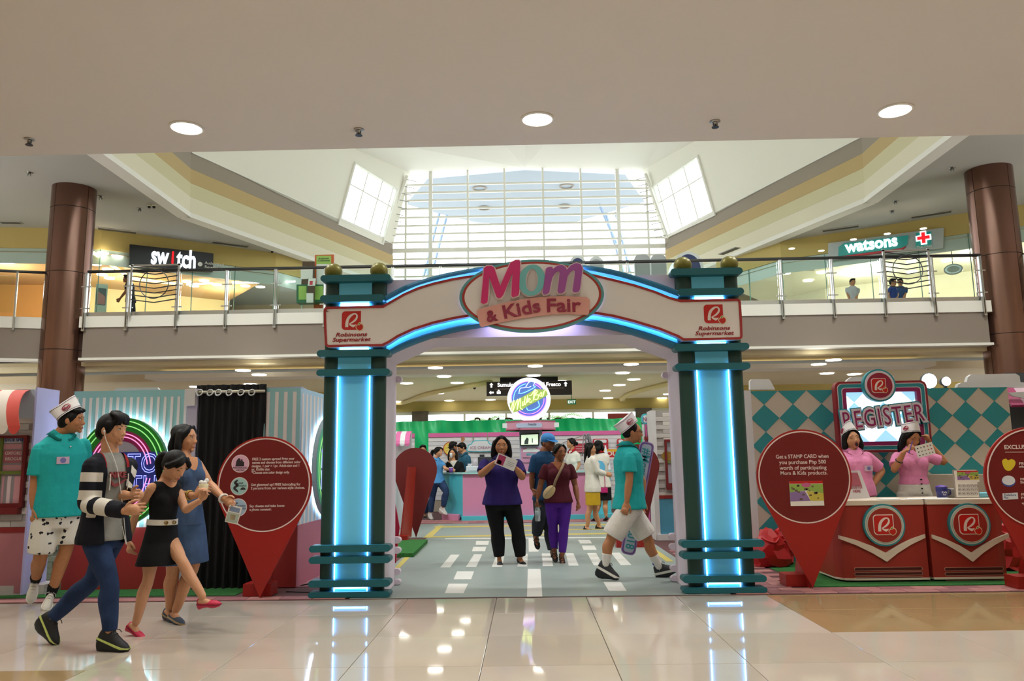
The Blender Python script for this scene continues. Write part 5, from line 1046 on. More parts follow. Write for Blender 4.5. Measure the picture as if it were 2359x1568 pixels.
a = MB(); zz = at(40, 1088, YW)[2]; a.fbox(FW, wx[0]+.05, wx[2], zz-.015, zz+.015, .015, .035); xg = at(6, 1050, YW)[0]; a.fbox(FW, xg-.012, xg+.012, wz[3]+.04, wz[1], .015, .034); part('window_bar', a, mat('bar_olive', '6e7c34', .5), t)
def panel(x0, y0, x1, y1, m_, nm, d=.017):
    q = xz(YW, [(x0, y1), (x1, y0)]); a = MB(); a.fbox(FW, q[0][0], q[1][0], q[0][1], q[1][1], .015, d); part(nm, a, m_, t)
M_ROSE = mat('poster_rose', 'a8606a', .5); M_ROSEL = mat('poster_pink', 'c48c94', .5)
panel(9, 1008, 53, 1020, mat('poster_grey', 'b8b4bc', .5), 'poster'); panel(9, 1022, 53, 1034, M_ROSEL, 'poster'); panel(9, 1036, 53, 1066, M_ROSE, 'poster'); panel(9, 1070, 53, 1086, M_ROSEL, 'poster'); panel(3, 1096, 13, 1166, M_ROSEL, 'poster'); panel(15, 1096, 29, 1166, mat('poster_pale', 'd4bcc0', .5), 'poster'); panel(31, 1096, 52, 1166, M_ROSEL, 'poster')
def tl(L, m_, sz, al='LEFT'):
    a = MB()
    for (px, py), s_, w in L:
        p = xz(YW, [(px, py)])[0]; m = at(px+1, py, YW)[0]-at(px, py, YW)[0]; a.text(FW, s_, p[0], p[1], sz*m, .017, .02, align=al, width=w*m, bold=.01)
    part('lettering', a, m_, t)
tl([((13, 1017), 'SHOE SHINE', 52)], mat('text_blue', '2c4c94', .5), 11); tl([((14, 1047), 'OXFORD', 39), ((14, 1060), 'BROGUE', 38)], mat('text_pale', 'd8c4c4', .5), 10)
# awning: each curved stripe its own piece
for k, (ta, tb, ba, bb, m_) in enumerate(((( -60, -15), None, (-75, -30), None, 0), ((-15, 12), None, (-40, -8), None, 1), ((12, 42), None, (-10, 18), None, 0), ((42, 72), None, (18, 45), None, 1))):
    pts0 = [at(ta[0], 898, YW), at(ba[0], 985, YW-.42)]; pts1 = [at(ta[1], 898, YW), at(ba[1], 985, YW-.42)]; v = []; n = 8
    for i in range(n+1):
        s_ = i/n; yy = YW-.42*math.sin(s_*PI/2); fall = 1-math.cos(s_*PI/2)
        for P, Q in ((pts0[0], pts0[1]), (pts1[0], pts1[1])): v.append((P[0]+(Q[0]-P[0])*s_, yy, P[2]+(Q[2]-P[2])*fall))
    base = len(v)
    a = MB(); v2 = [(x, y+.01, z) for x, y, z in v]; f = []
    for i in range(n): f += [(2*i, 2*i+2, 2*i+3, 2*i+1), (base+2*i, base+2*i+1, base+2*i+3, base+2*i+2), (2*i, base+2*i, base+2*i+2, 2*i+2), (2*i+1, 2*i+3, base+2*i+3, base+2*i+1)]
    e0, e1 = np.array(v[-2]), np.array(v[-1]); c_ = (e0+e1)/2; r_ = (e1[0]-e0[0])/2
    a.add(v+v2, f); a.prism(FY(e0[1]), [(c_[0]+r_*math.cos(q), c_[2]+.02+min(0, .08*math.sin(q))) for q in [PI+PI*i/10 for i in range(11)]], -.01, 0)
    part('awning_stripe', a, mat('awning_white', 'd8ccc0', .6) if m_ == 0 else mat('awning_red', 'c8463a', .6), t, auto=.6)
# ================================================================== lobby lamps, signs, tarp
lm2 = MB(); lm2.lathe((0, 0, 0), [(.14, 0), (.14, -.02)], 20); lme2 = lm2.mesh('lobby_lamp', M_LAMPN)
for px, py in ((1003, 846), (1023, 866), (937, 882), (1053, 881), (1068, 893), (1010, 905), (1035, 922), (1130, 920), (1233, 842), (1229, 864), (1454, 838), (1434, 858), (1460, 873), (1427, 886), (1394, 899), (1525, 916), (1540, 907), (1401, 916), (1292, 877), (912, 924), (560, 852), (597, 862), (452, 890), (508, 890), (535, 890), (577, 884), (1886, 838), (1920, 828), (1905, 859), (1968, 861)):
    p = gz(px, py, ZL); o = bpy.data.objects.new('ceiling_light', lme2); COL.objects.link(o); o.location = tuple(p); o.scale = (1.25, 1.25, 1); props(o, 'round recessed lamp in the lower lobby ceiling under the bridge', 'light', 'lobby ceiling lamps')
YD = 20.9; FD = FY(YD); t = root('direction_sign', (at(1220, 912, YD)[0], YD, 2.6), 'black hanging direction sign with white arrows and place names', 'sign')
q = xz(YD, [(1121, 912), (1318, 908), (1318, 876), (1121, 880)]); a = MB(); a.fbox(FD, q[0][0], q[1][0], q[0][1], q[2][1], -.12, 0); part('sign_board', a, mat('sign_brown', '241812', .4), t)
q = xz(YD+.15, [(1152, 880), (1285, 868)]); a = MB(); a.fbox(FY(YD+.15), q[0][0], q[1][0], q[0][1], q[1][1]+.1, -.1, 0); part('upper_board', a, M_BLACK, t)
mD = at(1221, 890, YD)[0]-at(1220, 890, YD)[0]; M_SW = glow('sign_lit_white', 'ffffff', 1.1)
a = MB()
for px, py, s_, al in ((1146, 890.5, 'Sumulong', 'LEFT'), (1292, 888.5, 'Al Fresco', 'RIGHT')):
    p = xz(YD, [(px, py)])[0]; a.text(FD, s_, p[0], p[1], 12.5*mD, .002, .008, align=al, bold=.03)
part('lettering', a, M_SW, t)
def arrow(px, py, ang, s=5.5):
    p = xz(YD, [(px, py)])[0]; P = [(0, 1), (.8, .15), (.35, .15), (.35, -1), (-.35, -1), (-.35, .15), (-.8, .15)]; c, q = math.cos(ang), math.sin(ang); a = MB(); a.prism(FD, [(p[0]+(x*c-y*q)*s*mD, p[1]+(x*q+y*c)*s*mD) for x, y in P], .002, .008); part('arrow', a, M_SW, t)
arrow(1132, 887, 0); arrow(1303, 884, 0); arrow(1132, 904, PI/2)
p = xz(YD, [(1149, 903)])[0]; a = MB(); a.fbox(FD, p[0]-4.5*mD, p[0]+4.5*mD, p[1]-4*mD, p[1]+2*mD, .002, .006); a.prism(FD, [(p[0]-3*mD, p[1]+3*mD), (p[0]+3*mD, p[1]+3*mD), (p[0], p[1]+6*mD)], .002, .006); part('lift_symbol', a, M_SW, t)
a = MB(); r0, r1 = xz(YD, [(1140, 896)])[0], xz(YD, [(1300, 893)])[0]; a.fbox(FD, r0[0], r1[0], r0[1]-.006, r0[1]+.006, .002, .004); part('divider', a, M_GREY, t)
YE = 27; p = at(1317, 925, YE); t = root('exit_sign', p, 'small green EXIT sign hanging from the lobby ceiling', 'sign'); a = MB(); a.fbox(FY(YE), p[0]-.15, p[0]+.15, p[2]-.09, p[2]+.08, -.05, 0); a.box(p[0]-.01, p[0]+.01, YE, YE+.02, p[2]+.08, ZL); part('sign_board', a, mat('exit_green', '0f5a34', .5, emit=.2, ecol='18a060'), t)
a = MB(); a.text(FY(YE), 'EXIT', p[0], p[2]-.05, .13, .0, .006, bold=.02); part('lettering', a, M_SW, t)
# second floor: brochure stand, poster, seats
def flat(Y, pts, m_, par, nm, d0=-.03, d1=0.0, F=None): 
    a = MB(); a.prism(F or FY(Y), xz(Y, pts), d0, d1); return part(nm, a, m_, par)
Yu = 20.4
t = root('poster_stand', (at(745, 690, Yu)[0], Yu, 4.9), 'orange framed poster stand with a green top on the upper floor', 'poster stand')
q = xz(Yu, [(724, 650), (768, 650), (768, 586), (724, 586)]); a = MB(); a.fbox(FY(Yu), q[0][0], q[1][0], 4.9, q[2][1], -.06, 0); part('frame', a, mat('frame_orange', 'c8622c', .5), t)
flat(Yu, [(729, 608), (763, 608), (763, 589), (729, 589)], mat('poster_green', '9cc85c', .5), t, 'poster_top', 0, .005); flat(Yu, [(729, 660), (763, 660), (763, 608), (729, 608)], mat('poster_white', 'e4e8e4', .5), t, 'poster_body', 0, .004)
lines(FY(Yu-.006), t, [((746, 597), 'Accessories', 24), ((746, 602), 'Collection', 28)], Yu-.006, 6, mat('ink_grey', '3c4640', .6), align='CENTER')
t = root('brochure_stand', (at(715, 690, Yu-.3)[0], Yu-.3, 4.9), 'green brochure rack with brown display board on the upper floor', 'stand')
flat(Yu-.3, [(683, 697), (750, 695), (750, 655), (683, 655)], mat('rack_green', '1f6a44', .5), t, 'rack_body', -.3, 0); flat(Yu-.3, [(688, 690), (706, 690), (706, 659), (688, 659)], mat('poster_green', '9cc85c', .5), t, 'leaflet', 0, .006); flat(Yu-.3, [(725, 690), (744, 690), (744, 659), (725, 659)], mat('poster_green', '9cc85c', .5), t, 'leaflet', 0, .006)
flat(Yu-.2, [(694, 655), (724, 655), (724, 602), (697, 602)], mat('rack_brown', '54422f', .6), t, 'back_board', -.04, 0); flat(Yu-.2, [(693, 643), (720, 642), (721, 616), (693, 617)], mat('poster_white', 'e4e8e4', .5), t, 'notice', 0, .006)
flat(Yu-.5, [(706, 697), (723, 697), (727, 640), (710, 641)], mat('rack_brown', '54422f', .6), t, 'front_holder', -.03, 0); flat(Yu-.5, [(709, 658), (726, 658), (728, 641), (711, 641)], mat('poster_white', 'e4e8e4', .5), t, 'notice', 0, .006); flat(Yu-.5, [(713, 656), (720, 656), (721, 647), (714, 647)], mat('leaflet_red', 'c83048', .5), t, 'leaflet', .006, .01)
flat(Yu-.5, [(706, 697), (722, 697), (722, 675), (706, 675)], mat('poster_white', 'e4e8e4', .5), t, 'notice', 0, .008)
M_SEAT = mat('seat_shell_white', 'dfe3e6', .35); M_SEATB = mat('seat_blue', '20306c', .45); M_SEATG = mat('seat_grey', 'b4b8bc', .4)
for (px, w, top, kind, lb) in ((1333, 38, 588, 'blue', 'white capsule seat with navy lining beside the oval arch sign'), (1376, 36, 590, 'plain', 'plain white capsule seat between the two navy lined ones'), (1590, 70, 579, 'blue', 'large white capsule seat with navy lining behind the right pillar balls')):
    Yc = 21.2; p0, p1 = at(px-w/2, 690, Yc), at(px+w/2, 690, Yc); zt2 = at(px, top, Yc)[2]; cx = (p0[0]+p1[0])/2; rx = (p1[0]-p0[0])/2; zb2 = 4.9
    t = root('capsule_seat', (cx, Yc, 4.9), lb, 'seat', 'capsule seats on the bridge'); prof = [(cx+rx, zb2)]+[(cx+rx*math.cos(q), zt2-rx*1.1+rx*1.1*math.sin(q)) for q in [PI*i/16 for i in range(17)]]+[(cx-rx, zb2)]
    a = MB(); a.prism(FY(Yc), prof, -.8, 0); part('shell', a, M_SEAT, t)
    c2 = np.array((cx, (zb2+zt2)/2)); inn = [tuple(c2+(np.array(p)-c2)*np.array([.8, .92])) for p in prof]; a = MB(); a.prism(FY(Yc), inn, 0, .01); part('lining', a, M_SEATB if kind == 'blue' else M_SEATG, t)
    a = MB(); a.fbox(FY(Yc), cx-rx*.55, cx+rx*.55, 4.95, 5.4, .01, .25); part('cushion', a, M_SEATB if kind == 'blue' else M_SEAT, t)
for k, px in enumerate((1481, 1519)):
    Yc = 20.8; p0, p1 = at(px-18, 640, Yc), at(px+18, 640, Yc); z1 = at(px, 586, Yc)[2]; w = p1[0]-p0[0]
    t = root('grey_seat', ((p0[0]+p1[0])/2, Yc, 4.9), 'grey padded seat back seen from behind on the bridge, '+('left' if k == 0 else 'right')+' one of the pair', 'seat', 'paired grey seats on the bridge')
    a = MB(); a.prism(FY(Yc), rrect(p0[0], 5.3, p1[0], z1, .14, 5), -.12, 0); part('seat_back', a, M_SEATG, t); a = MB(); a.fbox(FY(Yc), p0[0]+.03, p1[0]-.03, 5.45, z1-.17, 0, .02, bev=.01); part('back_panel', a, mat('seat_panel', '9ca0a4', .45), t)
    a = MB(); a.box(p0[0]+.05, p1[0]-.05, Yc, Yc+.45, 5.25, 5.35); part('seat', a, M_SEATG, t); a = MB(); a.box(p0[0]+w/2-.05, p0[0]+w/2+.05, Yc+.1, Yc+.3, 4.9, 5.25); part('leg', a, M_DARKST, t)

# green tarpaulin hung across the lobby
YT = 20.3; x0, x1 = at(880, 970, YT)[0], at(1478, 970, YT)[0]; n, m_ = 160, 12; v = []
for j in range(m_+1):
    for i in range(n+1):
        s_ = i/n; zt3 = at(1200, 966+.8*math.sin(s_*23)+.5*math.sin(s_*51), YT)[2]; zb3 = .012
        y = YT+.05*math.sin(s_*46+j*.35)+.05*math.sin(s_*120-j*.9+2*math.sin(s_*9))+.05*math.sin(s_*17+j*.9); v.append((x0+(x1-x0)*s_, y, zt3+(zb3-zt3)*j/m_))
a = MB(); a.add(v, [(j*(n+1)+i, (j+1)*(n+1)+i, (j+1)*(n+1)+i+1, j*(n+1)+i+1) for j in range(m_) for i in range(n)]); part('tarpaulin', a, mat('tarp_green', '22c87c', .3), None, 'bright green plastic tarpaulin hung behind the dessert stalls', 'tarpaulin', smooth=True)
t = root('window_lettering', at(1225, 962, 29.1), 'dark letters seen reversed on the lobby window above the tarpaulin', 'lettering')
for ch, px in zip('ROBINSONS', (1352, 1318, 1284, 1262, 1236, 1205, 1172, 1138, 1100)):
    p = at(px, 960, 29.1); a = MB(); a.text(FY(29.1), ch, p[0], p[2]-.45, .62, 0, .02, flip=True, bold=.01); part('letter', a, mat('letter_brown', '4a3428', .5), t)
# palms and a red sign board beyond the window
M_PALM = mat('palm_leaf', '7c9c4c', .6); M_TRUNK = mat('palm_trunk', '7c6a50', .8)
for k, (px, py, sd, lb) in enumerate(((1120, 968, 1, 'feathery palm outside the lobby window left of the round neon sign'), (1290, 962, 2, 'feathery palm outside the lobby window right of the round neon sign'))):
    c = at(px, py, 38); R = random.Random(sd); t = root('palm_tree', (c[0], 38, 0), lb, 'tree'); a = MB(); a.tube([(c[0]+.1, 38, -.1), (c[0], 38, c[2])], [.16, .11], 8); part('trunk', a, M_TRUNK, t, smooth=True)
    for j in range(14):
        q = 2*PI*j/14+R.uniform(-.2, .2); L = R.uniform(1.3, 1.9); up_ = R.uniform(.2, .9); P = [(c[0]+L*s_*math.cos(q), 38+L*s_*math.sin(q), c[2]+up_*L*s_-(.9+.2*up_)*L*s_*s_) for s_ in (0, .2, .4, .6, .8, 1)]; a = MB()
        for i in range(5):
            P0, P1 = np.array(P[i]), np.array(P[i+1]); d = unit(P1-P0); sd_ = unit(np.cross(d, (0, 0, 1)))
            for u_ in range(4):
                b = P0+(P1-P0)*u_/4; w = .38*(1-.12*i)
                for sg in (-1, 1): a.add([b, b+d*.05, b+d*.12+sd_*sg*w-np.array([0, 0, .15])], [(0, 1, 2)])
        part('frond', a, M_PALM, t)
p = at(1427, 958, 34); a = MB(); a.fbox(FY(34), p[0]-.5, p[0]+.5, 0, p[2]+.12, -.1, 0); part('red_board', a, mat('board_dark_red', '8c1c18', .5), None, 'dark red board outside beyond the right part of the lobby window', 'board')

# ================================================================== milk bar tower and dessert counter
YC2 = 16.45; FCn = FY(YC2); M_PNK = mat('counter_pink', 'c884a8', .5); M_TUR = mat('counter_turquoise', '4cb8c8', .5); M_PINKB = mat('band_pink', 'd868a4', .5)
t = root('dessert_counter', (.2, YC2, 0), 'long pink dessert counter with turquoise ends and plinth', 'counter')
xa, xb, xc, xd = at(1066, 1130, YC2)[0], at(1352, 1130, YC2)[0], at(1410, 1130, YC2)[0], at(1062, 1190, YC2)[0]; zt4, zb4 = at(1150, 1087, YC2)[2], at(1150, 1187, YC2)[2]
up = Fr((0, 0, 0), (1, 0, 0), (0, 1, 0))
a = MB(); a.fbox(FCn, xa, xb, zb4, zt4-.03, -.5, 0); part('front_panel', a, M_PNK, t)
a = MB(); a.prism(up, [(xa, YC2), (xa, YC2+.5), (xa-.45, YC2+1.0), (xa-.5, YC2+.85), (xa-.32, YC2+.4)], zb4-.03, zt4-.03); part('end_panel', a, M_TUR, t)
a = MB(); a.prism(up, [(xb, YC2), (xc, YC2+.25), (xc, YC2+.7), (xb, YC2+.5)], zb4, zt4-.03); part('end_panel', a, M_TUR, t)
a = MB(); a.prism(up, [(xa-.55, YC2+.8), (xa-.3, YC2+.3), (xa, YC2-.06), (xb, YC2-.06), (xc+.05, YC2+.2), (xc+.05, YC2+.75), (xb, YC2+.6), (xa, YC2+.6), (xa-.45, YC2+1.1)], zt4-.03, zt4); part('worktop', a, mat('worktop_pale_aqua', '9ccccc', .4), t)
a = MB(); a.prism(up, [(xa-.02, YC2-.12), (xb+.05, YC2-.12), (xc+.1, YC2+.2), (xc, YC2+.5), (xa, YC2+.3)], .01, zb4); part('plinth', a, M_TUR, t)
q0, q1 = at(1015, 1190, YC2)[0], at(1057, 1190, YC2)[0]; a = MB(); a.prism(up, [(q0, YC2+.25), (q1, YC2-.12), (xa-.03, YC2+.3), (q0+.1, YC2+.7)], .01, zb4+.03); part('step', a, M_PNK, t)
YW2 = 19.2; FW2 = FY(YW2); t = root('dessert_wall', (0, YW2, 0), 'white plank back wall with pink top band behind the dessert counter', 'wall')
zt5 = at(1100, 996, YW2)[2]; M_PLK = [mat('plank_white', 'd8d8dc', .6), mat('plank_white_b', 'cfd0d6', .6), mat('plank_white_c', 'dfdee0', .6)]
for (pa, pb) in ((987, 1198), (1249, 1432), (900, 955)):
    x0, x1 = at(pa, 1050, YW2)[0], at(pb, 1050, YW2)[0]; a = MB(); a.fbox(FW2, x0, x1, .02, zt5, -.06, -.01); part('backing', a, M_GREY, t)
    a = MB(); a.fbox(FW2, x0, x1, zt5-.1, zt5, 0, .02); part('top_band', a, M_PINKB, t); z = zt5-.1
    while z > .3:
        a = MB(); a.fbox(FW2, x0, x1, z-.098, z-.006, -.01, 0); part('plank', a, random.choice(M_PLK), t); z -= .1
p = at(1036, 1033, YW2-.1); r = 15.5*(at(1037, 1033, YW2)[0]-at(1036, 1033, YW2)[0]); Fc = FY(YW2-.04); t = root('wall_clock', (p[0], YW2-.04, p[2]), 'round lemon slice wall clock with a red rim', 'clock')
a = MB(); a.disc(Fc, p[0], p[2], r, -.03, .02, 32); part('rim', a, mat('clock_rim', 'b4482c', .45), t); a = MB(); a.disc(Fc, p[0], p[2], r*.88, .02, .024, 32); part('face', a, mat('clock_face', 'e0c44c', .5), t)
a = MB()
for q in range(8): an = q*PI/4+.2; a.fbox(Fr((p[0], YW2-.04, p[2]), (math.cos(an), 0, math.sin(an)), (-math.sin(an), 0, math.cos(an))), r*.12, r*.8, -.006, .006, .024, .027)
part('segment_line', a, mat('clock_pale', 'f0e0a0', .5), t); a = MB(); a.tube([(p[0], YW2-.075, p[2]), (p[0]+r*.55, YW2-.075, p[2]+r*.3)], .006, 5); a.tube([(p[0], YW2-.075, p[2]), (p[0]-r*.3, YW2-.075, p[2]+r*.25)], .006, 5); part('hand', a, M_BLACK, t)
YI = YW2-.032; t = root('ice_cream_sign', (at(1105, 1030, YI)[0], YI, 2.2), 'white cloud shaped ICE CREAM sign with an aqua rim', 'sign')
cl = [(1078, 1040), (1077, 1030), (1079, 1024), (1085, 1022), (1088, 1017), (1094, 1014), (1120, 1013), (1126, 1017), (1128, 1021), (1136, 1024), (1138, 1030), (1137, 1040)]; P = [tuple(p) for p in catmull(xz(YI, cl), 2, True)]
a = MB(); a.prism(FY(YI), P, -.03, 0); part('sign_board', a, M_TUR, t); a = MB(); a.prism(FY(YI), offs(P, -.022), 0, .006); part('sign_face', a, M_SEAT, t); lines(FY(YI-.006), t, [((1107, 1034), 'ICE CREAM', 46)], YI-.006, 9, mat('text_rose', 'a85c84', .5), align='CENTER', bold=.0)
for px in (1090, 1123): q = at(px, 1005, YI); a = MB(); a.box(q[0]-.012, q[0]+.012, YI+.01, YI+.03, at(px, 1015, YI)[2], zt5); part('hanger', a, M_GREY, t)
# tower
YO = 17.6; FO = FY(YO); t = root('milk_bar_tower', (at(1222, 1100, YO)[0], YO, 0), 'pale tower with pink header ring and menu behind the dessert counter', 'tower')
x0, x1 = at(1197, 1040, YO)[0], at(1250, 1040, YO)[0]; zz0, zz1 = at(1222, 991, YO)[2], at(1222, 970, YO)[2]; cx = (x0+x1)/2
a = MB(); a.box(x0, x1, YO, YO+.5, .01, zz0); part('tower_body', a, mat('tower_lilac', 'b4b8cc', .5), t)
rx = (at(1283, 980, YO)[0]-at(1160, 980, YO)[0])/2; hexa = [(cx+rx*math.cos(q), YO+.2+.55*math.sin(q)) for q in [2*PI*i/8+PI/8 for i in range(8)]]
a = MB(); a.prism(up, hexa, zz0, zz1); part('header_ring', a, mat('header_pink', 'd89cb4', .5), t); 
for z in (zz0, zz1-.025): a = MB(); c_ = np.mean(hexa, axis=0); a.prism(up, [tuple(c_+(np.array(h)-c_)*1.01) for h in hexa], z, z+.03); part('header_edge', a, mat('header_rose', 'b4607c', .5), t)
yf = min(h[1] for h in hexa); Fh = FY(yf); pl = xz(yf, [(1189, 985), (1249, 974)]); a = MB(); a.prism(Fh, pill(pl[0][0], pl[0][1], pl[1][0], pl[1][1]), 0, .012); part('name_plate', a, mat('plate_blue', 'b0bcd8', .4), t)
lines(FY(yf-.012), t, [((1226, 979.5), 'Nestlé', 19)], yf-.012, 8, mat('ink_grey2', '5c6478', .6), align='CENTER')
for dx in (-.52, .52): a = MB(); a.fbox(Fh, cx+dx-.1 if dx < 0 else cx+dx-.0, cx+dx if dx < 0 else cx+dx+.1, zz0+.05, zz1-.05, 0, .006); part('header_panel', a, M_SEAT, t)
q = xz(YO, [(1201, 1085), (1246, 1085), (1246, 1030), (1201, 1030)]); a = MB(); a.fbox(FO, q[0][0], q[1][0], q[0][1], q[2][1], 0, .012); part('menu_board', a, mat('menu_pink', 'c890b0', .5), t)
cl = xz(YO-.012, [(1205, 1041), (1205, 1036), (1212, 1034), (1216, 1031), (1232, 1031), (1236, 1034), (1243, 1036), (1243, 1041)]); a = MB(); a.prism(FY(YO-.012), cl, 0, .006); part('menu_cloud', a, M_SEAT, t)
lines(FY(YO-.012), t, [((1223, 1049), 'MENU', 20)], YO-.012, 8, M_TUR, align='CENTER', bold=.03); lines(FY(YO-.012), t, [((1204, 1056), 'RODITORON', 17), ((1204, 1068), 'ICE CANDY', 17)], YO-.012, 5, mat('ink_grey', '3c4640', .6))
YV = YO-.1; q = xz(YV, [(1198, 1027), (1242, 1026), (1242, 997), (1198, 999)]); t = root('television', (cx, YV, q[0][1]), 'small flat television showing a pale green picture on the tower', 'television')
a = MB(); a.prism(FY(YV), q, -.07, 0); part('casing', a, M_BLACK, t); q2 = offs(q, -.025); a = MB(); a.prism(FY(YV), q2, 0, .003); part('screen', a, glow('tv_pale', 'c8dcc0', 1.0), t)
a = MB(); c_ = np.mean(q2, axis=0); a.prism(FY(YV), [(c_[0]-.12, c_[1]-.1), (c_[0]-.03, c_[1]-.1), (c_[0]-.02, c_[1]+.02), (c_[0]-.06, c_[1]+.05), (c_[0]-.11, c_[1]-.02)], .003, .005); a.fbox(FY(YV), c_[0]+.05, c_[0]+.07, c_[1]-.07, c_[1]+.03, .003, .005); part('screen_picture', a, glow('tv_dark', '3c4440', .4), t)
# round neon sign
YN = 17.3; FN = FY(YN); c = xz(YN, [(1218.5, 919)])[0]; mN = at(1219, 919, YN)[0]-at(1218, 919, YN)[0]; s = root('milk_bar_sign', (c[0], YN, c[1]-50*mN), 'round glowing Milk Bar neon sign standing on the tower', 'sign')
a = MB(); a.disc(FN, c[0], c[1], 50*mN, -.12, 0, 48); part('sign_drum', a, glow('drum_white', 'f0f0ff', 1.0), s)
cN = lambda x, y: (c[0]+((1160+x/11.2)-1218.5)*mN, c[1]-((860+y/11.2)-919)*mN)
a = MB(); a.disc(FN, *cN(655, 655), 40*mN, 0, .004, 40); part('blue_disc', a, mat('disc_blue', '5878c4', .5, emit=.3), s)
a = MB(); a.prism(FN, [cN(*q) for q in ((150, 760), (420, 640), (700, 480), (830, 400), (1100, 420), (1150, 560), (900, 700), (640, 830), (420, 960), (250, 1000), (170, 880))], .004, .008); part('green_band', a, mat('band_olive', 'a2ba60', .5, emit=.3), s)
def neon(P, r, m_, nm='neon_tube', n=5): a = MB(); a.tube([FN.p(*cN(*p), .016) for p in catmull(P, n)], r, 5); part(nm, a, m_, s)
NP = glow('neon_violet', 'd878f8', 1.8); NB = glow('neon_cyan', '7cd0ff', 1.6); NW = glow('neon_milk', 'dfe8ff', 1.2); NG = glow('neon_lime', 'e4f4a0', 1.5)
arcN = lambda r, a0, a1: [(655+r*math.cos(a), 655-r*math.sin(a)) for a in [a0+(a1-a0)*i/12 for i in range(13)]]
neon(arcN(455, 1.6, 3.15), .009, NP); neon(arcN(395, 1.75, 3.15), .008, NB); neon(arcN(450, .75, 1.15), .009, NP); neon(arcN(405, .7, 1.15), .008, NP); neon(arcN(450, 3.95, 6.3), .009, NP); neon(arcN(390, 4.0, 6.3), .008, NP)
neon([(380, 510), (480, 510), (640, 450), (820, 350), (780, 320)], .009, NB); neon([(400, 490), (440, 380), (560, 360), (650, 240), (760, 180), (810, 220), (770, 330)], .008, NW); neon([(580, 350), (650, 360), (720, 330)], .007, NW); neon([(590, 880), (630, 950), (760, 940), (880, 880), (920, 830), (890, 720)], .009, NB)
neon([(190, 930), (250, 700), (270, 720), (230, 980), (350, 680), (370, 710), (345, 930), (420, 650), (440, 700), (430, 880), (490, 930)], .009, NG); neon([(500, 720), (480, 820), (520, 800), (560, 590), (540, 780), (570, 790), (630, 560), (600, 760), (660, 640), (690, 680), (620, 700), (700, 750), (740, 700)], .008, NG)
neon([(670, 570), (720, 560), (830, 410), (770, 700), (800, 470), (880, 460), (820, 560), (900, 560), (880, 660), (800, 680)], .009, NG); neon([(960, 600), (930, 560), (970, 500), (990, 520), (980, 590), (1020, 580), (1040, 470), (1030, 570), (1060, 460), (1110, 440), (1120, 480)], .008, NG)
# things on and behind the dessert counter
Yk = YC2+.3
for k, (px, w, h, col, lb) in enumerate(((1090, .3, .13, 'c8ccd4', 'grey ice cream tub machine on the dessert counter'), (1118, .34, .32, '33363c', 'dark espresso machine behind the purple shirted woman'), (1095, .16, .24, 'd8d4e0', 'white box of cones on the dessert counter'))):
    p = at(px, 1086, Yk); a = MB(); yk = Yk+.25*k; a.fbox(FY(yk), p[0]-w/2, p[0]+w/2, zt4+.002, zt4+h, -.2, 0, bev=.015); a.fbox(FY(yk), p[0]-w*.3, p[0]+w*.3, zt4+h*.3, zt4+h*.7, 0, .012); a.fbox(FY(yk), p[0]-w*.4, p[0]-w*.1, zt4+h, zt4+h+.05, -.15, -.05); part(('tub_machine', 'espresso_machine', 'cone_box')[k], a, mat('appliance_%d' % k, col, .35), None, lb, ('machine', 'machine', 'box')[k])
# right stalls behind: red posters, red banner, white cones
for k, (pa, pb, y0, y1) in enumerate(((1322, 1352, 1012, 1042), (1366, 1402, 1010, 1042), (1422, 1440, 1010, 1042))):
    Yq = YW2-.05; q = xz(Yq, [(pa, y1), (pb, y1), (pb, y0), (pa, y0)]); t = root('red_poster', (q[0][0], Yq, q[0][1]), 'red rounded menu poster on the plank wall, '+('left', 'middle', 'right')[k]+' of three', 'poster', 'red menu posters'); a = MB(); a.prism(FY(Yq), rrect(q[0][0], q[0][1], q[1][0], q[2][1], .05, 4), -.02, 0); part('board', a, mat('poster_red', 'b83040', .5), t)
    a = MB(); h_ = q[2][1]-q[0][1]; a.prism(FY(Yq), rrect(q[0][0]+.04, q[2][1]-.3*h_, q[1][0]-.04, q[2][1]-.06*h_, .03, 4), 0, .005); part('title_plate', a, M_SEAT, t)
    for j in range(3): a = MB(); a.fbox(FY(Yq), q[0][0]+.05, q[1][0]-.05, q[0][1]+.06*h_+.19*h_*j, q[0][1]+.14*h_+.19*h_*j, 0, .004); part('text_row', a, mat('row_pink', 'd89098', .5), t)
Yq = 18.4; q = xz(Yq, [(1378, 1053), (1432, 1053), (1432, 1034), (1378, 1034)]); t = root('stall_banner', (q[0][0], Yq, q[0][1]), 'red stall banner with a yellow top edge and white letters', 'banner'); a = MB(); a.prism(FY(Yq), q, -.03, 0); part('banner_cloth', a, mat('banner_bright_red', 'c01c18', .5), t); a = MB(); a.fbox(FY(Yq), q[0][0], q[1][0], q[2][1]-.06, q[2][1], 0, .004); part('yellow_edge', a, mat('banner_yellow', 'd8a828', .5), t); lines(FY(Yq), t, [((1412, 1049), 'OUI', 30)], Yq, 14, M_PWHITE, align='CENTER', bold=.03)
a = MB(); a.box(q[0][0]+.1, q[0][0]+.14, Yq+.0, Yq+.03, .01, q[0][1]); a.box(q[1][0]-.14, q[1][0]-.1, Yq, Yq+.03, .01, q[0][1]); part('banner_leg', a, M_GREY, t)
p = at(1397, 1078, YC2+.35); a = MB(); a.lathe((p[0], YC2+.4, zt4+.002), [(.12, 0), (.11, .02), (.008, .52)], 20); part('white_cone', a, mat('cone_white', 'c8ccd4', .5), None, 'tall white paper cone on the right end of the dessert counter', 'cone', smooth=True)
p = at(1350, 1040, 18.2); t = root('cord_bundle', (p[0], 18.2, p[2]), 'bundle of pale cords looped over a pole above the counter staff', 'cords'); R = random.Random(5)
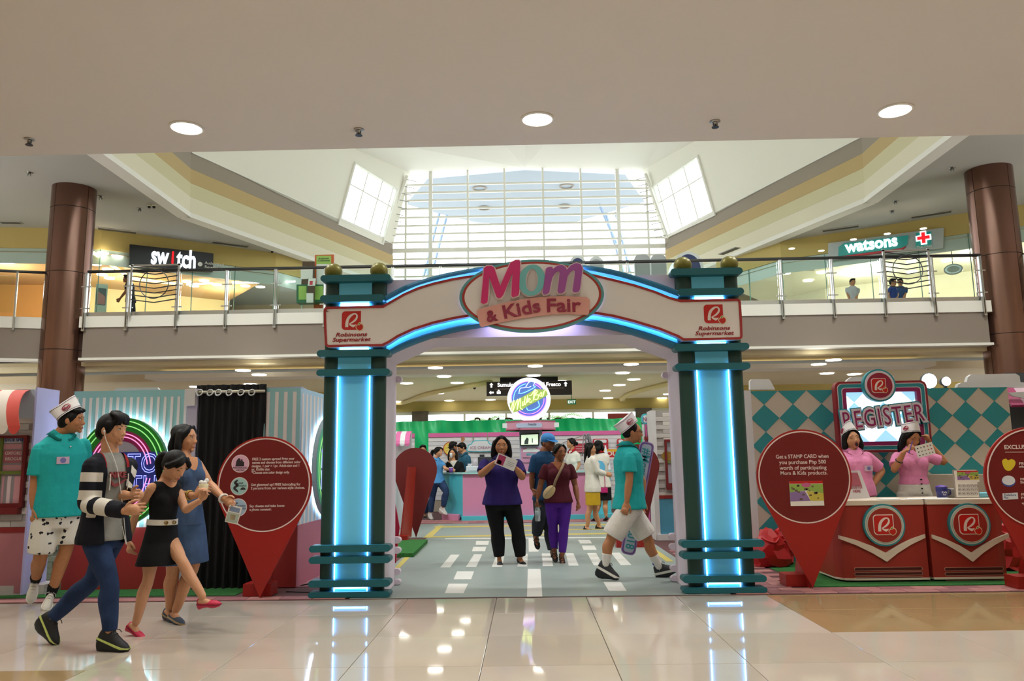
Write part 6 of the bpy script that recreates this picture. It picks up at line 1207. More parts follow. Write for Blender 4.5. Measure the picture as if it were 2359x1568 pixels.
for k in range(9):
    a = MB(); x = p[0]+R.uniform(-.12, .12); top = at(1349, 1000+R.uniform(0, 5), 18.2)[2]; a.tube(catmull([(x, 18.2, p[2]-.1), (x+R.uniform(-.05, .05), 18.2+R.uniform(-.05, .05), top-.1), (p[0]+R.uniform(-.05, .1), 18.2, top), (x+.12, 18.22, p[2]+.05)], 4), .012, 5); part('cord', a, mat('cord_grey', '8c8890', .5), t, smooth=True)
a = MB(); q = [at(1296, 1020, 18.2), at(1345, 1002, 18.2)]; a.tube([q[1], q[1]+np.array([.02, 1.0, .02])], .01, 5); a.tube([q[0], q[1]], .01, 5); part('pole', a, M_GREY, t)

# small pink awning stall behind the left pillar
Ys = 14.6; t = root('pink_stall', (at(915, 1100, Ys)[0], Ys, 0), 'small stall with pink and white scalloped awning behind the left pillar', 'stall')
for k in range(5):
    xa2, xb2 = at(893+k*11, 1010, Ys)[0], at(904+k*11, 1010, Ys)[0]; z1, z0 = at(915, 993, Ys)[2], at(915, 1028, Ys)[2]; v = []
    P = [(0, z1), (.12, z1-.01), (.26, z1-.07), (.34, z1-.18), (.36, z0+.04)]
    a = MB(); vv = [(x, Ys+.1-d, z) for d, z in P for x in (xa2, xb2)]+[(x, Ys+.12-d, z-.012) for d, z in P for x in (xa2, xb2)]; f = []
    for i in range(4): f += [(2*i, 2*i+2, 2*i+3, 2*i+1), (10+2*i, 10+2*i+1, 10+2*i+3, 10+2*i+2), (2*i, 10+2*i, 10+2*i+2, 2*i+2), (2*i+1, 2*i+3, 10+2*i+3, 10+2*i+1)]
    a.add(vv, f); a.prism(FY(Ys-.26), [(((xa2+xb2)/2)+(xb2-xa2)/2*math.cos(q), z0+.045+.045*math.sin(q)) for q in [PI+PI*i/8 for i in range(9)]], -.01, 0); part('awning_stripe', a, M_PINKB if k % 2 == 0 else M_SEAT, t)
a = MB(); a.box(at(893, 1100, Ys)[0], at(945, 1100, Ys)[0], Ys+.12, Ys+.2, .01, at(915, 993, Ys)[2]); part('wall_panel', a, M_PLK[1], t)
a = MB(); a.box(at(893, 1100, Ys)[0], at(912, 1100, Ys)[0], Ys-.2, Ys+.1, .01, .85); part('side_table', a, mat('table_aqua_white', 'b8ccd0', .5), t)
# house front on the right behind the arch
YH = 12.0; FH = FY(YH); t = root('house_facade', (at(1540, 1200, YH)[0], YH, 0), 'white brick toy house front with a red window behind the right pillar', 'facade')
x0, x1 = at(1516, 1100, YH)[0], at(1600, 1100, YH)[0]; z1 = at(1540, 946, YH)[2]; zb = at(1540, 1148, YH)[2]
a = MB(); a.fbox(FH, x0, x1, .01, z1, -.06, 0); part('wall_panel', a, MATS['brick_joint'], t)
a = MB(); a.box(x0-.07, x0, YH-.02, YH+.4, .01, z1+.01); part('corner_post', a, M_BWH, t); k = 0; z = zb+.06
while z < z1-.02:
    for i in range(4):
        x = x0+.104+i*.215+(.107 if k % 2 else 0)
        if x+.1 < x1: inst('brick', random.choice(bme), t, (x, YH-.004, z))
    z += .0625; k += 1
a = MB(); a.fbox(FH, x0, x1, .1, zb, 0, .012); part('base_panel', a, mat('house_blue', '4c94b4', .5), t); a = MB(); a.fbox(FH, x0, x1, zb, zb+.05, 0, .02); part('band', a, mat('facade_red', '8a2020', .5), t); a = MB(); a.fbox(FH, x0-.05, x1, .01, .1, 0, .05); part('plinth', a, M_BWH, t)
q = xz(YH, [(1534, 1118), (1600, 1118), (1600, 1011), (1530, 1011)]); q = [(q[0][0], q[0][1]), (q[1][0], q[0][1]), (q[1][0], q[2][1]), (q[0][0], q[2][1])]; a = MB(); a.ring(FH, q, offs(q, -.035), 0, .04); part('window_frame', a, MATS['frame_red'], t); a = MB(); a.prism(FH, offs(q, -.035), 0, .012); part('window_pane', a, mat('pane_pale', 'a8a8b4', .3), t); a = MB(); a.fbox(FH, q[0][0]-.0, q[1][0], q[0][1]-.06, q[0][1], 0, .08); part('window_sill', a, MATS['frame_red'], t)
zz = at(1545, 1064, YH)[2]; a = MB(); a.fbox(FH, q[0][0]+.035, q[1][0]-.035, zz-.015, zz+.015, .012, .03); part('window_bar', a, MATS['bar_olive'], t); a = MB(); a.disc(FH, q[0][0]+.04, zz+.09, .09, .012, .02, 20, ry=.07); part('window_print', a, mat('print_amber', '94742c', .5), t)
Yn = 12.4; t = root('now_sign', (at(1490, 960, Yn)[0], Yn, 0), 'aqua rimmed NOW sign on a pink striped post beside the house', 'sign'); q = xz(Yn, [(1478, 977), (1512, 976), (1512, 952), (1478, 953)]); P = rrect(q[0][0], q[0][1], q[1][0], q[2][1], .06, 5); a = MB(); a.prism(FY(Yn), P, -.04, 0); part('sign_board', a, M_TUR, t); a = MB(); a.prism(FY(Yn), rrect(q[0][0]+.025, q[0][1]+.025, q[1][0]-.025, q[2][1]-.025, .04, 5), 0, .005); part('sign_face', a, M_SEAT, t); lines(FY(Yn-.005), t, [((1481, 970), 'NOW', 28)], Yn-.005, 14, mat('text_rose', 'a85c84', .5), bold=.01)
for k in range(5): xk = at(1480+k*5.4, 1000, Yn)[0]; a = MB(); a.fbox(FY(Yn), xk, xk+.045, .012, q[0][1], -.03, 0); part('post_stripe', a, M_PINKB if k % 2 else M_SEAT, t)
a = MB(); qq = xz(Yn, [(1484, 1013), (1509, 1012), (1509, 1005), (1484, 1006)]); a.prism(FY(Yn), qq, 0, .05); part('red_collar', a, mat('facade_red', '8a2020', .5), t)
pin(11.7, (1470, 1072), 49, (1492, 1196), 'back of a dark red map pin standee between the walking man and the house', back=True)
p = gz(1555, 1240, .03); a = MB(); R = np.random.default_rng(3)
a.rings([(p[0], p[1]+.3, .01+z) for z in (0, .1, .25, .4, .6, .75)], [(1, 0, 0)]*6, [(0, 1, 0)]*6, [.12, .06, .05, .1, .07, .13], [.05, .04, .03, .05, .03, .05], 10); part('blue_ribbon_bag', a, mat('ribbon_blue', '2438a0', .4), None, 'crumpled bright blue plastic bag hanging by the house base', 'bag', auto=.5)
# ================================================================== figures: bodies grown as one continuous surface
def grow(mb, name, mats, vox, smooth=3, org=(0, 0, 0), fac=.5, matfn=None, cutfn=None, fields=None):
    """union of the volumes in mb as one closed skin"""
    me = mb.mesh('tmp', [], (0, 0, 0)); o = bpy.data.objects.new('tmp', me); COL.objects.link(o)
    m1 = o.modifiers.new('r', 'REMESH'); m1.mode = 'VOXEL'; m1.voxel_size = vox; m1.use_smooth_shade = True
    m2 = o.modifiers.new('s', 'SMOOTH'); m2.factor = fac; m2.iterations = smooth
    out = bpy.data.meshes.new_from_object(o.evaluated_get(bpy.context.evaluated_depsgraph_get())); bpy.data.objects.remove(o); bpy.data.meshes.remove(me)
    n = len(out.vertices); co = np.empty(n*3, np.float32); out.vertices.foreach_get('co', co); co = co.reshape(-1, 3)
    out.materials.clear()
    for m_ in (mats if isinstance(mats, (list, tuple)) else [mats]): out.materials.append(m_)
    if matfn:
        k = len(out.polygons); ce = np.empty(k*3, np.float32); out.polygons.foreach_get('center', ce); out.polygons.foreach_set('material_index', matfn(ce.reshape(-1, 3)).astype(np.int32))
    else: out.polygons.foreach_set('material_index', np.zeros(len(out.polygons), np.int32))
    if cutfn:
        import bmesh
        bm = bmesh.new(); bm.from_mesh(out)
        for pc, pn in cutfn('planes'): bmesh.ops.bisect_plane(bm, geom=bm.verts[:]+bm.edges[:]+bm.faces[:], plane_co=tuple(pc), plane_no=tuple(pn))
        bm.faces.ensure_lookup_table(); ce = np.array([tuple(q.calc_center_median()) for q in bm.faces]); msk = cutfn(ce)
        bmesh.ops.delete(bm, geom=[bm.faces[i] for i in np.nonzero(msk)[0]], context='FACES'); bm.to_mesh(out); bm.free(); n = len(out.vertices); co = np.empty(n*3, np.float32); out.vertices.foreach_get('co', co); co = co.reshape(-1, 3)
    if fields:
        for fk, ff_ in fields.items():
            at_ = out.attributes.new(fk, 'FLOAT', 'POINT'); at_.data.foreach_set('value', np.ascontiguousarray(ff_(co.astype(float)), np.float32))
    co -= np.asarray(org, np.float32); out.vertices.foreach_set('co', co.ravel()); out.polygons.foreach_set('use_smooth', np.ones(len(out.polygons), bool)); out.name = name; out.update(); return out
def limb(a, pts, rad, n=12, squash=1.0, ref=None, sub=4, ends=(1, 1)):
    P = catmull([tuple(p)+(r,) for p, r in zip(pts, rad)], sub); C = [p[:3] for p in P]; ru = [max(.004, p[3]) for p in P]; U, V = [], []
    r0 = np.array(ref if ref is not None else (1., 0, 0), float); u = None
    for i in range(len(C)):
        t = unit(C[min(len(C)-1, i+1)]-C[max(0, i-1)])
        u = unit((r0 if u is None else u)-t*np.dot(r0 if u is None else u, t)); U.append(u); V.append(np.cross(t, u))
    a.rings(C, U, V, ru, [r*squash for r in ru], n)
    for e, s in ((0, ends[0]), (-1, ends[1])):
        if s: a.ell(C[e], np.eye(3), (ru[e]*.92,)*3, 10, 6)
SKIN = {}
def skin(name, col): return mat('skin_'+name, col, .5, spec=.35, sss=.06, var=.05, vscale=30)
M_HAIR = mat('hair_black', '0a0807', .55, bump=.25, bscale=90, stretch=(1, 1, .12), spec=.22); M_HAIRB = mat('hair_brown', '1c120d', .55, bump=.25, spec=.25, bscale=90, stretch=(1, 1, .12))
M_EYEW = mat('eye_white', 'd8d2cc', .25); M_IRIS = mat('eye_iris', '140c08', .15); M_BROW = mat('brow', '15100d', .8); M_LASH = mat('lash', '0c0808', .7); M_MOUTH = mat('mouth_inside', '2a0c0c', .6); M_TEETH = mat('teeth', 'e0dcd0', .3)
def cloth2(name, cols, rough=.85, b=.35, sc=38):
    """cloth whose second / third colour starts where the woven-in panel (stored on the mesh) begins"""
    m = mat(name, cols[0], rough, bump=b, bscale=sc, spec=.25); nt = m.node_tree; p = nt.nodes['Principled BSDF']; prev = None
    for i, c in enumerate(cols[1:]):
        a = nt.nodes.new('ShaderNodeAttribute'); a.attribute_name = 'panel_%d' % i; g = nt.nodes.new('ShaderNodeMath'); g.operation = 'GREATER_THAN'; g.inputs[1].default_value = 0
        mx = nt.nodes.new('ShaderNodeMix'); mx.data_type = 'RGBA'; mx.inputs[6].default_value = lin(cols[0]); mx.inputs[7].default_value = lin(c)
        nt.links.new(a.outputs['Fac'], g.inputs[0]); nt.links.new(g.outputs[0], mx.inputs[0])
        if prev: nt.links.new(prev, mx.inputs[6])
        prev = mx.outputs[2]
    nt.links.new(prev, p.inputs['Base Color']); return m
def cloth(name, col, rough=.85, b=.35, sc=38, var=.06): return mat(name, col, rough, bump=b, bscale=sc, var=var, vscale=14, spec=.25)

def hand(a, w, d, nrm, side, s, curl=.5, spread=1.0, tcurl=.4, grip=None):
    """palm with four unequal jointed fingers and a side thumb. w wrist, d finger direction, nrm palm normal, side thumb-side vector"""
    d = unit(d); nrm = unit(nrm-d*np.dot(nrm, d)); lat = np.cross(nrm, d); lat = lat if np.dot(lat, side) > 0 else -lat
    limb(a, [w-d*.02*s, w+d*.02*s, w+d*.055*s, w+d*.088*s], [.025*s, .031*s, .039*s, .038*s], 12, .48, lat, 3)
    for k, (o, L, r) in enumerate(((.031, .072, .0082), (.0105, .08, .0085), (-.0105, .075, .0082), (-.0305, .058, .0072))):
        b = w+d*.082*s+lat*o*s; fd = unit(d+lat*o*2.6*spread); c = curl*(1+.12*k); pts = [b]; ang = 0; p = b
        for seg, q in ((.42, .55), (.33, .85), (.25, .6)):
            ang += c*q*1.25; dirn = unit(fd*math.cos(ang)+nrm*math.sin(ang)); p = p+dirn*L*seg*s; pts.append(p)
        limb(a, pts, [r*s*1.05, r*s, r*s*.95, r*s*.78], 8, 1.0, lat, 2)
    b = w+d*.022*s+lat*.022*s; t1 = unit(d*.62+lat*.72+nrm*.25*tcurl); t2 = unit(d*.9+lat*.3+nrm*.55*tcurl); t3 = unit(d*.95+lat*.05+nrm*.7*tcurl)
    p1 = b+t1*.036*s; p2 = p1+t2*.032*s; p3 = p2+t3*.024*s; limb(a, [b, p1, p2, p3], [.0135*s, .0115*s, .0102*s, .008*s], 8, 1.0, nrm, 2)

def shoe(root_, A, d, up, s, style, mats_, idx):
    """A ankle, d toe direction, up foot up-vector"""
    d = unit(d); up = unit(up-d*np.dot(up, d)); l = np.cross(up, d); hgt = {'sneaker': .085, 'flat': .07, 'sandal': .07}[style]*s
    def P(f, y, z): return A+d*f*s+l*y*s+up*(z*s-hgt)
    sole = [(-.062, .0, .026), (-.05, 0, .031), (0, 0, .033), (.05, 0, .036), (.1, .002, .043), (.145, .002, .041), (.172, .002, .028), (.186, .002, .012)] if style == 'sneaker' else [(-.055, .0, .02), (-.045, 0, .027), (0, 0, .028), (.05, 0, .03), (.1, .002, .038), (.14, .002, .036), (.165, .002, .024), (.178, .002, .008)]
    th = .024 if style == 'sneaker' else .012; out = [(f, y+w) for f, y, w in sole]+[(f, y-w) for f, y, w in sole[::-1]]
    a = MB(); n = len(out); v = [P(f, y, (0.012 if f > .15 and style == 'sneaker' else 0)) for f, y in out]+[P(f, y*1.0, th) for f, y in out]; a.add(v, [tuple(range(n)), tuple(range(2*n-1, n-1, -1))]+[(i, n+i, n+(i+1) % n, (i+1) % n) for i in range(n)])
    a2 = MB()
    if style == 'sneaker': sec = [(-.058, .026, .075), (-.045, .03, .098), (-.01, .033, .108), (.03, .035, .1), (.07, .037, .078), (.11, .04, .06), (.145, .038, .05), (.17, .026, .038), (.183, .01, .024)]
    else: sec = [(-.052, .02, .05), (-.04, .027, .056), (0, .029, .04), (.05, .031, .034), (.09, .036, .042), (.13, .034, .036), (.16, .022, .026), (.174, .008, .014)]
    C, U, V, ru, rv = [], [], [], [], []
    for f, w, h in sec: C.append(P(f, .001, th*.5)); U.append(l); V.append(up); ru.append(w*s); rv.append((h-th*.5)*s)
    if style != 'sandal':
        a2.rings(C, U, V, ru, rv, 16); o = part('shoe', a2, mats_[0], root_, smooth=True)
        so = part('sole', a, mats_[4] if len(mats_) > 4 else mats_[1], o, auto=.7)
        if len(mats_) > 4: b = MB(); b.add([P(f, y*1.06, .010+(.006 if f > .15 else 0)) for f, y in out]+[P(f, y*1.06, .024) for f, y in out], [tuple(range(n)), tuple(range(2*n-1, n-1, -1))]+[(i, n+i, n+(i+1) % n, (i+1) % n) for i in range(n)]); part('midsole', b, mats_[1], o, auto=.7)
        if style == 'sneaker':
            for k in range(4): f = .035+.022*k; z = .098-.0135*k; b = MB(); b.tube([P(f, -.02, z-.008), P(f+.004, 0, z+.004), P(f, .02, z-.008)], .0028*s, 5); part('lace', b, mats_[2], o)
            b = MB(); b.tube([P(.03, -.01, .104), P(.045, -.035, .1), P(.06, -.045, .085)], .003*s, 5); b.tube([P(.03, .01, .104), P(.05, .03, .104), P(.065, .042, .088)], .003*s, 5); part('lace', b, mats_[2], o)
            b = MB(); b.rings([P(-.01, 0, .1), P(-.012, 0, .12)], [d, d], [l, l], [.044*s, .046*s], [.031*s, .033*s], 14); part('collar', b, mats_[3] if len(mats_) > 3 else mats_[0], o, smooth=True)
    else:
        o = part('sandal', a, mats_[1], root_, auto=.7)
        for f, z in ((.1, .045), (.05, .055)): b = MB(); b.tube([P(f, -.036, th), P(f, -.02, z), P(f+.01, .0, z+.006), P(f, .02, z), P(f, .036, th)], .007*s, 6); part('strap', b, mats_[0], o)
        b = MB(); b.tube([P(.03, -.03, th), P(-.03, -.03, .06), P(-.052, 0, .065), P(-.03, .03, .06), P(.03, .03, th)], .006*s, 6); part('strap', b, mats_[0], o)
    return o

def person(label, D, s, yaw, J, head, sk, top=None, bottom=None, hair='short', shoes=None, group=None, sex='f', wide=1.0, hyaw=None, hpitch=0.0, hroll=0.0, vox=.006, hands=(.5, .5), legs=True, hdY=0.0, hs=1.0, mouth='closed', hat=None, hm=None, extra=None, feet=True, eyes='open', belly=0.0, longhair=.22, palm=(None, None), hat_tilt=24):
    """J: pixel joints; third entry = metres behind the body plane D (negative = nearer). s: size factor (1 = 1.65 m tall)"""
    y0 = math.radians(yaw); Fw = np.array([math.sin(y0), -math.cos(y0), 0]); Lf = np.array([math.cos(y0), math.sin(y0), 0]); UP = np.array([0, 0, 1.])
    def W(k, dy=0.0):
        q = J[k]; return at(q[0], q[1], D+(q[2] if len(q) > 2 else dy))
    nk, pv = W('nk'), W('pv'); nk = nk+unit(nk-pv)*.036*s; hd = at(J['hd'][0], J['hd'][1], D+hdY+(J['hd'][2] if len(J['hd']) > 2 else 0))
    sp = unit(nk-pv); sw = (.178 if sex == 'm' else .158)*s*(.5+.5*wide); hw = (.085 if sex == 'm' else .09)*s*(.4+.6*wide)
    SL = unit(Lf-sp*np.dot(Lf, sp)); sh0 = nk-sp*.098*s
    S = {1: sh0+SL*sw, -1: sh0-SL*sw}
    if 'sL' in J: S[1] = W('sL', S[1][1]-D)
    if 'sR' in J: S[-1] = W('sR', S[-1][1]-D)
    Hp = {1: pv+Lf*hw, -1: pv-Lf*hw}
    E, Wr, K, A, T, Hn = {}, {}, {}, {}, {}, {}
    for c, k in ((1, 'L'), (-1, 'R')):
        if 'e'+k in J: E[c] = W('e'+k, S[c][1]-D); Wr[c] = W('w'+k, E[c][1]-D)
        if 'k'+k in J: K[c] = W('k'+k, Hp[c][1]-D); A[c] = W('a'+k, K[c][1]-D)
        if 't'+k in J: T[c] = W('t'+k, A[c][1]-D)
        if 'h'+k in J: Hn[c] = W('h'+k, Wr[c][1]-D)
    if not K and legs:
        for c in (1, -1): A[c] = np.array([Hp[c][0]+Lf[0]*c*.02, Hp[c][1]+.02, .09*s]); K[c] = Hp[c]*.48+A[c]*.52+Fw*.02
    foot = min([p[2] for p in A.values()]+[pv[2]-.8*s])
    r = root('person', (pv[0], pv[1], 0.0), label, 'person', group)
    og = ORG[r.name]
    male = sex == 'm'
    SEC = [(-.16, .135, .10), (-.02, .165 if not male else .155, .118), (.18, .152, .108), (.36, .128 if not male else .138, .096), (.56, .146 if not male else .158, .108), (.74, .155 if not male else .172, .112), (.86, .142 if not male else .158, .092), (.93, .105, .074), (.98, .062, .058), (1.04, .05, .05)]
    LN = np.linalg.norm(nk-pv)
    def torso(a, inf, t0=-.3, t1=1.1, hem=None, flare=0.0, neck=0.0):
        C, U, V, ru, rv = [], [], [], [], []
        if hem:
            for i in range(3, 0, -1):
                q = i/3; C.append(pv-UP*hem*q); U.append(Lf); V.append(Fw); ru.append((.18*s*wide+inf)*(1+flare*q)); rv.append((.13*s*wide+inf+belly*.4)*(1+flare*q))
        for t, w, dp in SEC:
            if t < t0 or t > t1 or (hem and t < 0): continue
            c = pv+(nk-pv)*t; q = max(0, min(1, t)); l = unit(Lf*(1-q)+SL*q); f = unit(np.cross(l, sp)); f = f if np.dot(f, Fw) > 0 else -f
            b = belly*max(0, 1-abs(t-.3)/.45); ww = 1+(wide-1)*(1 if t < .8 else .45)
            C.append(c+f*(b*.5)); U.append(l); V.append(f); ru.append(w*s*ww+inf+b*.3+(neck if t > .95 else 0)); rv.append(dp*s*ww+inf+b*.6+(neck if t > .95 else 0))
        a.rings(C, U, V, ru, rv, 20)
        if not male and t1 > .7:
            f = unit(np.cross(SL, sp)); f = f if np.dot(f, Fw) > 0 else -f
            for c in (1, -1): a.ell(pv+(nk-pv)*.66+SL*c*.068*s*wide+f*.068*s*wide, (SL, f, sp), (.07*s*wide+inf*.6, .066*s*wide+inf*.6, .075*s*wide+inf*.6), 12, 8)
    RA = [.05, .046, .041, .037, .039, .033, .024]; RL = [.088, .08, .068, .055, .052, .055, .042, .034]
    aw = .35+.65*wide
    def arm_pts(c): return [S[c], S[c]*.6+E[c]*.4, S[c]*.25+E[c]*.75, E[c], E[c]*.72+Wr[c]*.28, E[c]*.35+Wr[c]*.65, Wr[c]]
    def leg_pts(c):
        kf = unit(Fw); back = -kf*.016*s; return [Hp[c], Hp[c]*.66+K[c]*.34, Hp[c]*.3+K[c]*.7, K[c]*.93+Hp[c]*.07, K[c]*.88+A[c]*.12, K[c]*.64+A[c]*.36+back, K[c]*.25+A[c]*.75, A[c]]
    def cut(pts, rad, frac):
        """first part of a 2-bone limb; frac 0..2"""
        P = catmull([tuple(p)+(r_,) for p, r_ in zip(pts, rad)], 6); k = max(3, int(round((len(P)-1)*frac/2))+1); return [p[:3] for p in P[:k]], [p[3] for p in P[:k]]
    # ---- head frame
    hy = math.radians(yaw if hyaw is None else hyaw); hp = math.radians(hpitch); f = np.array([math.sin(hy)*math.cos(hp), -math.cos(hy)*math.cos(hp), math.sin(hp)]); l = np.array([math.cos(hy), math.sin(hy), 0]); u = np.cross(f, l)
    rl = math.radians(hroll); l, u = l*math.cos(rl)+u*math.sin(rl), u*math.cos(rl)-l*math.sin(rl); k = s*hs
    def H(x, y, z): return hd+l*x*k+f*y*k+u*z*k
    # ---- body
    a = MB(); torso(a, -.012*s if top else 0); ctr = H(0, -.02, -.05)
    limb(a, [nk-sp*.06*s, nk+sp*.0*s, nk*.45+ctr*.55, ctr], [.075*s, .06*s if male else .053*s, .055*s if male else .048*s, .052*k], 14)
    nu, nv = 26, 20; v = [H(0, -.005, -.112)]                                     # head
    for i in range(1, nv):
        t = PI*i/nv; z = -math.cos(t)
        for j in range(nu):
            q = 2*PI*j/nu; x, y = math.sin(t)*math.cos(q), math.sin(t)*math.sin(q)
            jaw = max(0, -z); w = .077*(1-.22*jaw**1.6); dpt = .098 if y > 0 else .095
            yy = y*dpt*(1-.12*jaw**2) if y > 0 else y*dpt*(1-.5*jaw**1.4); v.append(H(x*w, yy+.010*jaw*(y > 0), z*.113))
    v.append(H(0, -.005, .113)); e = len(v)-1
    a.add(v, [(0, 1+(j+1) % nu, 1+j) for j in range(nu)]+[(e, e-nu+j, e-nu+(j+1) % nu) for j in range(nu)]+[(1+i*nu+j, 1+i*nu+(j+1) % nu, 1+(i+1)*nu+(j+1) % nu, 1+(i+1)*nu+j) for i in range(nv-2) for j in range(nu)])
    X3 = (l, f, u)
    limb(a, [H(0, .084, .014), H(0, .0935, -.010), H(0, .1025, -.027), H(0, .093, -.036)], [.008*k, .0095*k, .012*k, .009*k], 8)
    for c in (1, -1):
        a.ell(H(.0125*c, .092, -.031), X3, (.0095*k, .011*k, .008*k), 8, 6); a.ell(H(.079*c, -.006, -.008), X3, (.011*k, .02*k, .031*k), 10, 7); a.ell(H(.038*c, .058, -.026), X3, (.026*k, .021*k, .028*k), 10, 7); a.ell(H(.033*c, .08, .028), X3, (.026*k, .012*k, .007*k), 8, 6)
    a.ell(H(0, .072, -.094), X3, (.024*k, .018*k, .016*k), 10, 7)
    if mouth != 'open': a.ell(H(0, .083, -.063), X3, (.026*k, .0135*k, .017*k), 10, 7)
    for c in (1, -1):
        if c in E:
            limb(a, arm_pts(c), [q*s*aw if i < 6 else q*s for i, q in enumerate(RA)], 12)
            fd = unit(Wr[c]-E[c]); hdv = unit(Hn[c]-Wr[c]) if c in Hn else fd
            ix = 0 if c == 1 else 1; pn = palm[ix]; pn = np.array(pn, float) if pn is not None else unit(-SL*c+Fw*.2)
            fw2 = Fw if abs(np.dot(hdv, Fw)) < .85 else UP
            cu = hands[ix]
            if cu is not None: hand(a, Wr[c], hdv, pn, fw2, s*1.0, cu)
        if c in K: limb(a, leg_pts(c), [q*s*(1+(wide-1)*.8*(1-i/8)) for i, q in enumerate(RL)], 14)
        if c in A and feet:
            d = unit(T[c]-A[c]) if c in T else Fw
            shin = unit(K[c]-A[c]); up_ = unit(shin-d*np.dot(shin, d)); fl = .17*s
            base = A[c]-up_*.045*s
            limb(a, [base-d*.035*s, base+d*.03*s, base+d*.08*s-up_*.016*s, base+d*.125*s-up_*.024*s], [.026*s, .029*s, .023*s, .014*s], 10)
    body = grow(a, 'body', sk, vox, 2, og); bo = bpy.data.objects.new('body', body); COL.objects.link(bo); bo.parent = r; ORG[bo.name] = og
    # ---- face parts
    for c in (1, -1):
        ez = .006
        if eyes == 'open':
            b = MB(); b.ell(H(.031*c, .0795, ez), X3, (.0145*k, .010*k, .0075*k), 12, 8); eo = part('eye', b, M_EYEW, bo, smooth=True)
            b.v = []; b.f = []; b.m = []; b.ell(H(.031*c, .0866, ez), X3, (.0065*k, .0035*k, .0068*k), 10, 6); part('iris', b, M_IRIS, bo, smooth=True)
        b = MB(); b.tube([H((.031-.016)*c, .0855, ez+.001), H(.031*c, .0895, ez+(.0085 if eyes == 'open' else -.002)), H((.031+.017)*c, .080, ez+.001)], .0018*k if eyes == 'open' else .0028*k, 5); part('eyelid', b, M_LASH, bo)
        b = MB(); b.tube([H(.013*c, .0915, .027), H(.03*c, .0905, .032), H(.049*c, .0775, .027)], [.0022*k, .0026*k, .0012*k], 6); part('eyebrow', b, M_BROW, bo)
    lipm = mat('lip_'+('m' if male else 'f'), '8a5248' if male else 'a04a48', .4)
    if mouth == 'open':
        b = MB(); b.ell(H(0, .087, -.072), X3, (.019*k, .012*k, .024*k), 14, 9); part('mouth', b, M_MOUTH, bo, smooth=True)
        b = MB(); b.tube([H(.021*math.cos(q), .095-.004*abs(math.cos(q)), -.072+.026*math.sin(q)) for q in [2*PI*i/16 for i in range(16)]], .004*k, 6, closed=True); part('lips', b, lipm, bo, smooth=True)
    else:
        b = MB(); sm = .004 if mouth == 'smile' else 0
        b.tube([H(-.023, .084, -.061+sm*2), H(-.012, .0935, -.0597+sm*.4), H(0, .0955, -.0605), H(.012, .0935, -.0597+sm*.4), H(.023, .084, -.061+sm*2)], [.001*k, .003*k, .003*k, .003*k, .001*k], 6)
        b.tube([H(-.02, .0845, -.0635+sm*1.6), H(-.01, .0935, -.0675), H(0, .095, -.0685), H(.01, .0935, -.0675), H(.02, .0845, -.0635+sm*1.6)], [.001*k, .0034*k, .0038*k, .0034*k, .001*k], 6); lo_ = part('lips', b, lipm, bo, smooth=True)
        if mouth == 'smile': b = MB(); b.tube([H(-.017, .091, -.063), H(0, .0972, -.0642), H(.017, .091, -.063)], [.001*k, .0032*k, .001*k], 6); part('teeth', b, M_TEETH, bo, smooth=True)
    # ---- hair
    hm = hm or M_HAIR; b = MB(); b.ell(H(0, -.014, .022), X3, (.087*k, .1*k, .104*k), 24, 16)
    hv = max(.006, vox)
    if hair == 'short':
        b.ell(H(0, -.055, -.02), X3, (.076*k, .055*k, .06*k), 16, 10); b.ell(H(.02, .052, .088), X3, (.058*k, .05*k, .026*k), 14, 8); b.ell(H(-.035, .05, .08), X3, (.045*k, .045*k, .025*k), 12, 8)
        for c in (1, -1): b.ell(H(.074*c, .012, .018), X3, (.012*k, .02*k, .035*k), 10, 7)
    elif hair == 'buzz':
        b = MB(); b.ell(H(0, -.014, .02), X3, (.083*k, .097*k, .1*k), 24, 16)
    elif hair == 'fringe':
        b.ell(H(0, -.055, -.02), X3, (.078*k, .06*k, .065*k), 16, 10)
        for x in (-.055, -.03, 0, .03, .055): limb(b, [H(x*.5, .02, .118), H(x*.9, .075, .095), H(x*1.15, .098-abs(x)*.4, .05-abs(x)*.1)], [.03*k, .028*k, .012*k], 8, .7, l, 3)
        for c in (1, -1): b.ell(H(.076*c, .02, .02), X3, (.013*k, .03*k, .045*k), 10, 7)
    else:
        for c in (1, -1): limb(b, [H(.03*c, .06, .1), H(.07*c, .045, .055), H(.084*c, .0, .0)], [.016*k, .02*k, .022*k], 8, .8, f, 3)
    if hair in ('long', 'bob'):
        Lh = longhair
        limb(b, [H(0, -.05, .05), H(0, -.075, -.03), H(0, -.08, -Lh*.6), H(0, -.065, -Lh)], [.078*k, .085*k, .09*k, .06*k], 16, .5, l, 4)
        for c in (1, -1): limb(b, [H(.07*c, .0, .05), H(.088*c, -.005, -.02), H(.092*c, -.005, -Lh*.55), H(.08*c, -.0, -Lh*.95)], [.03*k, .03*k, .032*k, .014*k], 10, 1.1, f, 4)
    elif hair == 'pony':
        for q_ in (((.0, .055, .098), (.05, .088, .062), (.07, .07, .0)), ((-.01, .05, .1), (-.045, .085, .07), (-.066, .072, .02))): limb(b, [H(*t_) for t_ in q_], [.022*k, .02*k, .006*k], 8, .8, f, 3)
        b.ell(H(0, -.05, -.01), X3, (.074*k, .055*k, .06*k), 16, 10); pb = H(0, -.095, .04); fh_ = unit(f*np.array([1, 1, 0])); limb(b, [pb, pb-fh_*.055*k, pb-fh_*.09*k-UP*.06*k, pb-fh_*.095*k-UP*(.05+longhair)*k], [.024*k, .036*k, .042*k, .014*k], 10, 1.0, l, 4)
    elif hair == 'bun':
        b.ell(H(0, -.05, -.01), X3, (.074*k, .055*k, .06*k), 16, 10); b.ell(H(0, -.125, -.005), X3, (.045*k, .042*k, .045*k), 14, 9)
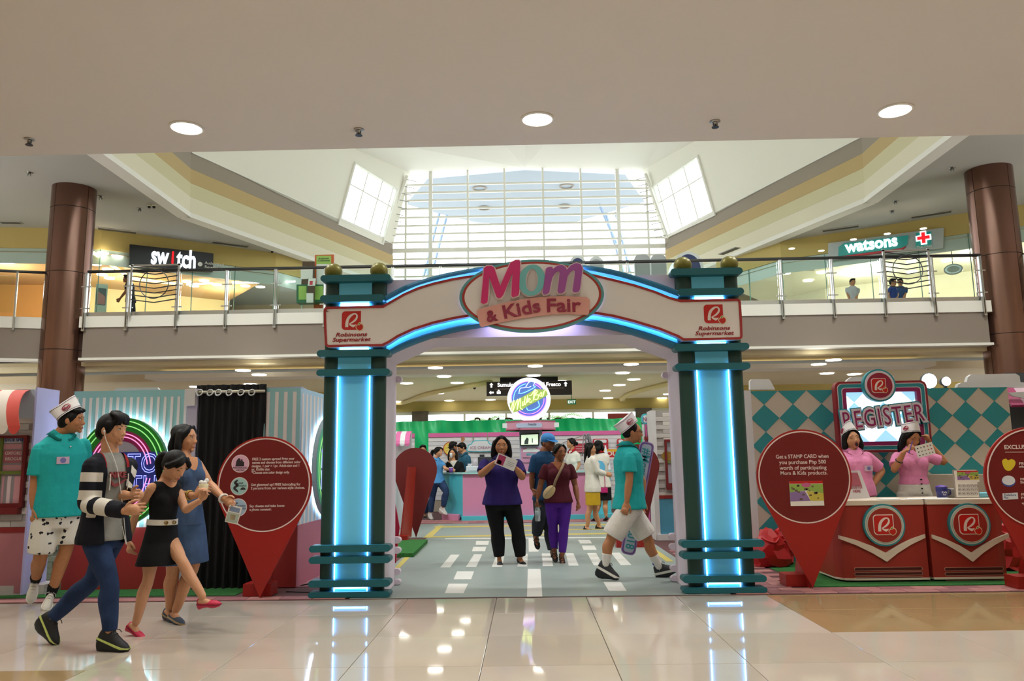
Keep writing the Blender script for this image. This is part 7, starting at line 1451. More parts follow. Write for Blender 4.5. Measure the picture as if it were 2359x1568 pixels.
    hme = grow(b, 'hair', hm, hv, 2, og); ho = bpy.data.objects.new('hair', hme); COL.objects.link(ho); ho.parent = r; ORG[ho.name] = og
    if hair == 'pony': b = MB(); b.tube([H(.02*math.cos(q), -.1, .045+.02*math.sin(q)) for q in [2*PI*i/10 for i in range(10)]], .007*k, 6, closed=True); part('hair_tie', b, mat('hair_tie', '8a8a8c', .5), ho)
    # ---- hat
    if hat == 'paper':
        b = MB(); ti = math.radians(hat_tilt); uh = u*math.cos(ti)-f*math.sin(ti); fh = f*math.cos(ti)+u*math.sin(ti); hc = H(0, -.012, .045)
        def HH(x, y, z): return hc+l*x*k+fh*y*k+uh*z*k
        pts = [HH(.095*math.cos(q), .108*math.sin(q), .012) for q in [2*PI*i/28 for i in range(28)]]; n = 28
        tp = [HH(.052*math.cos(q), .125*math.sin(q), .118+.012*abs(math.sin(q))) for q in [2*PI*i/28 for i in range(28)]]
        b.add(pts+tp, [(i, (i+1) % n, n+(i+1) % n, n+i) for i in range(n)]+[tuple(range(n, 2*n))]); ht = part('paper_hat', b, mat('paper_hat', 'e4e0de', .7), r, auto=.6)
        HT = mat('hat_trim', '6c5478', .6)
        for t_ in (.1, .9): b = MB(); b.tube([q*t_+p*(1-t_)+unit((p+q)/2-HH(0, 0, .06))*.002 for p, q in zip(pts, tp)], .0018*k, 5, closed=True); part('hat_stripe', b, HT, ht)
        for c in (1, -1):
            Fh = Fr(HH(.079*c, .03, .058), fh*-c, unit(uh-l*.4*c))
            if np.dot(Fh.n, l*c) < 0: Fh = Fr(Fh.O, -Fh.r, Fh.u)
            b = MB(); b.ring(Fh, circ(0, 0, .04*k, 24, .028*k), circ(0, 0, .036*k, 24, .025*k), -.002, .006); b.text(Fh, 'Mom', 0, -.011*k, .03*k, -.002, .006, bold=.02); part('hat_badge', b, mat('hat_badge', 'a8304a', .5), ht)
    elif hat == 'cap':
        b = MB(); b.ell(H(0, -.01, .05), X3, (.094*k, .108*k, .085*k), 22, 14); b.ell(H(0, -.012, .055), X3, (.092*k, .104*k, .08*k), 12, 8); b2 = MB(); n = 14
        cm = grow(b, 'cap', [mat('cap_blue', '2a7cc0', .7), mat('cap_white', 'd8dadc', .7)], hv, 2, og, matfn=lambda ce: (((ce-hd.astype(np.float32))@f.astype(np.float32)) < -.05*k)); co_ = bpy.data.objects.new('cap', cm); COL.objects.link(co_); co_.parent = r; ORG[co_.name] = og
        v = [H(.08*math.cos(q), .06+.085*math.sin(q)*1.1, .045-.035*math.sin(q)) for q in [PI*i/n for i in range(n+1)]]; v2 = [p-u*.006*k for p in v]; b2.add(v+v2, [tuple(range(n+1)), tuple(range(2*n+1, n, -1))]+[(i, n+1+i, n+2+i, i+1) for i in range(n)]+[(n, 2*n+1, n+1, 0)]); part('cap_visor', b2, MATS['cap_blue'], co_)
    # ---- clothes
    def mk(nm, mb_, m_, vx, sm=3, fn=None, cut_=None):
        me = grow(mb_, nm, m_, vx, sm, og, fields=fn, cutfn=cut_); o = bpy.data.objects.new(nm, me); COL.objects.link(o); o.parent = r; ORG[o.name] = og; return o
    cv = max(.008, vox*1.15); res = {}
    if top:
        b = MB(); inf = top.get('inf', .016)*s; torso(b, inf, t0=top.get('t0', -.05), t1=top.get('t1', .99), hem=top.get('hem', .0)*s or None, flare=top.get('flare', .0), neck=.004)
        for c in (1, -1):
            sl_ = top.get('sleeve', .55)
            if c in E and sl_:
                P, R = cut(arm_pts(c), [q*s*aw if i < 6 else q*s for i, q in enumerate(RA)], sl_); lo_ = top.get('loose', .014)*s; limb(b, P, [q*(1 if i > 3 else .92+.02*i)+inf*.35+lo_*(i/len(R)) for i, q in enumerate(R)], 14, 1.0, None, 1, (1, 0))
        res['top'] = mk(top.get('name', 'shirt'), b, top['m'], cv, 3, top['fn'](dict(S=S, E=E, W=Wr, nk=nk, pv=pv, Fw=Fw, SL=SL, sp=sp)) if 'fn' in top else None, top['cut'](dict(nk=nk, pv=pv, Fw=Fw, SL=SL, sp=sp, s=s)) if 'cut' in top else None)
        if top.get('collar'):
            for c in (1, -1):
                ff = unit(np.cross(SL, sp)); ff = ff if np.dot(ff, Fw) > 0 else -ff; cb = nk-sp*.005*s; v = []
                ir, orr = .058*s, .066*s*(.6+.4*wide)+inf+.017*s
                for i in range(9):
                    an = -PI/2+PI*i/8*.97; cx_, sy_ = c*math.cos(an), math.sin(an); fr = max(0, sy_)**2
                    v += [cb+SL*cx_*ir+ff*sy_*ir+sp*(.038*s-.045*s*fr), cb+SL*(cx_*orr+c*.018*s*fr)+ff*sy_*(orr+.006*s)+sp*(-.004*s-.062*s*fr)]
                nn = len(v); v2 = [p+unit(p-cb)*.004 for p in v]; b = MB(); b.add(v+v2, [(2*i, 2*i+1, 2*i+3, 2*i+2) for i in range(8)]+[(nn+2*i, nn+2*i+2, nn+2*i+3, nn+2*i+1) for i in range(8)]+[(2*i+1, nn+2*i+1, nn+2*i+3, 2*i+3) for i in range(8)]); part('collar', b, top['collar'], res['top'], smooth=True)
    if top and 'under' in top:
        b = MB(); torso(b, .012*s, t0=-.05, t1=.99, hem=.04*s, neck=.003); res['under'] = mk('undershirt', b, top['under'], cv, 3)
    if bottom:
        b = MB(); inf = bottom.get('inf', .012)*s
        if bottom['kind'] == 'skirt':
            hem = bottom['hem']*s; fl = bottom.get('flare', .2); C, U, V, ru, rv = [], [], [], [], []; kc = (K[1]+K[-1])/2 if len(K) == 2 else pv-UP*.4
            dirn = unit(pv*0+kc-pv) if bottom.get('follow') else -UP
            for q in (1, .66, .33): C.append(pv+dirn*hem*q); U.append(Lf); V.append(Fw); w_ = (.178*s*wide+inf)*(1+fl*q); ru.append(w_); rv.append((.125*s*wide+inf)*(1+fl*1.2*q)+bottom.get('stride', 0)*q)
            for t, w, dp in SEC:
                if -.03 <= t <= bottom.get('waist', .4): C.append(pv+(nk-pv)*t); U.append(Lf); V.append(Fw); ru.append(w*s*wide+inf+(.014*s if t < .1 else .004*s)); rv.append(dp*s*wide+inf)
            b.rings(C, U, V, ru, rv, 24)
        else:
            torso(b, inf, t0=-.3, t1=bottom.get('waist', .3))
            for c in (1, -1):
                if c in K:
                    P, R = cut(leg_pts(c), [q*s*(1+(wide-1)*.8*(1-i/8)) for i, q in enumerate(RL)], bottom['len']); lo_ = bottom.get('loose', .02)*s; limb(b, P, [q+inf+lo_*min(1, i/len(R)*1.3) for i, q in enumerate(R)], 16, 1.0, None, 1, (1, 0))
        res['bottom'] = mk(bottom.get('name', 'trousers'), b, bottom['m'], cv, 3, bottom['fn'](dict(K=K, H=Hp, A=A)) if 'fn' in bottom else None)
    if shoes:
        for c in (1, -1):
            if c in A:
                d = unit(T[c]-A[c]) if c in T else Fw
                shin = unit(K[c]-A[c]); shoe(r, A[c], d, shin if abs(np.dot(shin, d)) < .9 else UP, s*shoes.get('k', 1.0), shoes['style'], shoes['m'], c)
    R_ = dict(root=r, body=bo, S=S, E=E, W=Wr, K=K, A=A, hd=hd, H=H, l=l, f=f, u=u, nk=nk, pv=pv, Fw=Fw, Lf=Lf, sp=sp, SL=SL, s=s, k=k, og=og, Hn=Hn, torso=torso, hair=ho, **res)
    return R_
def front(Pn, t, x, out):
    """point on the chest: t along the spine, x sideways (m), out from spine axis (m)"""
    ff = unit(np.cross(Pn['SL'], Pn['sp'])); ff = ff if np.dot(ff, Pn['Fw']) > 0 else -ff
    return Pn['pv']+(Pn['nk']-Pn['pv'])*t+Pn['SL']*x+ff*out, ff
# ================================================================== the people
SK1 = skin('tan', 'b07850'); SK2 = skin('light', 'c08a64'); SK3 = skin('brown', '8c5638'); SK4 = skin('fair', 'c89470'); SK5 = skin('deep', '6e4028')
M_TEALP = cloth('polo_teal', '1f9f9c'); M_TEALC = cloth('polo_teal_collar', '1b9492'); M_NAVY = cloth('hoodie_navy', '14161f'); M_GREYT = cloth('tee_grey', '8c8c88'); M_WHT = cloth('cloth_white', 'd6d2c8'); M_BLK = cloth('dress_black', '0e0e10')
M_JEAN = mat('jeans_blue', '26385a', .85, bump=.5, bscale=300, var=.3, vscale=9, spec=.2); M_DENIM = mat('denim_dress', '3e5270', .85, bump=.5, bscale=300, var=.25, vscale=9, spec=.2)
M_SHOEW = mat('shoe_white', 'd8d4c8', .5); M_SHOEB = mat('shoe_black', '121214', .6, bump=.2, bscale=200); M_SOLEW = mat('sole_white', 'dcdad0', .5); M_SOLEY = mat('sole_lime', 'c4d070', .5); M_RED = mat('flat_red', 'c01c44', .5); M_REDS = mat('flat_red_sole', '8c1430', .5); M_JUTE = mat('jute_sole', 'a48c64', .8); M_ESP = mat('espadrille_denim', '3c4654', .85); M_BKS = mat('sole_black', '161414', .6); M_LACE = mat('lace_grey', 'b0aca4', .8); M_LACEB = mat('lace_black', '1c1c1e', .8); M_SOCKW = cloth('sock_white', 'dcd8d0'); M_SOCKB = cloth('sock_black', '121214')
def printed(name, base, ink, scale, thr):
    m = mat(name, base, .85, bump=.3, bscale=40, spec=.25); nt = m.node_tree; b = nt.nodes['Principled BSDF']; tc = nt.nodes.new('ShaderNodeTexCoord'); v = nt.nodes.new('ShaderNodeTexVoronoi'); v.inputs['Scale'].default_value = scale; v.inputs['Randomness'].default_value = .7
    n = nt.nodes.new('ShaderNodeTexNoise'); n.inputs['Scale'].default_value = scale*3.2; ad = nt.nodes.new('ShaderNodeMath'); ad.operation = 'MULTIPLY_ADD'; ad.inputs[1].default_value = .5; r = nt.nodes.new('ShaderNodeMath'); r.operation = 'LESS_THAN'; r.inputs[1].default_value = thr
    mx = nt.nodes.new('ShaderNodeMix'); mx.data_type = 'RGBA'; mx.inputs[6].default_value = lin(base); mx.inputs[7].default_value = lin(ink)
    nt.links.new(tc.outputs['Object'], v.inputs['Vector']); nt.links.new(tc.outputs['Object'], n.inputs['Vector']); nt.links.new(n.outputs['Fac'], ad.inputs[0]); nt.links.new(v.outputs['Distance'], ad.inputs[2]); nt.links.new(ad.outputs[0], r.inputs[0]); nt.links.new(r.outputs[0], mx.inputs[0]); nt.links.new(mx.outputs[2], b.inputs['Base Color']); return m
M_PALMS = printed('shorts_print', 'd6d2c6', '24242a', 17, .5)
def socks(P, m_, t0=.72, inf=.006, nm='sock'):
    for c in (1, -1):
        if c in P['A']:
            K, A, s = P['K'][c], P['A'][c], P['s']; b = MB(); back = -unit(P['Fw'])*.008*s; q = lambda t: K+(A-K)*t
            limb(b, [q(t0)+back, q((t0+1)/2)+back*.5, q(.97), A-unit(K-A)*.03*s], [.045*s+inf if t0 < .8 else .039*s+inf, .039*s+inf, .036*s+inf, .036*s], 14); o = part(nm, b, m_, P['root'], smooth=True)
def chest_print(P, t, x, out, wd, ht, m_, nm, items=()):
    c, ff = front(P, t, x, out); F = Fr(c, P['SL'], P['sp']); F = F if np.dot(F.n, ff) > 0 else Fr(c, P['SL']*-1, P['sp'])
    if m_: b = MB(); b.fbox(F, -wd/2, wd/2, -ht/2, ht/2, -.012, .004); part(nm, b, m_, P['top'])
    for n2, m2, fn in items: b = MB(); fn(b, F); part(n2, b, m2, P['top'])
    return F
def relF(P, c): return (c-P['pv'].astype(np.float32))

# 1 — teal polo, left
p = person('man in teal polo and paper hat walking by the far left shop facade', 7.0, 1.02, 46, dict(hd=(165, 968), nk=(141, 1007), pv=(133, 1186), sR=(91, 1034), eR=(80, 1121), wR=(77, 1170), hR=(81, 1212), eL=(190, 1110, .25), wL=(196, 1160, .15), kR=(93, 1283), aR=(82, 1335, .18), tR=(67, 1392, .08), kL=(154, 1260), aL=(119, 1364), tL=(106, 1398, -.16)),
    .22, SK1, dict(m=M_TEALP, sleeve=.62, hem=.0, inf=.03, loose=.022, collar=M_TEALC, t0=-.12), dict(kind='shorts', m=M_PALMS, len=.82, loose=.03, inf=.012, name='shorts'), 'short', dict(style='sneaker', m=(M_SHOEW, M_SOLEW, M_LACE, M_SHOEW)), 'teal shirted attendants with paper hats', 'm', 1.08, hyaw=100, vox=.0042, hat='paper', hat_tilt=36, hands=(.4, .35), belly=.02)
socks(p, M_SOCKB, .84)
chest_print(p, .66, -.02, .155, .1, .062, mat('badge_print', 'c0a8b8', .5), 'name_badge', [('badge_picture', mat('badge_art', '6c6ca0', .5), lambda b, F: b.disc(F, 0, 0, .024, .004, .006, 14)), ('button', M_WHT, lambda b, F: b.disc(F, .06, .12, .006, -.02, -.006, 8))])

# 2 — boy in striped hoodie
def hood_fn(d):
    def stripes(ce):
        o = np.full(len(ce), -1.0)
        for c in (1, -1):
            if c not in d['E']: continue
            for p0, p1, rg in ((d['S'][c], d['E'][c], ((.2, .44), (.66, .9))), (d['E'][c], d['W'][c], ((.02, .2), (.38, .68)))):
                ax = p1-p0; L = np.linalg.norm(ax); r = ce-p0; t = r@ax/L; dist = np.linalg.norm(r-np.outer(t/L, ax), axis=1)
                for a0, a1 in rg: o = np.maximum(o, np.minimum(np.minimum(t-a0*L, a1*L-t), .09-dist))
        return o
    def lining(ce):
        ff = unit(np.cross(d['SL'], d['sp'])); ff = ff if np.dot(ff, d['Fw']) > 0 else -ff
        r = ce-d['pv']; x = np.abs(r@d['SL']); z = r@d['sp']-.80*np.linalg.norm(d['nk']-d['pv']); return np.minimum(np.minimum(.088-x, r@ff), z)
    return {'panel_0': stripes, 'panel_1': lining}
def hood_cut(d):
    def fn(ce):
        ff = unit(np.cross(d['SL'], d['sp'])); ff = ff if np.dot(ff, d['Fw']) > 0 else -ff; SL, sp_ = d['SL'], d['sp']; w = .072
        if isinstance(ce, str): return [(d['pv']+SL*(w-.01), SL), (d['pv']-SL*(w+.01), SL)]
        r = ce-d['pv']; x = r@SL; y = r@ff; z = r@sp_/np.linalg.norm(d['nk']-d['pv']); return (np.abs(x+.01) < w) & (y > .02) & (z > -.45)
    return fn
p = person('boy in navy hoodie with white striped sleeves and white earphones walking in front', 5.5, .965, 62, dict(hd=(258, 990), nk=(252, 1050), pv=(240, 1230), sR=(209, 1070), eR=(199, 1160, -.16), wR=(284, 1176, -.26), hR=(322, 1172, -.28), eL=(279, 1140, .02), wL=(300, 1141, -.1), hL=(333, 1138, -.16), kR=(253, 1343), aR=(253, 1452), tR=(306, 1474, -.1), kL=(214, 1336, .1), aL=(123, 1420, .15), tL=(150, 1476, .12)),
    .22, SK4, dict(m=cloth2('hoodie_striped', ('14161f', 'd6d2c8', '8c1a24')), sleeve=2.0, hem=.06, inf=.028, loose=.022, name='hoodie', fn=hood_fn, cut=hood_cut, under=M_GREYT), dict(kind='trousers', m=M_JEAN, len=1.98, loose=.008, inf=.006), 'fringe', dict(style='sneaker', m=(M_SHOEB, M_SOLEY, M_LACEB, M_SHOEB, M_BKS)), None, 'm', .95, hyaw=82, hpitch=-3, vox=.0038, hands=(.6, .4))
c, ff = front(p, .68, -.01, .125); F = Fr(c, p['SL'], p['sp']); F = F if np.dot(F.n, ff) > 0 else Fr(c, -p['SL'], p['sp'])
b = MB(); b.text(F, 'NIKE', 0, 0, .055, -.012, .006, bold=.03); A_, B_ = stroke([(-.05, -.02), (-.03, -.05), (.01, -.045), (.065, -.01)], [.004, .018, .016, .003], 4); b.band(F, A_, B_, -.012, .006); part('shirt_print', b, mat('print_faded_red', '8c3c40', .8), p['under'])
ear = p['H'](-.083, .002, -.012) if np.dot(p['l'], [0, 1, 0]) > 0 else p['H'](.083, .002, -.012)
b = MB(); b.ell(ear, (p['l'], p['f'], p['u']), (.008, .009, .012), 10, 7); e1 = ear+p['f']*.02-p['u']*.06; c1, _ = front(p, .8, -.02, .12); c2, _ = front(p, .35, .02, .15); c3_, _ = front(p, .05, .05, .15); c4, _ = front(p, -.12, .06, .16); c5, _ = front(p, .1, .02, .16)
b.tube(catmull([ear, e1, c1, c2, c3_, c4, c5], 6), .0025, 6); part('earphones', b, mat('earphone_white', 'e0e0dc', .4), p['root'], smooth=True)
for x in (-.075, .06): c, ff = front(p, .62, x, .135); b = MB(); b.tube([c+p['sp']*.06, c+ff*.005, c-p['sp']*.05], .004, 6); part('drawstring', b, M_WHT, p['top'])

# 3 — girl in black dress
def tank_fn(d, depth=.80, w=.055, top=.955):
    def fn(ce):
        ff = unit(np.cross(d['SL'], d['sp'])); ff = ff if np.dot(ff, d['Fw']) > 0 else -ff; L = np.linalg.norm(d['nk']-d['pv'])
        r = ce-d['pv']; x = np.abs(r@d['SL']); z = r@d['sp']; return np.maximum(np.minimum(z-depth*L-(x/w)**2*.13*L, r@ff+.02), z-top*L)
    return {'panel_0': fn}
p = person('girl in short black dress with white belt and red flats looking down', 5.95, .83, 56, dict(hd=(402, 1072, -.06), nk=(383, 1107), pv=(370, 1246), sR=(351, 1122), eR=(313, 1184, -.06), wR=(296, 1243, -.04), hR=(302, 1275, -.05), sL=(411, 1134, .06), eL=(428, 1174, -.05), wL=(461, 1152, -.1), hL=(474, 1122, -.12), kL=(418, 1290, -.05), aL=(467, 1374, -.05), tL=(508, 1374, -.08), kR=(343, 1330), aR=(313, 1434), tR=(338, 1456, -.08)),
    .2, SK4, dict(m=cloth2('dress_black_skin', ('0e0e10', 'c89470')), sleeve=0, hem=0, inf=.012, name='dress_top', fn=lambda d: tank_fn(d, .84, .07), t1=.94), dict(kind='skirt', m=M_BLK, hem=.2, flare=.32, waist=.45, name='skirt'), 'pony', dict(style='flat', m=(M_RED, M_REDS)), None, 'f', .84, hyaw=72, hpitch=-32, vox=.0038, hands=(.7, .35), hs=1.12, eyes='closed', longhair=.15)
c = p['pv']+(p['nk']-p['pv'])*.3; b = MB(); n = 28; pts = [c+p['SL']*(.123*.84*1.0*math.cos(q))+unit(np.cross(p['sp'], p['SL']))*(.1*.84*math.sin(q)) for q in [2*PI*i/n for i in range(n)]]
v = [q+p['sp']*h+unit(q-c)*o for h, o in ((-.02, .0), (-.02, .01), (.02, .01), (.02, .0)) for q in pts]; b.add(v, [(k*n+i, k*n+(i+1) % n, (k+1)*n+(i+1) % n, (k+1)*n+i) for k in range(3) for i in range(n)]); bl = part('belt', b, mat('belt_white', 'd8d2c4', .4), p['root'], auto=.6)
for x in (-.03, .035): c, ff = front(p, .3, x, .098); F = Fr(c, p['SL'], p['sp']); F = F if np.dot(F.n, ff) > 0 else Fr(c, -p['SL'], p['sp']); b = MB(); b.ring(F, circ(0, 0, .014, 14), circ(0, 0, .009, 14), -.006, .008); part('buckle', b, mat('buckle_gold', 'a88c4c', .3, .8), bl)

# 4 — woman in denim dress
def den_fn(d): return tank_fn(d, .74, .06)
p = person('woman with black bob in blue denim dress holding a flyer beside the girl', 6.3, .95, 64, dict(hd=(425, 1010), nk=(423, 1052), pv=(424, 1208), sR=(396, 1072), eR=(400, 1138, -.08), wR=(448, 1141, -.2), hR=(470, 1130, -.22), sL=(452, 1068), eL=(482, 1114), wL=(516, 1149, -.03), hL=(538, 1163, -.06), kL=(446, 1302), aL=(405, 1405), tL=(440, 1425, -.1), kR=(398, 1315, .05), aR=(391, 1400, .12), tR=(425, 1420, .05)),
    .22, SK2, dict(m=cloth2('denim_skin', ('3e5270', 'c08a64')), sleeve=0, hem=0, inf=.02, name='dress_top', fn=den_fn, t1=.95), dict(kind='skirt', m=M_DENIM, hem=.31, flare=.22, waist=.5, name='skirt', inf=.016), 'bob', dict(style='flat', m=(M_ESP, M_JUTE), k=1.08), None, 'f', .98, hyaw=86, vox=.004, hands=(.5, .6), mouth='smile', longhair=.145)
for k_, (W_, E_) in enumerate(((p['W'][1], p['E'][1]), (p['W'][-1], p['E'][-1]))):
    ax = unit(E_-W_); a0 = unit(np.cross(ax, [0, 0, 1])); a1 = np.cross(ax, a0); c = W_+ax*(.01 if k_ == 0 else .05); b = MB(); b.tube([c+(a0*math.cos(q)+a1*math.sin(q))*.034 for q in [2*PI*i/18 for i in range(18)]], .009 if k_ == 0 else .006, 8, closed=True)
    if k_: b.tube([c+ax*.02+(a0*math.cos(q)+a1*math.sin(q))*.035 for q in [2*PI*i/18 for i in range(18)]], .005, 8, closed=True)
    part('bracelet', b, mat('bracelet_white', 'd8d4cc', .4) if k_ == 0 else mat('buckle_gold', 'a88c4c', .3, .8), p['root'], smooth=True)
def paper(name, c, r, u_, w, h, label, cat, prints=(), base='e2ded4', group=None):
    F = Fr(c, r, u_); F = Fr(c, F.r, unit(F.u-F.r*np.dot(F.u, F.r))); b = MB(); b.fbox(F, -w/2, w/2, -h/2, h/2, -.0015, .0015); o = part(name, b, mat('paper_'+base, base, .6), None, label, cat, group, org=c)
    for x0, y0, x1, y1, col in prints: b = MB(); b.fbox(F, (x0-.5)*w, (x1-.5)*w, (y0-.5)*h, (y1-.5)*h, .0015, .0022); part('print', b, mat('ink_'+col, col, .6), o)
    return o, F
h = p['W'][1]+unit(p['Hn'][1]-p['W'][1])*.15; paper('flyer', h+np.array([-.02, -.03, -.05]), (1, .1, -.25), (.3, 0, 1), .1, .135, 'small illustrated flyer held low by the woman in denim', 'flyer', ((.05, .05, .95, .6, 'a8b4a4'), (.1, .65, .9, .92, '7c8ca8'), (.3, .2, .7, .5, 'c8b48c')))
g = p['W'][-1]+unit(p['Hn'][-1]-p['W'][-1])*.09; t = root('snack_cone', g, 'small paper wrapped snack cone held between the woman and the girl', 'snack'); b = MB(); b.lathe(g+np.array([.0, -.01, -.07]), [(.012, 0), (.03, .07), (.036, .12), (.03, .125)], 16); part('paper_wrap', b, mat('wrap_cream', 'd8cca4', .7), t, smooth=True); b = MB(); R = random.Random(4)
for i in range(7): b.ell(g+np.array([R.uniform(-.02, .02), -.01+R.uniform(-.02, .02), .06+R.uniform(-.01, .025)]), np.eye(3), (.017,)*3, 10, 6)
part('tissue', b, mat('tissue_white', 'dcdad4', .8), t, smooth=True)

# 5 — woman in purple polo
p = person('woman in purple polo and black trousers standing at the middle of the crossing', 9.55, .935, 4, dict(hd=(1155, 1027), nk=(1155, 1058), pv=(1157, 1156), sR=(1117, 1066), eR=(1109, 1092, -.12), wR=(1142, 1063, -.3), hR=(1157, 1053, -.3), sL=(1193, 1067), eL=(1203, 1098, -.12), wL=(1189, 1078, -.3), hL=(1179, 1066, -.32), kR=(1146, 1224), aR=(1150, 1281), tR=(1152, 1297, -.16), kL=(1193, 1224), aL=(1199, 1281), tL=(1213, 1296, -.12)),
    .22, SK1, dict(m=cloth('polo_purple', '2a1c5c'), sleeve=.7, hem=.03, inf=.022, loose=.018, collar=cloth('polo_purple_collar', '24184f')), dict(kind='trousers', m=M_BLK, len=2.0, loose=.02, inf=.012), 'long', dict(style='flat', m=(M_SHOEB, M_BKS)), None, 'f', 1.32, vox=.0062, hands=(.7, .7), hs=1.1, belly=.03, longhair=.2)
m_ = (p['W'][1]+p['W'][-1])/2; paper('leaflet', at(1166, 1064, 9.55-.415), (1, 0, -.42), (.42, 0, 1), .24, .13, 'folded white and pink leaflet held by the woman in purple', 'leaflet', ((.06, .08, .42, .92, 'b03460'), (.1, .1, .3, .45, 'd8a02c'), (.55, .6, .9, .64, '9c9a98'), (.55, .45, .9, .49, '9c9a98'), (.55, .3, .9, .34, '9c9a98')))
# 6 — man in cap
p = person('man in dark blue shirt and blue cap walking behind the maroon shirted woman', 10.1, .97, 22, dict(hd=(1263, 1020), nk=(1255, 1043), pv=(1257, 1144), sR=(1231, 1054), eR=(1225, 1102), wR=(1226, 1126, -.06), hR=(1234, 1140, -.1), eL=(1283, 1102), wL=(1285, 1132), kR=(1244, 1188, -.08), aR=(1236, 1231, .1), tR=(1241, 1256, .02), kL=(1267, 1214), aL=(1274, 1270), tL=(1279, 1285, -.14)),
    .22, SK3, dict(m=cloth('tee_blue', '1f4468'), sleeve=.62, hem=.04, inf=.018, loose=.02), dict(kind='trousers', m=cloth('pants_charcoal', '2a2e34'), len=1.9, loose=.02), 'buzz', dict(style='sandal', m=(M_SHOEB, M_BKS)), None, 'm', .92, hyaw=42, vox=.0068, hat='cap')
b = MB()
for c in (1, -1): b.tube([p['H'](.033*c+.02*math.cos(q), .1, .004+.014*math.sin(q)) for q in [2*PI*i/12 for i in range(12)]], .002, 5, closed=True); b.tube([p['H'](.053*c, .096, .006), p['H'](.08*c, .0, .008)], .002, 5)
b.tube([p['H'](-.013, .103, .006), p['H'](.013, .103, .006)], .002, 5); part('glasses', b, M_DARKST, p['root'])
# 7 — woman in maroon
def v_fn(d):
    def fn(ce):
        ff = unit(np.cross(d['SL'], d['sp'])); ff = ff if np.dot(ff, d['Fw']) > 0 else -ff; L = np.linalg.norm(d['nk']-d['pv'])
        r = ce-d['pv']; x = np.abs(r@d['SL']); z = r@d['sp']; return np.maximum(np.minimum(z-.72*L-x/.065*.2*L, r@ff), z-.96*L)
    return {'panel_0': fn}
p = person('woman in maroon v-neck and purple leggings with a beige sling bag', 9.7, .89, 10, dict(hd=(1289, 1042), nk=(1285, 1068), pv=(1286, 1152), sR=(1256, 1076), eR=(1245, 1118), wR=(1238, 1148, -.06), hR=(1237, 1166, -.08), sL=(1314, 1076), eL=(1325, 1118), wL=(1331, 1152, -.06), hL=(1333, 1178, -.1), kR=(1274, 1214), aR=(1277, 1266), tR=(1279, 1283, -.14), kL=(1299, 1216, -.06), aL=(1295, 1277, -.1), tL=(1299, 1294, -.24)),
    .2, SK3, dict(m=cloth2('vneck_maroon', ('4c1420', '8c5638')), sleeve=.58, hem=.03, inf=.016, loose=.02, fn=v_fn), dict(kind='leggings', m=cloth('leggings_purple', '4c1f86'), len=1.9, loose=.004, inf=.008, name='leggings'), 'bun', dict(style='sandal', m=(mat('sandal_brown', '3c2820', .6), M_BKS)), None, 'f', 1.06, hyaw=28, vox=.0062, hands=(.3, .8))
t = root('sling_bag', at(1265, 1133, 9.5), 'beige sling bag hanging across the maroon shirted woman', 'bag'); c = at(1265, 1133, 9.52); b = MB(); d1 = unit(np.array([.55, 0, .6])); d2 = np.array([-d1[2], 0, d1[0]])
b.ell(c, (d1, d2, (0, 1, 0)), (.095, .058, .035), 18, 10); part('pouch', b, mat('bag_beige', 'c0a878', .7, bump=.3, bscale=80), t, smooth=True); b = MB(); b.tube([c+d1*.075+d2*.012+np.array([0, -.034, 0]), c-d1*.06+d2*.012+np.array([0, -.034, 0])], .004, 5); part('zip', b, M_GREY, t)
pts = [c+d1*.09, at(1280, 1107, 9.5), at(1292, 1082, 9.51), at(1298, 1068, 9.6), at(1296, 1063, 9.72)]; b = MB(); b.tube(catmull(pts, 5), .016, 6); part('strap', b, mat('strap_brown', '8c7458', .8), t, smooth=True)
c = at(1239, 1200, 9.62); t = root('water_bottle', c, 'clear plastic water bottle with pale label carried by the maroon shirted woman', 'bottle'); b = MB(); b.lathe(c, [(.028, 0), (.032, .01), (.033, .13), (.028, .155), (.013, .18), (.013, .195)], 20); part('bottle_body', b, mat('bottle_plastic', 'dfe8ec', .1, trans=.6), t, smooth=True); b = MB(); b.lathe(c, [(.0345, .07), (.0345, .125)], 20); part('label_band', b, mat('label_pale', 'bcd0d4', .5), t, smooth=True); b = MB(); b.lathe(c, [(.015, .19), (.015, .21), (.001, .211)], 14); part('cap', b, mat('cap_pale', 'd0dce4', .4), t)

# 8 — teal polo, right
p = person('man in teal polo, paper hat and white shorts striding out through the arch', 8.25, 1.0, 98, dict(hd=(1456, 996), nk=(1446, 1032), pv=(1449, 1164), sR=(1450, 1053, -.17), eR=(1450, 1103, -.2), wR=(1444, 1156, -.2), hR=(1436, 1190, -.22), eL=(1480, 1108, .2), wL=(1478, 1150, .16), kR=(1407, 1240, -.08), aR=(1396, 1296, -.08), tR=(1432, 1316, -.12), kL=(1492, 1240, .08), aL=(1517, 1302, .1), tL=(1556, 1293, .06)),
    .22, SK1, dict(m=M_TEALP, sleeve=.62, hem=.03, inf=.03, loose=.024, collar=M_TEALC, t0=-.12), dict(kind='shorts', m=M_WHT, len=.86, loose=.036, inf=.016, name='shorts'), 'buzz', dict(style='sneaker', m=(mat('shoe_charcoal', '1c1e22', .6), M_SOLEW, M_LACEB, mat('shoe_royal', '24349c', .6))), 'teal shirted attendants with paper hats', 'm', 1.05, hyaw=88, vox=.005, hat='paper', hat_tilt=38, belly=.02, hands=(.4, .6))
socks(p, M_SOCKW, .62)
b = MB()
for c in (1, -1): b.tube([p['H'](.033*c+.02*math.cos(q), .1, .004+.014*math.sin(q)) for q in [2*PI*i/12 for i in range(12)]], .002, 5, closed=True); b.tube([p['H'](.053*c, .096, .006), p['H'](.08*c, .0, .008)], .002, 5)
part('glasses', b, M_DARKST, p['root'])
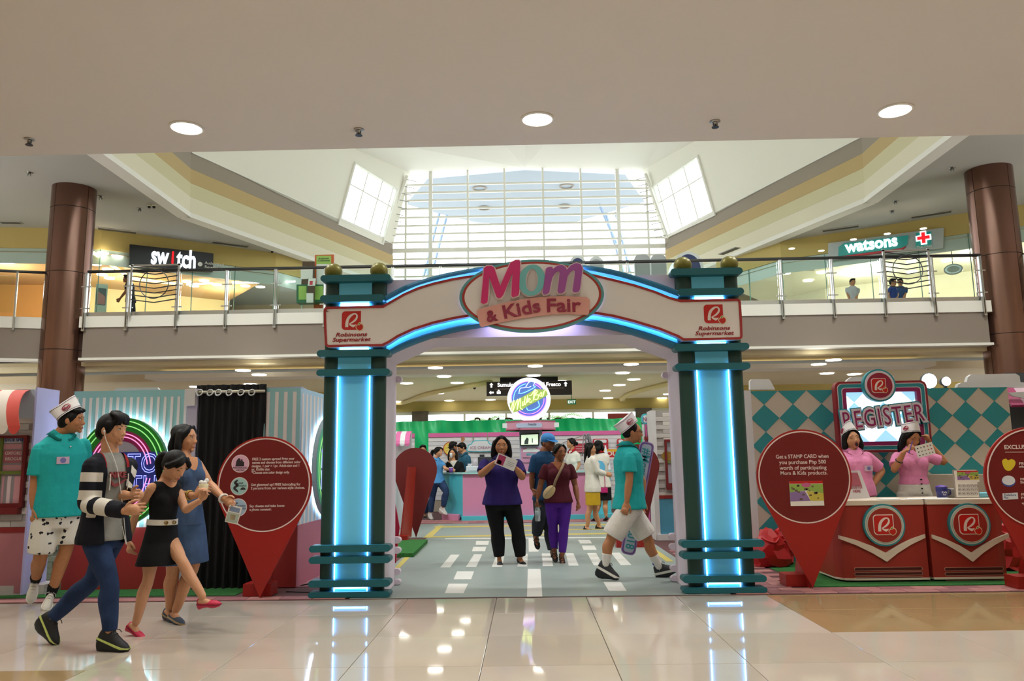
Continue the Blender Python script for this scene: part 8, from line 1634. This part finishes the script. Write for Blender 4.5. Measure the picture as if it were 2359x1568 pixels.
# hashtag board carried on his far side
Yh = 8.62; A_, B_ = np.array([*xz(Yh, [(1492, 1018)])[0]]), np.array([*xz(Yh, [(1446, 1277)])[0]]); ax = unit(B_-A_); L = np.linalg.norm(B_-A_); t = root('hashtag_board', (B_[0], Yh, B_[1]), 'long violet rimmed hashtag board carried upright by the man in teal', 'sign'); FH_ = Fr((A_[0], Yh, A_[1]), (ax[0], 0, ax[1]), (-ax[1], 0, ax[0]))
if FH_.n[1] > 0: FH_ = Fr((A_[0], Yh, A_[1]), (ax[0], 0, ax[1]), (ax[1], 0, -ax[0]))
hw = .078
for (e0, rr_, m_, d0, d1, nm) in ((0, .05, mat('board_lilac', 'a888c0', .5), -.02, 0, 'board'), (.012, .042, mat('board_violet', '5c4488', .5), 0, .003, 'violet_line'), (.02, .036, mat('board_lilac', 'a888c0', .5), .003, .005, 'lilac_line'), (.028, .03, mat('board_face', 'c0ccd8', .5), .005, .007, 'face')):
    b = MB(); b.prism(FH_, rrect(e0, -hw+e0, L-e0, hw-e0, rr_, 5), d0, d1); part(nm, b, m_, t)
b = MB(); b.text(FH_, '#MomAndKidsFair2018', .07, -.035, .125, .007, .011, align='LEFT', bold=.015, width=L-.13); part('lettering', b, mat('hashtag_teal', '3c9ca8', .5), t)

# 9-16 — people at the dessert counter
p = person('woman in white blazer and yellow skirt with long black hair', 14.0, .93, 100, dict(hd=(1360, 1034), nk=(1361, 1052), pv=(1365, 1118), sR=(1366, 1058, -.15), eR=(1378, 1086, -.16), wR=(1394, 1092, -.05), hR=(1402, 1094), eL=(1380, 1086, .16), wL=(1394, 1091, .05), kR=(1358, 1172, -.05), aR=(1353, 1211, -.05), tR=(1371, 1218, -.08), kL=(1371, 1174, .06), aL=(1380, 1207, .06), tL=(1398, 1213, .02)),
    .2, SK2, dict(m=M_WHT, sleeve=1.95, hem=.12, inf=.026, loose=.016, name='blazer'), dict(kind='skirt', m=cloth('skirt_mustard', 'c09a24'), hem=.36, flare=.02, waist=.35, name='skirt'), 'long', dict(style='flat', m=(M_SHOEB, M_BKS)), None, 'f', .98, hyaw=72, vox=.009, longhair=.42)
p = person('woman in white shirt with a pale blue back print standing at the counter', 15.8, .95, 165, dict(hd=(1379, 1027), nk=(1381, 1045), pv=(1387, 1118), eR=(1397, 1075), wR=(1396, 1100), eL=(1366, 1075), wL=(1370, 1095, .15), kL=(1380, 1160), aL=(1371, 1188), tL=(1366, 1194, .1), kR=(1394, 1160), aR=(1396, 1187), tR=(1390, 1193, .12)),
    .2, SK2, dict(m=M_WHT, sleeve=.6, hem=.04, inf=.02, collar=cloth('collar_red', 'b0182c')), dict(kind='skirt', m=M_BLK, hem=.3, flare=.02, name='skirt'), 'bob', dict(style='flat', m=(M_SHOEB, M_BKS)), None, 'f', 1.0, hyaw=150, vox=.0095, longhair=.12)
c = p['pv']+(p['nk']-p['pv'])*.55-p['Fw']*.14; b = MB(); b.disc(Fr(c, -p['SL'], p['sp']), 0, 0, .11, -.03, .006, 24, ry=.13); part('back_print', b, mat('print_sky', '5cb0d8', .6), p['top'])
b = MB(); c = at(1392, 1129, 15.62); b.fbox(FY(15.62), c[0]-.07, c[0]+.07, c[2]-.05, c[2]+.05, -.04, 0, bev=.01); b.tube([c+np.array([.02, .02, .04]), at(1393, 1100, 15.65), at(1388, 1062, 15.68)], .008, 5); part('shoulder_bag', b, mat('bag_magenta', 'b01868', .5), None, 'small magenta bag on a black strap at the counter', 'bag')
p = person('woman in white and blue polo with a red collar behind the counter', 17.1, .97, -45, dict(hd=(1316, 1021), nk=(1319, 1040), pv=(1323, 1112), sL=(1331, 1047), eL=(1334, 1070), wL=(1327, 1084, -.1), hL=(1322, 1090, -.14), eR=(1306, 1068), wR=(1308, 1083, -.2)),
    .2, SK2, dict(m=cloth2('polo_white_sky', ('d6d2c8', '3c90b4')), sleeve=.6, hem=.06, inf=.02, collar=cloth('collar_red', 'b0182c'), fn=lambda d: {'panel_0': lambda ce: np.minimum(.45*np.linalg.norm(d['nk']-d['pv'])-(ce-d['pv'])@d['sp'], .05-(ce-d['pv'])@d['SL'])}), dict(kind='trousers', m=M_BLK, len=1.95), 'bun', None, None, 'f', .95, hyaw=-72, vox=.0095)
p = person('laughing woman in light blue shirt and jeans leaning on the counter end', 16.75, .93, 40, dict(hd=(1010, 1041), nk=(1003, 1058), pv=(1008, 1110), sL=(1016, 1064), eL=(1026, 1079, -.05), wL=(1036, 1082, -.02), hL=(1043, 1083), eR=(985, 1080), wR=(987, 1104), kR=(996, 1145, .05), aR=(992, 1180), tR=(999, 1192, -.12), kL=(1028, 1132, -.22), aL=(1021, 1168, -.2), tL=(1032, 1178, -.28)),
    .2, SK4, dict(m=cloth('shirt_sky', '4c8cc4'), sleeve=.6, hem=.03, inf=.02, collar=cloth('shirt_sky', '4c8cc4')), dict(kind='trousers', m=M_JEAN, len=1.95, loose=.01), 'pony', dict(style='sneaker', m=(mat('shoe_grey', 'b4b0b0', .6), M_SOLEW, M_LACE)), None, 'f', .98, hyaw=58, hpitch=6, vox=.0095, mouth='smile')
for k_, dy in ((0, 0),): c = at(1039, 1083, 16.62); t = root('paper_cup', (c[0], 16.62, zt4+.002), 'violet paper cup on the counter beside the laughing woman', 'cup'); b = MB(); b.lathe((c[0], 16.62, zt4+.002), [(.035, 0), (.045, .1)], 16); part('cup_body', b, mat('cup_violet', '6c3a9c', .5), t, smooth=True); b = MB(); b.lathe((c[0], 16.62, zt4+.002), [(.047, .1), (.047, .108), (.03, .112)], 16); part('rim', b, M_SEAT, t)
p = person('smiling woman in black holding a cup behind the counter', 17.25, .93, 0, dict(hd=(1043, 1044), nk=(1045, 1063), pv=(1048, 1118), eR=(1031, 1074, -.1), wR=(1036, 1062, -.2), hR=(1038, 1054, -.2), eL=(1066, 1084), wL=(1060, 1092, -.2)),
    .2, SK2, dict(m=cloth2('blazer_black', ('101012', 'd6d2c8')), sleeve=1.9, hem=.05, inf=.022, fn=v_fn), dict(kind='trousers', m=M_BLK, len=1.95), 'long', None, None, 'f', 1.1, hyaw=-8, vox=.0095, mouth='smile', hm=M_HAIRB)
c = at(1039, 1054, 17.0); b = MB(); b.lathe(c, [(.02, 0), (.028, .06), (.03, .09), (.022, .1)], 14); part('drinking_cup', b, M_SEAT, None, 'small white cup raised by the smiling woman in black', 'cup', smooth=True)
p = person('man in dark teal shirt bending over behind the counter', 17.7, .98, -55, dict(hd=(1064, 1031), nk=(1070, 1048), pv=(1076, 1116), eL=(1079, 1080), wL=(1070, 1093, -.15), eR=(1060, 1075, .1), wR=(1058, 1090)),
    .2, SK4, dict(m=cloth('shirt_petrol', '2c5c74'), sleeve=.62, hem=.05, inf=.02, collar=cloth('shirt_petrol', '2c5c74')), dict(kind='trousers', m=M_BLK, len=1.95), 'short', None, None, 'm', .95, hyaw=-62, hpitch=-25, vox=.0095)
p = person('dark haired person reaching one hand up behind the counter', 18.3, .97, 60, dict(hd=(1044, 1028), nk=(1046, 1046), pv=(1048, 1116), eL=(1062, 1034), wL=(1065, 1017), hL=(1066, 1006), eR=(1040, 1075), wR=(1044, 1095)),
    .2, SK2, dict(m=cloth('shirt_grey', '54565c'), sleeve=.6, hem=.05, inf=.02), dict(kind='trousers', m=M_BLK, len=1.95), 'short', None, None, 'm', .9, hyaw=120, vox=.0095)
p = person('dark haired person half hidden behind the dark back pin standee', 17.4, .95, 10, dict(hd=(974, 1036), nk=(974, 1054), pv=(974, 1118), eR=(960, 1082), wR=(962, 1106), eL=(988, 1082), wL=(986, 1106), kR=(970, 1155), aR=(970, 1182), tR=(970, 1188, -.1), kL=(979, 1155), aL=(979, 1182), tL=(979, 1188, -.1)),
    .2, SK2, dict(m=cloth('shirt_dark', '26282e'), sleeve=.6, hem=.05, inf=.02), dict(kind='trousers', m=M_JEAN, len=1.95), 'short', dict(style='flat', m=(M_SHOEB, M_BKS)), None, 'm', .95, vox=.0095)

# 17, 18 — register staff
M_PINK = cloth('polo_pink', 'dc88b0'); M_PINKC = cloth('polo_pink_collar', 'd47ca6')
p = person('yawning woman in pink polo and paper hat behind the register counter', 8.72, .94, 0, dict(hd=(1962, 1012), nk=(1964, 1042), pv=(1974, 1140), sR=(1936, 1050), eR=(1930, 1090), wR=(1940, 1126), sL=(1996, 1050), eL=(2031, 1084, .05), wL=(2008, 1122, -.02), hL=(1996, 1128, -.05), kR=(1964, 1215), aR=(1965, 1286), kL=(1990, 1215), aL=(1991, 1286)),
    .22, SK2, dict(m=M_PINK, sleeve=.72, hem=.0, inf=.024, loose=.022, collar=M_PINKC), dict(kind='shorts', m=M_WHT, len=.7, loose=.03, inf=.015, name='shorts', waist=.2), 'bob', dict(style='flat', m=(M_SHOEW, M_SOLEW)), 'pink shirted register staff', 'f', 1.18, hyaw=2, hpitch=8, hroll=6, vox=.006, mouth='open', hat='paper', eyes='closed', belly=.025, longhair=.14, hs=1.02)
chest_print(p, .58, .09, .16, .085, .058, mat('badge_print', 'c0a8b8', .5), 'name_badge', [('badge_picture', mat('badge_art', '6c6ca0', .5), lambda b, F: b.disc(F, 0, 0, .02, .004, .006, 14))])
p = person('woman in pink polo and white shorts reading a card at the register', 8.75, .95, -4, dict(hd=(2099, 1008), nk=(2100, 1040), pv=(2107, 1134), sR=(2066, 1050), eR=(2060, 1082, -.1), wR=(2083, 1040, -.22), hR=(2102, 1027, -.25), sL=(2137, 1052), eL=(2176, 1064, -.02), wL=(2142, 1022, .02), hL=(2131, 1000, .0), kR=(2096, 1212), aR=(2097, 1283), kL=(2118, 1212), aL=(2119, 1283)),
    .22, SK1, dict(m=M_PINK, sleeve=.6, hem=.0, inf=.018, loose=.02, collar=M_PINKC, t0=.14), dict(kind='shorts', m=M_WHT, len=.6, loose=.03, inf=.016, name='shorts', waist=.36), 'long', dict(style='flat', m=(M_SHOEW, M_SOLEW)), 'pink shirted register staff', 'f', 1.0, hyaw=12, hpitch=-20, vox=.006, hat='paper', eyes='closed', longhair=.24, hs=1.02, hands=(.5, .8))
for i in range(4): c, ff = front(p, .30-.1*i, .03, .118); b = MB(); b.disc(Fr(c, p['SL'], p['sp']) if np.dot(np.cross(p['SL'], p['sp']), ff) > 0 else Fr(c, -p['SL'], p['sp']), 0, 0, .008, -.03, .014, 10); part('button', b, M_BLACK, p['bottom'])
ax = unit(p['E'][-1]-p['W'][-1]); a0 = unit(np.cross(ax, [0, 0, 1])); a1 = np.cross(ax, a0); c = p['W'][-1]+ax*.12; b = MB(); b.tube([c+(a0*math.cos(q)+a1*math.sin(q))*.038 for q in [2*PI*i/16 for i in range(16)]], .006, 6, closed=True); part('wristband', b, M_BLACK, p['root'])
R = random.Random(2); pr = [(x, y, x+.08, y+.09, R.choice(('3c3a3c', '8c8c90', '6c6c70', 'b04c50'))) for x in (.08, .27, .46, .65, .82) for y in (.12, .42, .72)]
paper('stamp_card', at(2131, 1036, 8.42), (1, 0, .24), (-.24, 0, 1), .19, .125, 'white stamp card held up by the woman reading at the register', 'card', pr)
b = MB(); b.tube([at(2094, 1043, 8.44), at(2102, 1016, 8.46)], .005, 6); part('pen', b, mat('pen_violet', '4c2c94', .4), None, 'violet pen in the hand of the woman reading a card', 'pen')

# people on the upper floor
p = person('man in dark clothes walking by the shop under the black sign', 20.6, 1.0, -70, dict(hd=(293, 642), nk=(298, 652), pv=(301, 692), eL=(289, 672), wL=(277, 687), eR=(305, 672), wR=(308, 688), kL=(297, 727), aL=(296, 760), kR=(306, 727), aR=(310, 760)), .2, SK3, dict(m=cloth('shirt_dark', '26282e'), sleeve=.6, hem=.05), dict(kind='trousers', m=cloth('pants_charcoal', '2a2e34'), len=1.9), 'short', dict(style='flat', m=(M_SHOEB, M_BKS)), None, 'm', .95, vox=.012)
for k_, (px, col, lb) in enumerate(((1964, 'c8ccd4', 'seated person in pale shirt behind the pharmacy glass'), (2057, '34509c', 'seated person in blue shirt behind the chevron screen, nearer its left bar'), (2074, '3c5c8c', 'seated person in blue shirt behind the chevron screen, nearer its middle'))):
    p = person(lb, 22.4+.55*(k_ == 2), .95, (0, 40, -40)[k_], dict(hd=(px, 650), nk=(px, 661), pv=(px+1, 700), eR=(px-11, 678), wR=(px-6, 692, -.2), eL=(px+11, 678), wL=(px+6, 692, -.2)), .2, SK2, dict(m=cloth('shirt_up_%d' % k_, col), sleeve=.6, hem=.1), None, 'short', None, None, 'm', .95, vox=.012, legs=False); z_ = p['pv'][2]-.14; bc = p['pv']; b = MB(); b.box(bc[0]-.22, bc[0]+.22, bc[1]-.2, bc[1]+.2, z_-.08, z_)
    for sx in (-.18, .18):
        for sy in (-.16, .16): b.box(bc[0]+sx-.02, bc[0]+sx+.02, bc[1]+sy-.02, bc[1]+sy+.02, 4.9, z_-.08)
    part('stool', b, M_GREY, None, 'grey stool under the seated person, '+('behind the pharmacy glass' if k_ == 0 else 'nearer the left bar of the screen' if k_ == 1 else 'nearer the middle of the screen'), 'stool')
